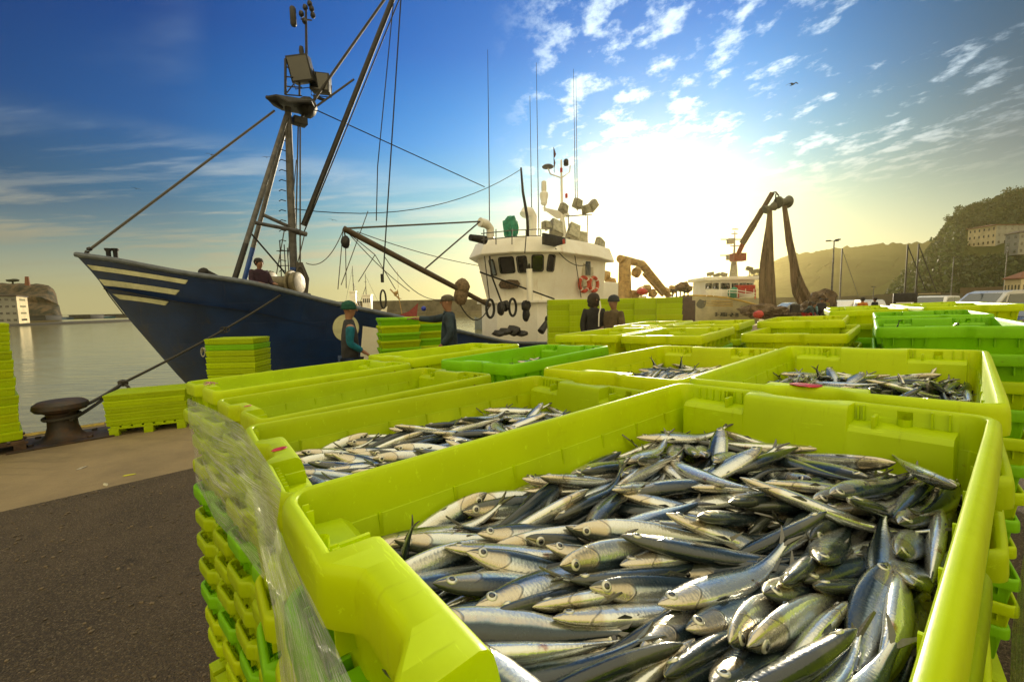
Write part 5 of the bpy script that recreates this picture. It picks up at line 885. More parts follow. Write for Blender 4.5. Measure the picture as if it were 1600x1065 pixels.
for k,(a,b,c,d) in enumerate(ST):
    q=MB(); vs=[];n=26
    for i in range(n+1):
        f=i/n
        for j in range(4):
            g_=j/3
            tx=a[0]+(b[0]-a[0])*f; ty=a[1]+(b[1]-a[1])*f-2.0*f*(1-f)*1.6; bx_=d[0]+(c[0]-d[0])*f; by_=d[1]+(c[1]-d[1])*f-2.0*f*(1-f)*1.6
            p=hull_at(tx+(bx_-tx)*g_,ty+(by_-ty)*g_)
            vs.append(p)
    good=[v for v in vs if v is not None]
    if len(good)<len(vs):
        vs=[v if v is not None else min(good,key=lambda w:0) for v in vs]
    vs2=[v+outw*.02 for v in vs]; m0=len(vs)
    fs=[]
    for i in range(n):
        for j in range(3):
            u=i*4+j; fs.append((u+m0,u+1+m0,u+5+m0,u+4+m0)); fs.append((u,u+1,u+5,u+4))
    q.add(vs+vs2,fs); q.build('bow_stripe',STRIPE,boat)
q=MB(); n=40; cpt=(541,512); vs=[];ok=True
ring=[hull_at(cpt[0]+20*math.cos(2*math.pi*k/n),cpt[1]+21*math.sin(2*math.pi*k/n)) for k in range(n)]
cc=hull_at(*cpt)
if cc and all(r is not None for r in ring):
    q.add([cc+outw*.025]+[r+outw*.025 for r in ring]+[r for r in ring],[(0,1+k,1+(k+1)%n) for k in range(n)]+[(1+k,1+(k+1)%n,n+1+(k+1)%n,n+1+k) for k in range(n)]); q.build('bow_disc',STRIPE,boat)
# bow fittings
for px in(170,181):
    p=bp(px,401,-.1); q=MB(); q.lathe([(.042,-.35),(.042,.11),(.066,.15),(.066,.18)],p,12); q.build('bow_bitt',DARK,boat)
q=MB(); q.tube([bp(137,392),bp(133,401)],.04,8); q.blob(bp(140,389),(.06,.05,.05),1,.2); q.build('stay_shackle',DARK,boat)
q=MB(); a=bp(318,425,-.9); b2=bp(340,436,-.9); q.bar(a,b2,.20,.16); q.lathe([(.10,-.10),(.10,.10)],a,12,(R(90),0,0)); q.build('anchor_davit',DARK,boat,bevel=.02)
# bow stem trim wire
q=MB(); q.tube([bp(152,428)+Vector((-.03,0,0)),bp(176,462)+Vector((-.05,0,0)),bp(198,492)+Vector((-.04,0,0))],.012,6); q.build('stem_wire',WIRE,boat)
# --- main mast
mf=bp(459,470); mt=bp(450,168); top=bp(447,105)
q=MB(); q.cur=0; q.tube([bp(459,418),mf+Vector((0,0,-1.2))],.105,16); q.build('mast_foot',BLU,boat)
q=MB(); q.tube([bp(459,418),bp(454,300),mt],[.10,.10,.085],16); mast=q.build('mast',GREY,boat)
for k in range(14):
    p=bp(452,222+k*15.5)
    s_=MB(); s_.tube([p+Vector((-.08,0,0)),p+Vector((-.20,0,.02)),p+Vector((-.26,0,-.03))],.013,6); s_.build('step',DARK,mast)
# bipod
for (xa,ya,xb,yb,off,nm) in((448,180,366,438,-.9,DARK),(452,175,381,441,.5,BLU)):
    a=bp(xa,ya,off*.1); b2=bp(xb,yb,off); md=a.lerp(b2,.80)
    q=MB(); q.tube([a,md],.062,12); lg=q.build('mast_leg',GREY,boat)
    q=MB(); q.tube([md,b2+(b2-md).normalized()*1.0],.064,12); q.build('leg_sleeve',nm,lg)
q=MB(); q.tube([bp(394,347,-.6),bp(466,361,-.1)],.05,10); q.tube([bp(412,336,.3),bp(480,367,0)],.05,10); q.tube([bp(452,360),bp(479,366)],.07,10); q.build('mast_crossbar',GREY,boat)
q=MB(); q.tube([bp(390,362,-.6),bp(440,420,-.3),bp(449,432,-.2)],.022,8); q.build('brace',DARK,boat)
# platform, lamps and lattice
q=MB(); q.add([bp(415,150,-.5),bp(432,147,-.6),bp(450,158,-.6),bp(487,156,-.5),bp(493,168,-.2),bp(488,178,.3),bp(470,176,.5),bp(440,170,.5),bp(427,163,.2)],[tuple(range(9))])
q2=[v.copy() for v in q.v]; q.add([v+Vector((0,0,-.05)) for v in q2],[tuple(range(9))[::-1]]); q.f+= [(i,(i+1)%9,9+(i+1)%9,9+i) for i in range(9)]; q.m+=[0]*9
q.blob(bp(480,168),(.27,.32,.30),2,.12); q.tube([bp(446,148),bp(446,92)],.035,8); q.tube([bp(468,150),bp(468,95)],.03,8)
for y in(105,120,135,148): q.bar(bp(446,y),bp(472,y+2),.03)
q.tube([bp(446,148),bp(468,120)],.018,6); q.tube([bp(490,150),bp(508,157)],.05,8); q.box(bp(468,190),(.35,.3,.18)); q.tube([bp(417,152,-.4),bp(440,168,0)],.05,8)
q.build('crow_platform',DARK,boat,bevel=.006)
q=MB(); q.tube([bp(479,96),bp(478,12)],[.04,.03],8); q.bar(bp(470,30),bp(487,32),.03); q.lathe([(.06,-.25),(.085,-.2),(.085,.2),(.06,.25)],bp(458,26),10)
q.lathe([(.05,-.12),(.07,0),(.05,.12)],bp(471,80),10)
for px,py in((471,22),(477,12),(487,14),(489,24),(476,33),(484,6)): q.blob(bp(px,py),(.08,.08,.10),1,.2)
q.build('mast_top_lights',DARK,boat)
def flood(px,py,w,h,rot,off=0,name='floodlight'):
    p=bp(px,py,off); q=MB(); rt=Euler(rot).to_matrix()
    q.box(p,(w,.30,h),rt,1.0); q.box(p+rt@Vector((0,-.18,0)),(w*1.06,.06,h*1.06),rt)
    for k in range(4): q.box(p+rt@Vector(((k-1.5)*w*.22,.19,0)),(.02,.08,h*.8),rt)
    q.tube([p+rt@Vector((-w*.56,0,0)),p+rt@Vector((-w*.56,0,-h*.7)),p+rt@Vector((w*.56,0,-h*.7)),p+rt@Vector((w*.56,0,0))],.015,6)
    o=q.build(name,DARK,boat,bevel=.012); g_=MB(); g_.box(p+rt@Vector((0,-.215,0)),(w*.92,.012,h*.92),rt); g_.build('lens',GLASSD,o); return o
flood(472,110,.56,.62,(R(14),R(-8),R(-40))); flood(502,132,.50,.46,(R(4),R(3),R(-35)))
# rigging: every rope and wire on its own
RIG=[('forestay',(140,390,0),(429,173,0),.028,0,ROPE),('derrick_boom',(474,352,0),(624,-28,-1.2),(.075),0,DARK),('topping_wire',(474,365,0),(640,-40,-1.3),.018,0,WIRE),
('boom_tackle',(467,190,0),(618,-25,-1.0),.04,0,DARK),('guy_wire',(492,168,0),(553,124,-.5),.03,0,ROPE),('guy_wire',(494,172,0),(757,292,0),.017,.0,WIRE),('aerial_wire',(456,326,0),(815,264,0),.013,.75,WIRE),
('hoist_wire',(627,-10,-1.2),(598,440,-1.2),.020,0,WIRE),('hoist_wire',(616,-10,-1.2),(590,260,-1.2),.015,0,WIRE),('hoist_wire',(590,260,-1.2),(588,345,-1.2),.015,0,WIRE),('halyard',(466,196,0),(461,420,0),.02,0,ROPE),('halyard',(469,196,0),(469,420,0),.022,0,ROPE),('halyard',(463,250,0),(450,400,0),.012,0,ROPE),
('halyard',(476,366,0),(462,424,0),.014,0,ROPE),('halyard',(446,350,0),(432,428,0),.014,0,ROPE)]
for nm,a,b2,r_,sg,mt_ in RIG:
    q=MB(); q.tube(sag(bp(*a),bp(*b2),sg,14),r_,8); q.build(nm,mt_,boat)
q=MB(); h0=bp(597,428,-1.2); q.tube([h0,h0+Vector((0,0,-.25))],.05,8); q.torus(h0+Vector((0,0,-.75)),.16,.028,20,8,(R(90),0,0),(.55,1.7)); q.build('cargo_hook',DARK,boat)
# second boom, towards the wheelhouse
k1=bp(537,357,-1.0); k2=bp(765,477,-1.0); k3=bp(750,346,-1.0)
q=MB(); q.tube([k1,k1.lerp(k2,.5),k2],[.085,.095,.085],12); q.build('cargo_boom',simple('brown_boom',(.10,.07,.04),.6),boat)
q=MB(); q.tube([k1,k3],.028,8); q.build('boom_stay',ROPE,boat); q=MB(); q.tube([bp(664,420,-1.0),k3],.028,8); q.build('boom_stay',ROPE,boat)
q=MB(); q.blob(bp(540,378,-1.0),(.13,.13,.19),2,.1); q.tube([k1,bp(540,372,-1.0)],.02,6); q.build('pulley_block',DARK,boat)
for a,b2,sg in(((536,360),(528,452),0),((540,385),(541,450),0),((536,360),(478,411),.35),((542,362),(586,398),0),((586,398),(618,452),0),((545,365),(640,455),.1),((558,362),(748,415),0.1),((575,330),(533,445),0),((586,398),(560,440),0),((600,400),(700,465),.5)):
    q=MB(); q.tube(sag(bp(*a,-1.0),bp(*b2,-1.0),sg,12),.012,6); q.build('rigging_line',ROPE,boat)
q=MB(); q.blob(bp(722,448,-1.0),(.28,.28,.32),2,.15); q.blob(bp(720,462,-1.0),(.26,.24,.34),2,.2); q.build('rope_bundle',simple('burlap',(.22,.15,.08),.9,0,.4,12,.6,30,.02),boat)
q=MB(); q.tube(sag(bp(716,470,-1),bp(765,478,-1),.6,14),.022,8); q.build('hanging_hose',RUBR,boat)
# winch and hanging nets at the mast foot
q=MB(); wc=bp(440,443,-.4); q.lathe([(.34,-.34),(.36,-.30),(.2,-.27),(.2,.27),(.36,.30),(.34,.34)],wc,20,(R(90),0,R(40))); q.lathe([(.24,.36),(.30,.38),(.30,.50),(.22,.52)],wc,18,(R(90),0,R(40))); q.box(wc+Vector((0,0,-.45)),(.8,.5,.4)); q.build('anchor_winch',simple('winch_paint',(.20,.17,.10),.5,.2),boat,bevel=.01)
q=MB()
for k in range(7):
    a=bp(464+k*1.2,410,-.1); q.tube([a,a+Vector((.02*k,-.02,-.45)),a+Vector((.06,.02*k-.05,-1.0)),a+Vector((.04,0,-1.25))],[.03,.06,.07,.03],8)
q.torus(bp(470,432,-.2),.22,.02,20,6,(R(85),0,0),(.5,1.3)); q.build('coiled_ropes',ROPE,boat)
q=MB()
for px in(437,444,449): q.tube([bp(px,375+ (px-437),-.3),bp(px+3,440,-.3)],.014,6)
for y in(392,415): q.tube([bp(432,y,-.3),bp(452,y,-.3)],.012,6)
q.build('stanchions',DARK,boat)
q=MB(); q.tube([bp(475,463,-2.6),bp(476,458,-2.6),bp(484,460,-2.6),bp(485,466,-2.6)],.03,8); q.build('rail_loop',ROPE,boat)
# --- wheelhouse
xf=12.2; yn,yf=-2.3,2.0
def X0(px,py): return bp(px,py,yn)
zroof=X0(862,394).z; zled=X0(800,472).z; zdk=-.35
xs_=X0(855,430).x; xe_=X0(944,420).x+.2
# plan of the front: curved through five points
def wplan(inset=0.0,lean=0.0):
    return [(xs_+2.4-lean*0,yn+inset),(xs_+.35+inset*.6-lean,yn+inset),(xs_-.55+inset-lean,yn+.95+inset*.2),(xs_-.95+inset-lean,-.15),(xs_-.55+inset-lean,yf-.95-inset*.2),(xs_+.35+inset*.6-lean,yf-inset),(xs_+2.4,yf-inset)]
def ringp(pl,z): return [Vector((x,y,z)) for x,y in pl]
lo=ringp(wplan(.35,0),zled); hi=ringp(wplan(0,.18),zroof)
for i in(0,6): pass
lo2=[Vector((xe_,yn+.20,zled))]+lo+[Vector((xe_,yf-.20,zled))]; hi2=[Vector((xe_,yn+.02,zroof-.1))]+hi+[Vector((xe_,yf-.02,zroof-.1))]
q=MB(); n=len(lo2); q.add(lo2+hi2,[(i,i+1,n+i+1,n+i) for i in range(n-1)]+[(n-1,0,n,2*n-1),tuple(range(n))[::-1],tuple(range(n,2*n))]); house=q.build('wheelhouse',WHT,boat,smooth=20,bevel=.05)
# lower deckhouse
q=MB(); pl=[(xe_+3.2,yn+.45),(xs_-.1,yn+.45),(xs_-.75,-.2),(xs_-.1,yf-.45),(xe_+3.2,yf-.45)]; n=5
q.add(ringp(pl,zdk)+ringp(pl,zled+.02),[(i,(i+1)%n,n+(i+1)%n,n+i) for i in range(n)]+[tuple(range(n))[::-1],tuple(range(n,2*n))]); q.build('deckhouse',WHT,boat,smooth=20,bevel=.03)
q=MB(); q.prism([Vector((xs_-.9,-.2,zled-.02)),Vector((xs_-.2,yn+.25,zled-.02)),Vector((xe_,yn+.18,zled-.02)),Vector((xe_,yf-.18,zled-.02)),Vector((xs_-.2,yf-.25,zled-.02))],(0,0,.09)); q.build('ledge',WHT,boat,bevel=.01)
# roof with an outward sloping visor
ro=[]; 
for z,g_ in((zroof-.03,.30),(zroof+.02,.33),(zroof+.42,.10),(zroof+.60,.02),(zroof+.64,-.15)):
    pl=[(xs_+2.9,yn-g_),(xs_+.3,yn-g_),(xs_-.75-g_*.8,yn+.95-g_*.5),(xs_-1.2-g_,-.15),(xs_-.75-g_*.8,yf-.95+g_*.5),(xs_+.3,yf+g_),(xs_+2.9,yf+g_)]
    pl=[(xe_+.25,yn-g_*.8)]+pl+[(xe_+.25,yf+g_*.8)]
    drop=[-.14,-.02,0,0,0,0,0,-.02,-.14]
    ro.append([Vector((x,y,z+d_)) for (x,y),d_ in zip(pl,drop)])
n=9; q=MB(); q.add([p for r_ in ro for p in r_],[(k*n+i,k*n+(i+1)%n,(k+1)*n+(i+1)%n,(k+1)*n+i) for k in range(4) for i in range(n)]+[tuple(range(n))[::-1],tuple(range(4*n,5*n))]); q.build('roof',WHT,boat,smooth=25,bevel=.02)
# windows: on the facets of the wheelhouse
def facet_window(px,py,w,h,seg,name='window',f=None):
    a,b2,c,d=lo2[seg],lo2[seg+1],hi2[seg+1],hi2[seg]
    nrm=(b2-a).cross(d-a).normalized(); 
    cen=sum(lo2,Vector())/len(lo2)
    if nrm.dot((a+b2)/2-cen)<0: nrm=-nrm
    p=BI@onplane(px,py,BM@a,BM.to_3x3()@nrm)
    ex=(b2-a).normalized(); ey=nrm.cross(ex).normalized()
    if ey.z<0: ey=-ey
    # rounded rectangle
    def rrect(w,h,r_,o_):
        pts=[]
        for (sx,sy,a0) in((1,1,0),(-1,1,90),(-1,-1,180),(1,-1,270)):
            for k in range(5):
                an=R(a0+k*22.5); pts.append(p+ex*(sx*(w/2-r_)+r_*math.cos(an))+ey*(sy*(h/2-r_)+r_*math.sin(an))+nrm*o_)
        return pts
    fr=MB(); o1=rrect(w+.09,h+.09,.09,.03);i1=rrect(w,h,.07,.03);o0=rrect(w+.09,h+.09,.09,-.02);n=20
    fr.add(o1+i1+o0,[(i,(i+1)%n,n+(i+1)%n,n+i) for i in range(n)]+[(i,(i+1)%n,2*n+(i+1)%n,2*n+i) for i in range(n)])
    wf=fr.build(name,RUBR,boat); g_=MB(); g_.prism(rrect(w,h,.07,.008),nrm*.008); g_.build('pane',GLASSD,wf)
k16=16.5/644
for px,py,w,h,sg in((757,421,.30,.62,5),(770,418,.42,.62,4),(792,414,.70,.62,3),(816,413,.42,.62,3),(840,411,.46,.62,2)): facet_window(px,py,w*.86,h*.92,sg)
for px,py,w in((861,411,.34),(874,413,.32),(887,414.5,.32)): facet_window(px,py,w*.95,.58,1 if px<868 else 0)
q=MB(); pc=X0(921,421); q.box((pc.x,yn+.10,pc.z-.15),(.75,.10,1.15)); dr=q.build('door',simple('door_paint',(.55,.50,.38),.4),boat,bevel=.02)
q=MB(); q.box((pc.x-.05,yn+.04,pc.z+.05),(.35,.03,.6)); q.build('pane',GLASSD,dr)
# name board, life rings, ladder etc.
def fpl(px,py,seg,o_=.03):
    a,b2,d=lo2[seg],lo2[seg+1],hi2[seg]; nrm=(b2-a).cross(d-a).normalized(); cen=sum(lo2,Vector())/len(lo2)
    if nrm.dot((a+b2)/2-cen)<0: nrm=-nrm
    return BI@onplane(px,py,BM@(a+nrm*o_),BM.to_3x3()@nrm),nrm
p,nr=fpl(796,444,3); ex=Vector((0,0,1)).cross(nr).normalized(); q=MB(); q.prism([p+ex*(.48*c_)+Vector((0,0,.19*s__)) for c_,s__ in((-1,0),(-.8,.8),(0,1),(.8,.8),(1,0),(.8,-.8),(0,-1),(-.8,-.8))],nr*.05); q.build('name_board',simple('carved_wood',(.12,.075,.04),.6,0,.5,14,.5),boat,bevel=.01)
for px in(914,929.5):
    p=X0(px,444); c_=Vector((p.x,yn+.06,p.z)); q=MB(); q.torus(c_,.30,.075,32,12,(R(90),0,0)); lr=q.build('life_ring',ORNG,boat)
    for a in range(4):
        s_=MB(); an=R(45+90*a); s_.torus(c_+Vector((.30*math.cos(an),0,.30*math.sin(an))),.088,.02,14,6,(0,an+math.pi/2,0) if False else (R(90)*0,-an,0)); s_.build('white_band',WHT,lr)
p=X0(876,402); q=MB(); c_=Vector((p.x-.6,yn-.18,X0(858,377).z)); q.box(c_,(1.55,.10,.42),(0,0,R(8))); q.build('dark_board',DARK,boat,bevel=.02)
q=MB(); q.lathe([(.05,-.08),(.05,.08),(.02,.1)],c_+Vector((.45,-.1,0)),10); q.build('red_lamp',REDP,boat)
# pipes and ventilators on the roof
def pipe(pts,r_,name,mat,off=0): q=MB(); q.tube([bp(*p_,off) if len(p_)==2 else bp(*p_) for p_ in pts],r_,14); return q.build(name,mat,boat)
pipe([(766,372),(766,357),(760,350),(750,347)],[.15,.15,.17,.17],'vent_pipe',WHT,-.9)
pipe([(832,370),(832,338),(828,331),(822,330),(819,336)],[.20,.20,.2,.2,.2],'vent_pipe',WHT,-.8)
q=MB(); q.blob(bp(798,357,-.6),(.32,.28,.48),3,.35,3); q.build('covered_instrument',GRN,boat)
pipe([(735,371),(758,375)],[.12,.16],'horn',DARK,-.8)
q=MB()
for y in(362,372):
    q.tube([bp(752,y+3,-1.6),bp(800,y-2,-1.6),bp(845,y-4,-1.6)],.02,6)
for px in(756,775,800,822,845): q.tube([bp(px,358,-1.6),bp(px,382,-1.6)],.02,6)
q.build('roof_rail',GREY,boat)
# whip aerials
for px0,y0,px1,y1 in((762,78,765,352),(838,98,842,372),(828,150,831,350),(896,108,899,312),(900,120,902,312)):
    pipe([(px0,y0),(px1,y1)],[.008,.022],'whip_aerial',WIRE,-.6)
pipe([(814,262),(817,300),(824,340),(827,420)],[.035,.05,.06,.06],'signal_pole',DARK,-1.6)
pipe([(827,420),(828,470)],[.11,.11],'white_pipe',WHT,-2.5)
# radar mast
pipe([(879,400),(880,372),(878,330),(877,250)],[.22,.20,.07,.04],'radar_mast',WHT,-.2)
q=MB(); q.add([bp(848,324,-.2),bp(850,328,-.2),bp(870,342,-.2),bp(890,338,-.2),bp(888,332,-.2)]+[bp(848,324,.3),bp(850,328,.3),bp(870,342,.3),bp(890,338,.3),bp(888,332,.3)],[(0,1,2,3,4),(9,8,7,6,5)]+[(i,(i+1)%5,5+(i+1)%5,5+i) for i in range(5)]); q.build('mast_arm',WHT,boat)
pipe([(856,262),(860,272),(877,278),(890,270),(891,258)],.03,'antenna_yoke',WHT,-.2)
q=MB(); q.lathe([(.02,-.05),(.25,-.03),(.27,.02),(.2,.08),(.05,.10)],bp(856,261,-.2),18); q.build('dish_antenna',GREY,boat)
q=MB(); q.lathe([(.1,-.14),(.12,-.1),(.12,.08),(.08,.15)],bp(884.5,254,-.2),14); q.build('dome_antenna',DARK,boat)
for px,py in((877,266),(885,306)): q=MB(); q.lathe([(.06,-.10),(.065,.08),(.03,.12)],bp(px,py,-.2),12); q.build('red_lamp',REDP,boat)
q=MB(); q.lathe([(.12,-.5),(.16,-.42),(.14,-.36),(.2,-.12),(.18,.02),(.10,.08),(.12,.14),(.11,.5),(.05,.54)],bp(850,302,-.4),16); q.tube([bp(851,320,-.4),bp(851,330,-.4)],.04,8); q.build('radar_scanner',WHT,boat)
pipe([(865,230),(866,270)],.015,'flag_staff',DARK,-.2)
q=MB(); q.prism([bp(866,232,-.2),bp(869,241,-.2),bp(867,246,-.2),bp(865.5,245,-.2)],(0,.02,0)); q.prism([bp(866,248,-.2),bp(868,254,-.2),bp(866.5,262,-.2)],(0,.02,0)); q.build('pennant',simple('dark_red_cloth',(.10,.02,.02),.8),boat)
LAMPS=[(869,356,.62,.80,(R(-30),R(18),R(-20))),(853,352,.40,.32,(R(-10),0,0)),(896,362,.62,.85,(R(-25),R(22),R(-30))),(909,372,.55,.6,(R(-10),R(10),R(-50))),(902,318,.45,.42,(R(5),R(10),0)),(926,321,.62,.42,(R(0),R(-40),0)),(915,327,.4,.4,(0,R(-20),0)),(937,381,.75,.50,(0,R(18),R(10))),(880,325,.4,.36,(0,R(20),0))]
LG=simple('olive_lamp_housing',(.26,.24,.16),.5,.1,.3,6,.1)
for px,py,w,h,rt in LAMPS:
    p=bp(px,py,-.8); rm=Euler(rt).to_matrix(); q=MB(); q.box(p,(w,.26,h),rm,.8); q.tube([p,p+Vector((0,0,-h*.8))],.03,6); o=q.build('deck_floodlight',LG,boat,bevel=.03); g_=MB(); g_.box(p+rm@Vector((0,-.16,0)),(w*.9,.02,h*.85),rm,.85); g_.build('lens',simple('lamp_glass',(.42,.40,.28),.15),o)
q=MB(); q.tube([bp(885,338,-.8),bp(925,335,-.8)],.03,6); q.tube([bp(888,338,-.8),bp(890,385,-.8)],.03,6); q.tube([bp(918,337,-.8),bp(918,385,-.8)],.03,6); q.build('lamp_frame',GREY,boat)
q=MB(); q.tube([bp(941,392,-.8),bp(938,415,-.8)],.1,8); q.build('lamp_post',GREY,boat)
# clutter on the front of the deckhouse
q=MB()
for px,py in((801,480),(766,482)):
    q=MB(); q.torus(bp(px,py,-2.2),.28,.045,22,8,(R(90),0,0),(.62,1.1)); q.build('hanging_tyre',RUBR,boat)
q=MB()
for px,py,a,b_ in((783,482,.14,.25),(822,478,.20,.22),(822,492,.12,.25),(790,478,.1,.2)):
    q=MB(); q.blob(bp(px,py,-2.25),(a,.15,b_),2,.3,3); q.build('hanging_oilskin',DARK,boat)
q=MB()
for px,py,a,b_ in((790,518,.30,.13),(803,517,.30,.20),(815,521,.28,.12),(780,521,.25,.12)): q.blob(bp(px,py,-2.4),(a,.2,b_),2,.5,5)
q.build('deck_machinery',DARK,boat); q=MB(); q.tube([bp(845,518,-2.6),bp(857,500,-2.6),bp(860,496,-2.6)],[.14,.1,.1],10); q.blob(bp(857,499,-2.6),(.16,.15,.2),2,.3); q.build('fender_post',DARK,boat)
q=MB(); q.tube([bp(765,400,-1.9),bp(768,430,-1.9),bp(785,476,-2.1)],.03,8); q.tube([bp(757,400,-1.9),bp(765,470,-2.1)],.018,6); q.tube([bp(822,370,-1.9),bp(820,395,-2.2)],.02,6); q.tube([bp(750,425,-2.0),bp(866,467,-2.6)],.03,8); q.tube(sag(bp(868,388,-2.55),bp(920,412,-2.55),.3,10),.018,6); q.tube([bp(898,398,-2.5),bp(908,465,-2.5)],.018,6); q.build('hanging_cables',WIRE,boat)
# aft: low house side and ochre net crane
q=MB(); a=X0(944,446); e=X0(975,446); q.box(((a.x+e.x)/2,(yn+yf)/2+.1,(zled+X0(960,440).z)/2),(e.x-a.x,3.9,X0(960,440).z-zled)); q.build('aft_house',WHT,boat,bevel=.04)
cb=bp(975,470,0); 
q=MB(); q.tube([bp(976,480,0),bp(976,402,0)],[.42,.34],10); q.tube([bp(968,404,0),bp(1003,412,0),bp(1008,420,0)],[.24,.24,.2],8); q.build('crane_column',TAN,boat,bevel=.02)
q=MB(); q.tube([bp(1003,413,0),bp(1050,468,0)],[.26,.20],8); q.tube([bp(1005,428,0),bp(1035,462,0)],.09,8); q.blob(bp(994,425,0),(.35,.3,.35),2,.3); q.build('crane_arm',TAN,boat,bevel=.02)
q=MB()
for px,py in((945,430),(955,440),(1002,455),(1010,452),(1020,458),(1040,455),(1052,452),(990,460)):
    q=MB(); q.blob(bp(px,py,0),(.3,.3,.3),2,.5,3,px); q.tube([bp(px,py,0),bp(px,py+9,0)],.06,6); q.build('winch_gear',TAN,boat)
q=MB(); q.blob(bp(1003,455,-.6),(.36,.3,.2),2,.3); q.build('red_float_bag',REDP,boat)
q=MB()
for px in(1051,1057,1063,1069,1075): q.tube([bp(px,452,-2),bp(px,468,-2)],.05,6)
q.tube([bp(1049,453,-2),bp(1077,456,-2)],.05,6); q.build('stern_rail',DARK,boat)
q=MB()
for px,py,a in((1062,449,.3),(1068,446,.35),(1074,451,.3)): q.blob(bp(px,py,-2),(a,.3,a*.8),2,.4,3,px)
q.build('stern_net_pile',simple('brown_net',(.14,.085,.04),.9,0,.4,6,.6,30,.02),boat)
# mooring rope: from the rail to the knot, two parts to the bollard
MR=simple('dark_mooring_rope',(.05,.045,.035),.85,0,.3,60,.8,140,.004)
kn=onplane(192,598,G(101,686)+Vector((.9,.9,0)),Vector((0,1,0))); kn=P(192,598,6.3); tb=G(101,686)+Vector((0,0,.31))
ra=BM@bp(438,461,-2.45); rb=P(329,523,7.9)
q=MB(); q.tube(sag(ra,kn,.06,16),.020,10); 
for dx,dz in((.165,.07),(.165,-.04)): q.tube(sag(kn,tb+Vector((dx,-.05,dz)),.03,8),.022,10)
q.torus(tb+Vector((0,0,.0)),.168,.022,24,8,(R(6),0,0)); q.blob(kn,(.07,.06,.055),2,.35,4); q.tube([kn,kn+Vector((.10,-.03,-.05)),kn+Vector((.16,-.04,-.14)),kn+Vector((.25,-.05,-.19))],.020,8)
lp=ra.lerp(kn,.455)-Vector((0,0,.06)); q.torus(lp,.06,.010,16,6,(R(80),R(30),0)); q.torus(lp+Vector((.06,0,.01)),.05,.009,16,6,(R(60),R(70),0))
tag(q.build('mooring_rope',MR),'dark mooring rope running from the blue bow to the bollard','rope')

# ---------------------------------------------------------------- small boats in the harbour
def small_boat(px0,px1,pyw,pyt,Y,hullm,name,label,house=True,bow_right=True,red=False,extra=None):
    a=P(px0,pyw,Y); b=P(px1,pyw,Y); c=(a+b)/2; c.z=WZ; L=(b-a).length; fb=max(1.4,P(px1,pyt,Y).z-WZ)
    t=thing(name,label,'boat',c,0 if bow_right else math.pi)
    q=MB(); xs=[-.5,-.46,-.3,0,.25,.4,.5]; hb=[.30,.36,.42,.45,.36,.18,.0]; sh=[.62,.58,.52,.55,.68,.86,1.0]
    W_=L*.30; NVn=6
    for side in(-1,1):
        n0=len(q.v)
        for x,h_,s_ in zip(xs,hb,sh):
            for j in range(NVn+1):
                v=j/NVn; q.v.append(Vector(((x-.13*v*(x>.2)*(x-.2)*3)*L,side*h_*W_*(1-v)**.35,fb*s_*(1-v)-.5*v)))
        for i in range(len(xs)-1):
            for j in range(NVn): k=n0+i*(NVn+1)+j; q.f.append((k,k+1,k+NVn+2,k+NVn+1)); q.m.append(0)
    n0=len(q.v)
    q.v+=[Vector((x*L,-h_*W_*.96,fb*s_*.86)) for x,h_,s_ in zip(xs,hb,sh)]+[Vector((x*L,h_*W_*.96,fb*s_*.86)) for x,h_,s_ in zip(xs,hb,sh)]
    for i in range(6): q.f.append((n0+i,n0+i+1,n0+8+i,n0+7+i)); q.m.append(0)
    q.add([Vector((-.5*L,-.3*W_,fb*.62)),Vector((-.5*L,.3*W_,fb*.62)),Vector((-.5*L,0,-.5))],[(0,1,2)])
    q.build('hull',hullm,t,smooth=40)
    if house:
        h=MB(); h.box((-.12*L,0,fb*.55+fb*.55),(L*.26,W_*.6,fb*1.1)); w_=h.build('wheelhouse',WHT,t,bevel=.05)
        for k in range(4):
            g_=MB(); g_.box((-.12*L+(k-1.5)*L*.058,-W_*.305,fb*1.35),(L*.038,.03,fb*.25)); g_.build('window',GLASSD,w_)
        g_=MB(); g_.box((-.12*L,0,fb*1.68),(L*.30,W_*.72,fb*.08)); g_.build('roof',WHT,t,bevel=.02)
        m_=MB(); m_.tube([(-.15*L,0,fb*1.6),(-.15*L,0,fb*3.0)],[.09,.05],8); m_.tube([(-.20*L,0,fb*2.5),(-.10*L,0,fb*2.5)],.04,6); m_.tube([(-.15*L,0,fb*2.9),(.32*L,0,fb*.8)],.025,5); m_.tube([(-.15*L,0,fb*2.2),(-.42*L,0,fb*.9)],.06,6); m_.build('mast',GREY,t)
        m_=MB()
        for k in range(4): m_.blob(((-.33+.05*k)*L,0,fb*(.75+.15*(k%2))),(L*.035,W_*.2,fb*.25),1,.4,3,k)
        m_.build('deck_gear',TAN,t)
    return t
MAROON=simple('maroon_hull_paint',(.26,.035,.04),.45); GRYH=simple('grey_blue_hull_paint',(.16,.20,.24),.45)
rb=small_boat(598,654,489,473,62,MAROON,'red_boat','small maroon boat with crossed masts anchored beyond the blue boat',house=False)
q=MB(); q.box((.02*5.4,0,1.7),(1.6,1.0,.9)); q.build('cabin',MAROON,rb,bevel=.05)
q=MB(); q.tube([(.3,0,1.5),(-.35,0,5.9)],.07,8); q.tube([(.2,0,4.5),(-.9,0,5.1)],.05,6); q.tube([(-.1,0,4.5),(-1.4,0,6.0)],.12,6); q.tube([(-.2,0,6.2),(-.2,0,8.6)],.03,6); q.blob((-.6,0,5.4),(.35,.2,.3),2,.5); q.build('mast',TAN,rb)
small_boat(532,566,488,476,85,simple('rusty_hull_paint',(.20,.09,.05),.6),'trawler','little rust coloured trawler, leftmost of the far boats seen past the blue bow',bow_right=False)
small_boat(556,606,489,478,92,WHT,'trawler','white trawler with dark lettering between the rust coloured boat and the maroon boat')
q=MB()
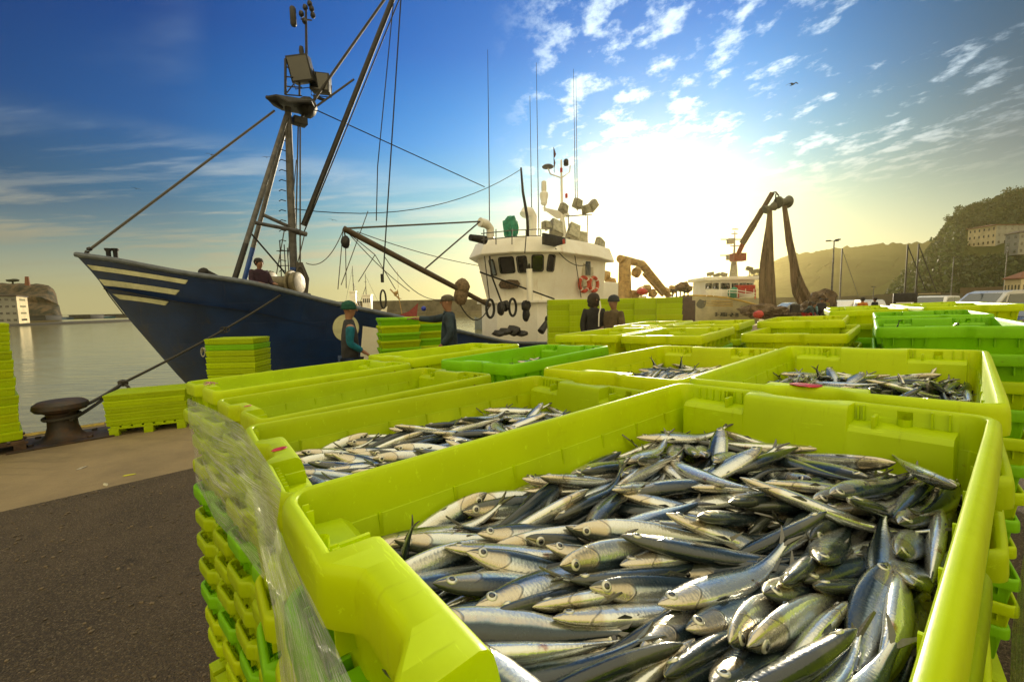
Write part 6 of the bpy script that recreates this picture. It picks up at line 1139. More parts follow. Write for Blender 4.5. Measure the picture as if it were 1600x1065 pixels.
small_boat(742,786,500,482,58,GRYH,'moored_launch','grey blue launch seen just left of the wheelhouse',house=False,bow_right=True)
# white boat in the background with its own crane
base2=Vector((0,0,0)); Y2=38.0
w0=P(1128,492,Y2); w0.z=0
wb=thing('fishing_boat','white fishing boat with yellow trim and dark bow emblem behind the hanging nets','fishing boat',w0,0)
W2=Matrix.Translation(w0).inverted()
def wp(px,py,dy=0.0): return W2@P(px,py,Y2+dy)
q=MB(); SCR=[(1066,463),(1085,462),(1110,463),(1140,466),(1165,472),(1186,478)]
bot=[(1084,505),(1092,507),(1112,508),(1140,508),(1165,507),(1186,505)]
dys=[2.6,.8,-.3,-.9,-1.3,-1.6]
n0=0; NVn=8
for side in(0,1):
    n0=len(q.v)
    for (a,b2,dy) in zip(SCR,bot,dys):
        for j in range(NVn+1):
            v=j/NVn; x=a[0]+(b2[0]-a[0])*v**.7; y=a[1]+(b2[1]-a[1])*v
            bulge=(dy if side==0 else 5.2-dy+.0)
            if side==0: d_=2.6+(bulge-2.6)*(1-v)**.35
            else: d_=2.6+(bulge-2.6)*(1-v)**.35
            q.v.append(wp(x,y,d_))
    for i in range(5):
        for j in range(NVn): k=n0+i*(NVn+1)+j; q.f.append((k,k+1,k+NVn+2,k+NVn+1)); q.m.append(0)
m9=NVn+1
q.f.append(tuple([5*m9+j for j in range(m9)]+[6*m9+5*m9+j for j in range(m9)][::-1])); q.m.append(0)
for i in range(5): q.f.append((i*m9,(i+1)*m9,6*m9+(i+1)*m9,6*m9+i*m9)); q.m.append(0)
HULLW=simple('ivory_hull_paint',(.62,.56,.40),.45,0,.2,1.2,.15)
q.build('hull',HULLW,wb,smooth=45)
YT=simple('ochre_trim',(.55,.36,.06),.5)
q=MB(); q.tube([wp(a[0],a[1]-.6,d_) for a,d_ in zip(SCR,dys)],.09,6); q.build('rail',YT,wb)
def on_w(px,py):   # near side of the white hull
    f=min(max((px-1066)/120,0),1)*5; i=min(int(f),4); f-=i
    a=SCR[i][1]*(1-f)+SCR[i+1][1]*f; b2=bot[i][1]*(1-f)+bot[i+1][1]*f; v=min(max((py-a)/(b2-a),0),1)
    dy=dys[i]*(1-f)+dys[i+1]*f
    return wp(px,py,2.6+(dy-2.6)*(1-v)**.35-.12)
for y in(470,473.5,477): 
    q=MB(); q.tube([on_w(x,y+(x-1110)*.03) for x in range(1100,1146,5)],.04,5); q.build('pinstripe',YT,wb)
q=MB(); ring=[on_w(1095+7.5*math.cos(a*.52)+ (2 if math.sin(a*.52)<0 else 0),474+8*math.sin(a*.52)) for a in range(12)]; q.prism(ring,(0,-.06,0)); q.build('emblem',simple('emblem_grey',(.10,.11,.11),.6),wb)
# registration characters, blurred in the photograph: dark strokes
q=MB()
def glyph(ch,x,y,s_):
    segs={'7':[(0,0,1,0),(1,0,.3,2)],'0':[(0,0,1,0),(1,0,1,2),(1,2,0,2),(0,2,0,0)],'1':[(.5,0,.5,2)],'2':[(0,0,1,0),(1,0,1,1),(1,1,0,1),(0,1,0,2),(0,2,1,2)],'6':[(1,0,0,0),(0,0,0,2),(0,2,1,2),(1,2,1,1),(1,1,0,1)],'-':[(0,1,1,1)],'8':[(0,0,1,0),(1,0,1,2),(1,2,0,2),(0,2,0,0),(0,1,1,1)],'3':[(0,0,1,0),(1,0,1,2),(1,2,0,2),(0,1,1,1)]}[ch]
    for a,b_,c,d in segs: q.bar(on_w(x+a*s_,y+b_*s_)+Vector((0,-.04,0)),on_w(x+c*s_,y+d*s_)+Vector((0,-.04,0)),.14,.06)
for k,ch in enumerate('3-701-2-86'[:9]): glyph(ch,1117+k*4.1,488.5+k*.1,2.5)
q.build('registration_number',simple('number_paint',(.06,.06,.06),.6),wb)
q=MB(); a,b2=wp(1103,464,0),wp(1181,464,0); 
q.box(((a.x+b2.x)/2,1.6,wp(1140,449).z),((b2.x-a.x)*.93,3.2,wp(1140,433).z-wp(1140,466).z)); wh=q.build('wheelhouse',WHT,wb,bevel=.08)
q=MB(); q.box(((a.x+b2.x)/2-.1,1.5,wp(1140,435).z),((b2.x-a.x)*1.08,3.8,.32)); q.build('roof',WHT,wb,bevel=.06)
for k,px in enumerate((1107,1118,1133,1148,1160,1171)):
    p=wp(px,447,0); q=MB(); q.box((p.x,-.03,p.z),(.58 if k not in(2,) else .85,.06,.58)); g_=q.build('window',GLASSD,wh,bevel=.01)
q=MB(); 
for y in(452,456): q.tube([wp(1103,y,-1.2),wp(1150,y+1,-1.4),wp(1180,y+6,-1.4)],.035,5)
for px in(1104,1115,1127,1140,1152,1165,1178): q.tube([wp(px,451,-1.3),wp(px,463,-1.3)],.03,5)
q.build('rail_stanchions',WHT,wb)
q=MB(); p=wp(1164,452,-.8); q.box(p,(1.5,.6,.75),None); q.tube([wp(1154,452,-1.2),wp(1154,465,-1.2)],.05,6); q.tube([wp(1180,452,-1.2),wp(1180,467,-1.2)],.05,6); q.tube([wp(1154,452,-1.2),wp(1180,454,-1.2)],.05,6); q.build('liferaft_rack',REDP,wb)
q=MB(); q.blob(wp(1146,457,-.9),(.5,.3,.5),2,.3); q.build('green_net_heap',GRN,wb)
q=MB(); q.tube([wp(1146,432,1),wp(1147,404,1)],[.38,.20],10); q.tube([wp(1147,404,1),wp(1148,361,1)],[.12,.05],8)
for (x0_,x1_,y) in((1126,1158,374),(1125,1148,399),(1141,1160,384),(1144,1153,358),(1143,1152,365)): q.tube([wp(x0_,y,1),wp(x1_,y,1)],.06,6)
q.box(wp(1141,377,1),(.5,.4,.5)); q.box(wp(1140,402,1),(.5,.4,.5)); q.build('mast',simple('pale_mast_paint',(.48,.44,.32),.5),wb)
for px,py in((1110,428),(1120,430),(1131,429),(1171,420),(1178,424),(1186,423),(1185,432)):
    q=MB(); q.box(wp(px,py,.5),(.55,.35,.35),(0,R((px*7)%40-20),0)); q.tube([wp(px,py,.5),wp(px,433,.5)],.05,5); q.build('deck_floodlight',LG,wb,bevel=.03)
# crane arm in three sections and the net hauler
CR=simple('crane_red_brown',(.32,.07,.03),.45); CRB=simple('crane_brown',(.16,.10,.05),.45)
q=MB(); q.tube([wp(1150,404,0),wp(1163,376,-1)],.20,8); q.box(wp(1153,402,0),(1.1,.8,.7)); ca=q.build('crane_base',CR,wb)
q=MB(); q.bar(wp(1160,380,-1),wp(1178,350,-2),.36,.42); q.bar(wp(1176,354,-2),wp(1192,326,-3),.30,.36); q.bar(wp(1190,330,-3),wp(1207,301,-4),.24,.3); q.tube([wp(1172,352,-2.1),wp(1196,318,-3.2)],.07,6); q.build('crane_arm',CRB,wb,bevel=.02)
q=MB(); q.tube([wp(1207,301,-4),wp(1212,300,-4),wp(1217,306,-4)],.06,6); q.tube([wp(1212,303,-4),wp(1212,316,-4)],.05,6); q.build('crane_hoses',DARK,wb)
q=MB(); q.lathe([(.45,-.55),(.5,-.45),(.3,-.2),(.3,.2),(.5,.45),(.45,.55)],wp(1224,316,-4),18,(0,R(85),R(10))); q.lathe([(.3,-.45),(.36,-.35),(.22,-.1),(.22,.1),(.36,.35),(.3,.45)],wp(1203,325,-4),16,(0,R(70),R(0))); q.bar(wp(1200,326,-4),wp(1224,315,-4),.25,.25); q.build('net_hauler',simple('hauler_green_grey',(.10,.10,.07),.6),wb,bevel=.01)
# hanging nets
NET=nodemat('brown_net_cloth'); m,nt,b,o=NET
c=mixc(nt,smooth(nt,noise_(nt,1,7,.7,vec=mapping(nt,(2.2,2.2,.35))),.35,.65),(.075,.050,.030),(.19,.13,.075)); nt.links.new(c,b.inputs['Base Color']); b.inputs['Roughness'].default_value=.9
nz=noise_(nt,1,6,.75,vec=mapping(nt,(5,5,.5))); bump(nt,nz,b,1,.15)
tr=N(nt,'ShaderNodeBsdfTransparent'); ms=N(nt,'ShaderNodeMixShader'); nt.links.new(mth(nt,'MULTIPLY',smooth(nt,noise_(nt,1,5,.7,vec=mapping(nt,(3.5,3.5,.22))),.50,.66),.55),ms.inputs[0]); nt.links.new(b.outputs[0],ms.inputs[1]); nt.links.new(tr.outputs[0],ms.inputs[2]); nt.links.new(ms.outputs[0],o.inputs[0])
def hangnet(name,label,rows,dy):
    q=MB(); K=28; vs=[];fs=[]
    # refine rows
    rr_=[]
    for i in range(len(rows)-1):
        for k in range(5):
            f=k/5; rr_.append(tuple(rows[i][j]*(1-f)+rows[i+1][j]*f for j in range(3)))
    rr_.append(rows[-1])
    for i,(xc,y,hw) in enumerate(rr_):
        c=P(xc,y,Y2+dy); r_=hw/FPX*(Y2+dy)
        for k in range(K):
            a=2*math.pi*k/K; fo=1+.13*math.sin(7*a+2)+.09*math.sin(13*a+i*.06)+.05*noise.noise(Vector((a*3,i*.3,hw)))
            vs.append(c+Vector((r_*math.cos(a)*fo,r_*.55*math.sin(a)*fo,0)))
    for i in range(len(rr_)-1):
        for k in range(K): fs.append((i*K+k,i*K+(k+1)%K,(i+1)*K+(k+1)%K,(i+1)*K+k))
    q.add(vs,fs); return tag(q.build(name,MATS['brown_net_cloth'],smooth=80),label,'fishing net')
hangnet('hanging_net','tall brown net hanging straight down from the crane, left of two',[(1203,327,3.2),(1202,350,4.5),(1200,380,7),(1198,410,9.5),(1198,440,11),(1199,470,11.5),(1200,492,13)],-4)
hangnet('hanging_net','brown net bunched and curving right from the crane to the men in red trousers',[(1225,318,3.2),(1229,345,4.2),(1233,375,5),(1238,400,5.5),(1243,425,6),(1250,447,8),(1262,470,9),(1280,488,10)],-4)
hangnet('hanging_net','thin net strand inside the curve of the right hanging net',[(1229,345,1.8),(1235,380,3.0),(1238,415,3.5),(1239,440,3.5),(1243,460,4),(1254,482,3.5)],-5)
q=MB()
for k,(px,py,r_,h_) in enumerate(((1190,486,1.4,.5),(1204,488,1.2,.45),(1280,482,1.0,.9),(1284,474,.8,1.0),(1268,488,.9,.4),(1225,490,.9,.3))): q.blob(P(px,py,30),(r_,1.0,h_),3,.45,3,k)
tag(q.build('net_heap',NET[0]),'dark heap of net on the quay at the feet of the hanging nets','fishing net')
q=MB(); q.blob(P(1185,491,28),(.34,.3,.28),2,.25); tag(q.build('float_bag',REDP),'bright red float bag on the quay beside the white boat','float')
q=MB(); q.lathe([(.28,0),(.3,.5),(.26,.55)],P(1242,488,28),14); tag(q.build('bucket',DARK),'small black tub on the quay left of the men in red trousers','bucket')
# fender ropes of the white boat
q=MB(); q.tube(sag(P(1076,466,30),P(1056,496,24),.5,10),.05,8); tag(q.build('mooring_rope',simple('white_rope',(.6,.56,.45),.8)),'pale mooring rope curving down from the white boat\'s bow','rope')
# dark stack between the wrapped pallets and the white boat
q=MB(); q.box(P(1063,486,20),(.8,.8,1.4)); q.box(P(1075,488,21),(.5,.6,1.2)); tag(q.build('machinery_box',simple('brown_box',(.06,.035,.03),.7),bevel=.04),'dark brown gear box on the quay left of the white boat','box')
# ---------------------------------------------------------------- breakwater and far quay
STONE=simple('breakwater_stone',(.15,.13,.09),.9,0,.35,.25,.5,1.2,.3)
def wall(pts,h0,h1,th,name,label,mat,cat='wall'):
    q=MB()
    for i in range(len(pts)-1):
        a,b_=Vector(pts[i]),Vector(pts[i+1]); a.z=b_.z=0; n_=(b_-a).normalized(); n_=Vector((-n_.y,n_.x,0))*th
        q.prism([a+Vector((0,0,h0)),b_+Vector((0,0,h0)),b_+n_+Vector((0,0,h0)),a+n_+Vector((0,0,h0))],(0,0,h1-h0))
    return tag(q.build(name,mat),label,cat)
ba=P(505,470,175); bb=P(760,470,172)
wall([ba,P(640,470,172),bb,P(1010,468,170)],-2,4.6,6,'breakwater','long pale stone breakwater across the harbour mouth behind the wheelhouse',STONE)
wall([P(520,470,164),bb+Vector((0,-8,0))],-2,-.2,8,'rock_apron','low rocky apron in front of the pale breakwater',STONE,'rocks')
wall([P(1100,465,160),P(1290,465,150),P(1500,465,120)],-2,2.9,2,'harbour_wall','long grey harbour wall behind the parked cars',simple('grey_wall',(.10,.09,.065),.9))
# far quay on the left
fa=G(-60,513,WZ); fb_=G(120,504,WZ); fc=G(262,498,WZ)
fq=MB(); n_=Vector((0,30,0)); fq.prism([Vector((p.x,p.y,-3)) for p in(fa,fb_,fc)]+[Vector((p.x,p.y+40,-3)) for p in(fc,fb_,fa)],(0,0,1.9)); tag(fq.build('far_quay',simple('dark_quay_wall',(.05,.045,.035),.9)),kind='structure')
SHD=[(45,72,493.5,.4,'dark',(.045,.045,.045)),(72,92,496,.4,'blue grey',(.06,.11,.15)),(94,108,498,.3,'lime green',(.30,.36,.03)),(108,142,492,.4,'dark',(.05,.05,.045)),(144,162,494,.3,'teal blue',(.04,.13,.17)),(162,205,491,.4,'brown grey',(.09,.085,.07))]
for i,(xa,xb,yt,_,nm,c_) in enumerate(SHD):
    px=(xa+xb)/2; gw=G(px,504.5-(px-20)*.035,WZ); Yd=gw.y+6; a=P(xa,500,Yd);b_=P(xb,500,Yd); zt=P(px,yt,Yd).z
    q=MB(); q.box(((a.x+b_.x)/2,Yd+3,(zt-1.1)/2),(b_.x-a.x,6,zt+1.1)); t=q.build('shed',simple('shed_'+nm.replace(' ','_'),c_,.7),bevel=.05)
    tag(t,['dark low shed on the far quay under the cliff','blue grey shed right of the dark one under the cliff','lime green stack on the far quay','long dark shed with a flat roof on the far quay','teal blue shed beside the long dark shed','brown grey long shed nearest the blue bow'][i],'shed')
    q=MB(); q.box(((a.x+b_.x)/2,Yd+3,zt+.02),((b_.x-a.x)*1.04,6.6,.22)); q.build('roof',DARK,t)
    if i in(3,5):
        for k in range(4):
            q=MB(); q.box(((a.x+b_.x)/2+(k-1.5)*(b_.x-a.x)/4.4,Yd-.03,zt*.45),((b_.x-a.x)/7,.06,zt*.4)); q.build('door',GREY,t)
# building on the far quay
CREAM=simple('cream_render',(.66,.56,.34),.8,0,.2,.3,.1,5,.02); SHADE=simple('grey_shade_render',(.30,.30,.27),.8,0,.2,.3,.1,5,.02); ROOFB=simple('dark_roof_tiles',(.07,.05,.04),.8)  # the grey also paints shade onto walls turned from the light
def block(pa,pb,yt,Y,Y1,name,label,mat,floors,cols,roofm=ROOFB,endm=None,pxr=0,base_z=-.4,wcol=None,hip=False,cat='building'):
    """front facade between the two columns, depth Y..Y1"""
    a=P(pa,480,Y);b_=P(pb,480,Y); zt=P((pa+pb)/2,yt,Y).z
    t=thing(name,label,cat,(a.x,Y,base_z)); H=zt-base_z; W_=b_.x-a.x; dp=Y1-Y
    q=MB(); q.box((W_/2,dp/2,H/2),(W_,dp,H)); q.build('wall',mat,t)
    q=MB()
    if hip: 
        e=.04*W_; q.add([(-e,-e,H),(W_+e,-e,H),(W_+e,dp+e,H),(-e,dp+e,H),(W_*.25,dp/2,H+H*.12),(W_*.75,dp/2,H+H*.12)],[(0,1,5,4),(1,2,5),(2,3,4,5),(3,0,4),(3,2,1,0)])
    else: q.box((W_/2,dp/2,H+.2),(W_*1.04,dp*1.04,.5))
    q.build('roof',roofm,t)
    for r_ in range(floors):
        for c_ in range(cols):
            q=MB(); ww=W_/cols*.34; hh=H/floors*.42; q.box((W_*(c_+.5)/cols,-.04,H*(r_+.52)/floors),(ww,.12,hh)); q.build('window',GLASSD,t)
    return t,W_,H,dp
def rblock(pc,pl,pr,yt,Y,phi,name,label,matl,matr,fl,cl,cr_,roofm,base_z,z1=None,eave=.04,win=(.34,.42),cat='building',crise=.14):
    C=P(pc,480,Y).xy; w_=(-C).normalized(); l_=Vector((w_.y,-w_.x)) 
    if l_.x>0: l_=-l_
    dl=(l_*math.cos(phi)-w_*math.sin(phi)); dr=(-l_*math.sin(phi)-w_*math.cos(phi))
    def hit(px,d):
        r=ray(px,480).xy.normalized(); n_=Vector((-r.y,r.x)); return -C.dot(n_)/d.dot(n_)
    A=hit(pl,dl); B=hit(pr,dr); zt=P(pc,yt,Y).z if z1 is None else z1; H=zt-base_z
    t=thing(name,label,cat,(C.x,C.y,base_z))
    a3=Vector((dl.x,dl.y,0))*A; b3=Vector((dr.x,dr.y,0))*B; U=Vector((0,0,H)); O=Vector((0,0,0))
    q=MB(); q.add([O,a3,a3+U,U],[(0,1,2,3)]); q.add([a3,a3+b3,a3+b3+U,a3+U],[(0,1,2,3)]); q.add([a3+b3,b3,b3+U,a3+b3+U],[(0,1,2,3)]); q.add([U,a3+U,a3+b3+U,b3+U],[(0,1,2,3)]); q.build('wall',matl,t,smooth=False)
    q=MB(); q.prism([O,b3,b3+U,U],Vector((-dr.y,dr.x,0))*(.02 if Vector((-dr.y,dr.x)).dot(dl)<0 else -.02)); q.build('side_wall',matr,t,smooth=False)
    e=eave; c4=[O-a3*e-b3*e,a3*(1+e)-b3*e,a3*(1+e)+b3*(1+e),-a3*e+b3*(1+e)]; mid=(a3+b3)/2
    lo_=[v+U+Vector((0,0,.02)) for v in c4]; ax=a3 if a3.length>b3.length else b3; rid=[mid+U+Vector((0,0,H*crise))-ax*.28,mid+U+Vector((0,0,H*crise))+ax*.28]
    q=MB(); q.add(lo_+[v+Vector((0,0,.3)) for v in lo_]+rid,[(3,2,1,0)]+[(i,(i+1)%4,4+(i+1)%4,4+i) for i in range(4)])
    if ax is a3: q.f+=[(4,5,9,8),(5,6,9),(6,7,8,9),(7,4,8)]
    else: q.f+=[(4,5,8),(5,6,9,8),(6,7,9),(7,4,8,9)]
    q.m+=[0]*4; q.build('roof',roofm,t,smooth=False)
    for (d3,nn,cols) in((a3,-Vector((dr.x,dr.y,0)),cl),(b3,-Vector((dl.x,dl.y,0)),cr_)):
        for r_ in range(fl):
            for c_ in range(cols):
                p0=d3*((c_+.5)/cols)+Vector((0,0,H*(r_+.55)/fl)); ww=d3*(win[0]/2/cols); hh=Vector((0,0,H*win[1]/2/fl))
                q=MB(); q.prism([p0-ww-hh,p0+ww-hh,p0+ww+hh,p0-ww+hh],nn*.08); q.build('window',GLASSD,t,smooth=False)
    return t,a3,b3,H,-Vector((dr.x,dr.y,0))
rblock(27,-16,44,463,122,R(12),'harbour_building','four storey building on the far quay under the cliff, shade-grey front, sun-toned cream end wall',SHADE,CREAM,4,4,1,ROOFB,-1.1,crise=.06,win=(.5,.28))  # shade and sunlight are put into the two wall colours
# cliff headland
ROCK=nodemat('cliff_rock'); m,nt,b,o=ROCK
c=mixc(nt,smooth(nt,noise_(nt,1,8,.7,vec=mapping(nt,(.25,.25,.06))),.40,.62),(.035,.036,.022),(.17,.115,.06)); nt.links.new(c,b.inputs['Base Color']); b.inputs['Roughness'].default_value=.95; bump(nt,noise_(nt,.3,8,.75),b,1,2.0)
def ridge(name,top,yb_,Yn,Yf,mat,rough=1.0,rows=10,sd=0,jag=0.0):
    """a hill whose crest passes through the given directions; it rises from Yn (near foot) to Yf (crest) and falls behind"""
    q=MB(); N_=len(top); cols=[]
    pts=[]
    for i in range(N_-1):
        n_=max(2,int((top[i+1][0]-top[i][0])/4))
        for k in range(n_): f=k/n_; pts.append((top[i][0]*(1-f)+top[i+1][0]*f,top[i][1]*(1-f)+top[i+1][1]*f))
    pts.append(top[-1]); n=len(pts)
    for j in range(rows+3):
        for i,(px,py) in enumerate(pts):
            if j<=rows:
                f=j/rows; Y_=Yn+(Yf-Yn)*f**1.2; yy=(yb_+(py-yb_)*f**.8)
                zc_=P(px,yy,Y_)
                nn=noise.fractal(Vector((px*.02+sd,f*3,sd)),1,2,5)*rough*(Yf-Yn)*.10*math.sin(math.pi*min(1,f*1.0)) 
                v=zc_+Vector((0,nn,0))
                if j==rows: v+=Vector((0,0,noise.noise(Vector((px*.11,sd,0)))*jag))
            else:
                v=P(px,py,Yf); d_=(j-rows)*(Yf-Yn)*.8; v=Vector((v.x*(1+.2*(j-rows)),v.y+d_,v.z*(1-.5*(j-rows))))
            q.v.append(v)
    for j in range(rows+2):
        for i in range(n-1): a=j*n+i; q.f.append((a,a+1,a+n+1,a+n)); q.m.append(0)
    return tag(q.build(name,mat,smooth=70),kind='structure')
ridge('headland',[(-60,440),(0,442),(40,443),(60,443),(76,446),(84,452),(88,460),(90,470),(92,480),(97,491)],500,215,240,ROCK[0],2.2,12,3,.8)
q=MB(); q.tube([P(43,446,232),P(42,432,232)],[1.1,.8],12); tag(q.build('chimney',simple('red_brick',(.22,.08,.04),.8)),'lone brick chimney on top of the left cliff','chimney')
q=MB(); q.tube([P(20,444,232),P(20,438,232)],.35,8); q.blob(P(20,438,232),(3.2,2,.9),2,.4); tag(q.build('flat_tree',simple('dark_foliage',(.03,.035,.015),.9)),'small flat topped tree on top of the left cliff','tree')
# ---------------------------------------------------------------- hills on the right
HILL=simple('hill_scrub',(.055,.062,.018),.95,0,.5,.03,1,.12,1.5,c2=(.030,.038,.012),spec=0); HILL2=simple('far_hill_scrub',(.06,.066,.022),.95,0,.3,.01,1,.05,3,spec=0)
ridge('far_hill',[(1120,452),(1170,430),(1215,405),(1240,396),(1275,393),(1300,388),(1340,385),(1380,380),(1420,380),(1450,378),(1480,372),(1560,372),(1680,380)],469,400,620,HILL2,1.5,10,7,5)
ridge('near_hill',[(1380,466),(1395,452),(1403,440),(1418,425),(1440,405),(1460,390),(1472,370),(1482,345),(1500,330),(1530,322),(1560,312),(1580,300),(1620,285),(1720,262)],470,165,270,HILL,1.2,14,2,1.5)
# woodland covering the near hill: leaf clumps
LEAF=nodemat('leaf_clumps'); m,nt,b,o=LEAF
oi=N(nt,'ShaderNodeNewGeometry'); c=ramp(nt,oi.outputs['Random Per Island'],[(0,(.010,.026,.004)),(.5,(.022,.048,.008)),(1,(.06,.088,.016))]); nt.links.new(c,b.inputs['Base Color']); b.inputs['Roughness'].default_value=.7
tl=N(nt,'ShaderNodeBsdfTranslucent'); nt.links.new(c,tl.inputs[0]); ms=N(nt,'ShaderNodeMixShader'); ms.inputs[0].default_value=.3; nt.links.new(b.outputs[0],ms.inputs[1]); nt.links.new(tl.outputs[0],ms.inputs[2]); nt.links.new(ms.outputs[0],o.inputs[0])
BARK=simple('bark',(.08,.06,.04),.9)
def crown(q,c,r,n,rr,leaf=.5):
    c=Vector(c)
    for _ in range(n):
        d_=Vector((rr.gauss(0,1),rr.gauss(0,1),rr.gauss(0,1))).normalized(); k=rr.uniform(.45,1.05)*(1+.25*noise.noise(d_*2.2+c))
        p=c+Vector((d_.x*r[0],d_.y*r[1],d_.z*r[2]))*k; e=Euler((rr.uniform(0,6),rr.uniform(0,6),rr.uniform(0,6))).to_matrix(); s_=leaf*rr.uniform(.6,1.4)
        vs=[p+e@Vector(v)*s_ for v in((-1,-.4,0),(0,-.7,.2),(1,-.1,0),(.5,.7,.15),(-.6,.6,-.1))]
        q.add(vs,[(0,1,2,3,4)])
rr=random.Random(11)
q=MB()
for k in range(820):
    px=rr.uniform(1396,1640); crest=interp([1395,1402,1418,1440,1472,1500,1560,1640],[456,442,424,405,366,330,312,280],px); py=rr.uniform(crest,462); f=((470-py)/(470-crest)); Y_=165+105*min(1,f)**1.5-6
    if px>1498 and 350<py<404: continue
    p=P(px,py,Y_); s_=rr.uniform(2.0,4.2)
    crown(q,p,(s_,s_,s_*.8),34,rr,.85)
tag(q.build('hillside_woodland',LEAF[0],smooth=0),'dense dark woodland covering the right hillside','woodland',kind='stuff')
TREES=[(1484,350,14,'pine at the left end of the ridge line above the building'),(1492,333,17,'second tree from the left on the ridge'),(1506,325,15,'round tree on the ridge above the left of the building'),(1521,319,15,'tree in the middle of the ridge'),(1537,313,17,'dark broad tree on the ridge over the building roof'),(1553,311,17,'tree right of the dark broad one'),(1572,300,20,'tall tree on the upper ridge'),(1590,289,24,'tallest round tree at the right frame edge'),(1476,372,12,'low tree on the left flank of the ridge'),(1468,388,10,'small tree lowest on the left flank of the ridge')]
for k,(px,py,sz,lb) in enumerate(TREES):
    Y_=262; p=P(px,py,Y_); r_=sz/2/FPX*Y_*1.5; t=thing('pine_tree',lb,'tree',(p.x,p.y,p.z-r_*2.2))
    q=MB(); q.tube([(0,0,-2),(.2,0,r_),(0,.1,r_*2)],[.5,.35,.15],8)
    for j in range(4): q.tube([(0,0,r_*(.8+.2*j)),(r_*.6*math.cos(j*1.7),r_*.6*math.sin(j*1.7),r_*(1.3+.2*j))],[.2,.08],6)
    q.build('trunk',BARK,t)
    q=MB()
    for j in range(6): crown(q,(rr.uniform(-.7,.7)*r_,rr.uniform(-.5,.5)*r_,r_*(1.7+rr.uniform(-.5,.55))),(r_*.55,r_*.5,r_*.42),90,rr,.42)
    q.build('crown',LEAF[0],t,smooth=False)
mz=P(1547,394,205).z
mb,a3,b3,H,nn=rblock(1547,1504,1606,352,205,R(38),'hillside_building','long cream building with rows of small windows and a red roof on the hillside',CREAM,SHADE,4,6,6,simple('red_roof_tiles',(.22,.09,.05),.8),mz,win=(.30,.40),crise=.10)  # side wall of the cream building is coloured grey as its shade
tz=P(1530,395,205).z-mz
q=MB(); o0=a3*.18+nn*1+Vector((0,0,tz-7)); q.prism([o0,o0+a3*.95,o0+a3*.95+nn*7,o0+nn*7],(0,0,6.5)); tr_=q.build('terrace',CREAM,mb,smooth=False)
for k in range(7):
    p0=o0+a3*(.10+k*.125)+nn*7; q=MB(); q.prism([p0+Vector((0,0,2)),p0+a3*.06+Vector((0,0,2)),p0+a3*.06+Vector((0,0,5)),p0+a3*.03+Vector((0,0,5.6)),p0+Vector((0,0,5))],nn*.2); q.build('arch',DARK,tr_)
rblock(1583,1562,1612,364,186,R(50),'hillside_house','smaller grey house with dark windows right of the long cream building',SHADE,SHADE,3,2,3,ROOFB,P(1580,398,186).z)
rblock(1592,1566,1660,436,100,R(25),'lodge','low pale house with a red brown roof behind the silver van',CREAM,CREAM,1,5,6,simple('red_roof_tiles',(.22,.09,.05),.8),-.8,win=(.4,.5),crise=.30)
wall([P(1500,456,150),P(1640,450,130)],-.8,P(1540,449,150).z,1.5,'retaining_wall','brown retaining wall at the foot of the wooded hill',simple('brown_wall',(.13,.09,.05),.9))
for k,(px,py,w_) in enumerate(((1415,459,12),(1452,458,14),(1478,459,12),(1383,461,10))):
    Y_=150; p=P(px,py,Y_); q=MB(); z1=p.z; q.box((p.x,Y_,(z1-.5)/2),(w_/FPX*Y_,5,z1+.5)); t=q.build('waterside_house',CREAM); tag(t,['pale hut between the two yacht masts','small pale house left of the silver van','small pale house just above the silver van\'s nose','pale hut left of the yacht masts'][k],'house')
    q=MB(); q.box((p.x,Y_,z1+.15),(w_/FPX*Y_*1.06,5.4,.35)); q.build('roof',ROOFB,t)
# ---------------------------------------------------------------- lamp posts and yacht masts
def lamp(px,pyt,Y,label,heads=3,pyb=488):
    p=P(px,pyb,Y); p.z=0; h=P(px,pyt,Y).z; t=thing('street_lamp',label,'street lamp',p)
    q=MB(); q.tube([(0,0,0),(0,0,h*.5),(0,0,h)],[.13,.10,.06],10); q.build('pole',GREY,t)
    for k in range(heads):
        a=2*math.pi*k/heads+.5; d_=Vector((math.cos(a),math.sin(a),0)); q=MB(); q.tube([Vector((0,0,h-.1)),d_*.35+Vector((0,0,h))],.04,6); q.box(d_*.55+Vector((0,0,h+.02)),(.5,.30,.14),(0,0,a)); q.build('lamp_head',DARK,t,bevel=.02)
lamp(1298,376,48,'tall thin lamp post with a crown of floodlights right of the hanging nets')
lamp(1363,448,90,'short lamp post far off behind the parked cars',2)
lamp(1484,402,110,'pale single lamp post at the foot of the wooded hill',2)
lamp(1566,385,110,'tall lamp post in front of the wooded slope, left of the low pale house',2)
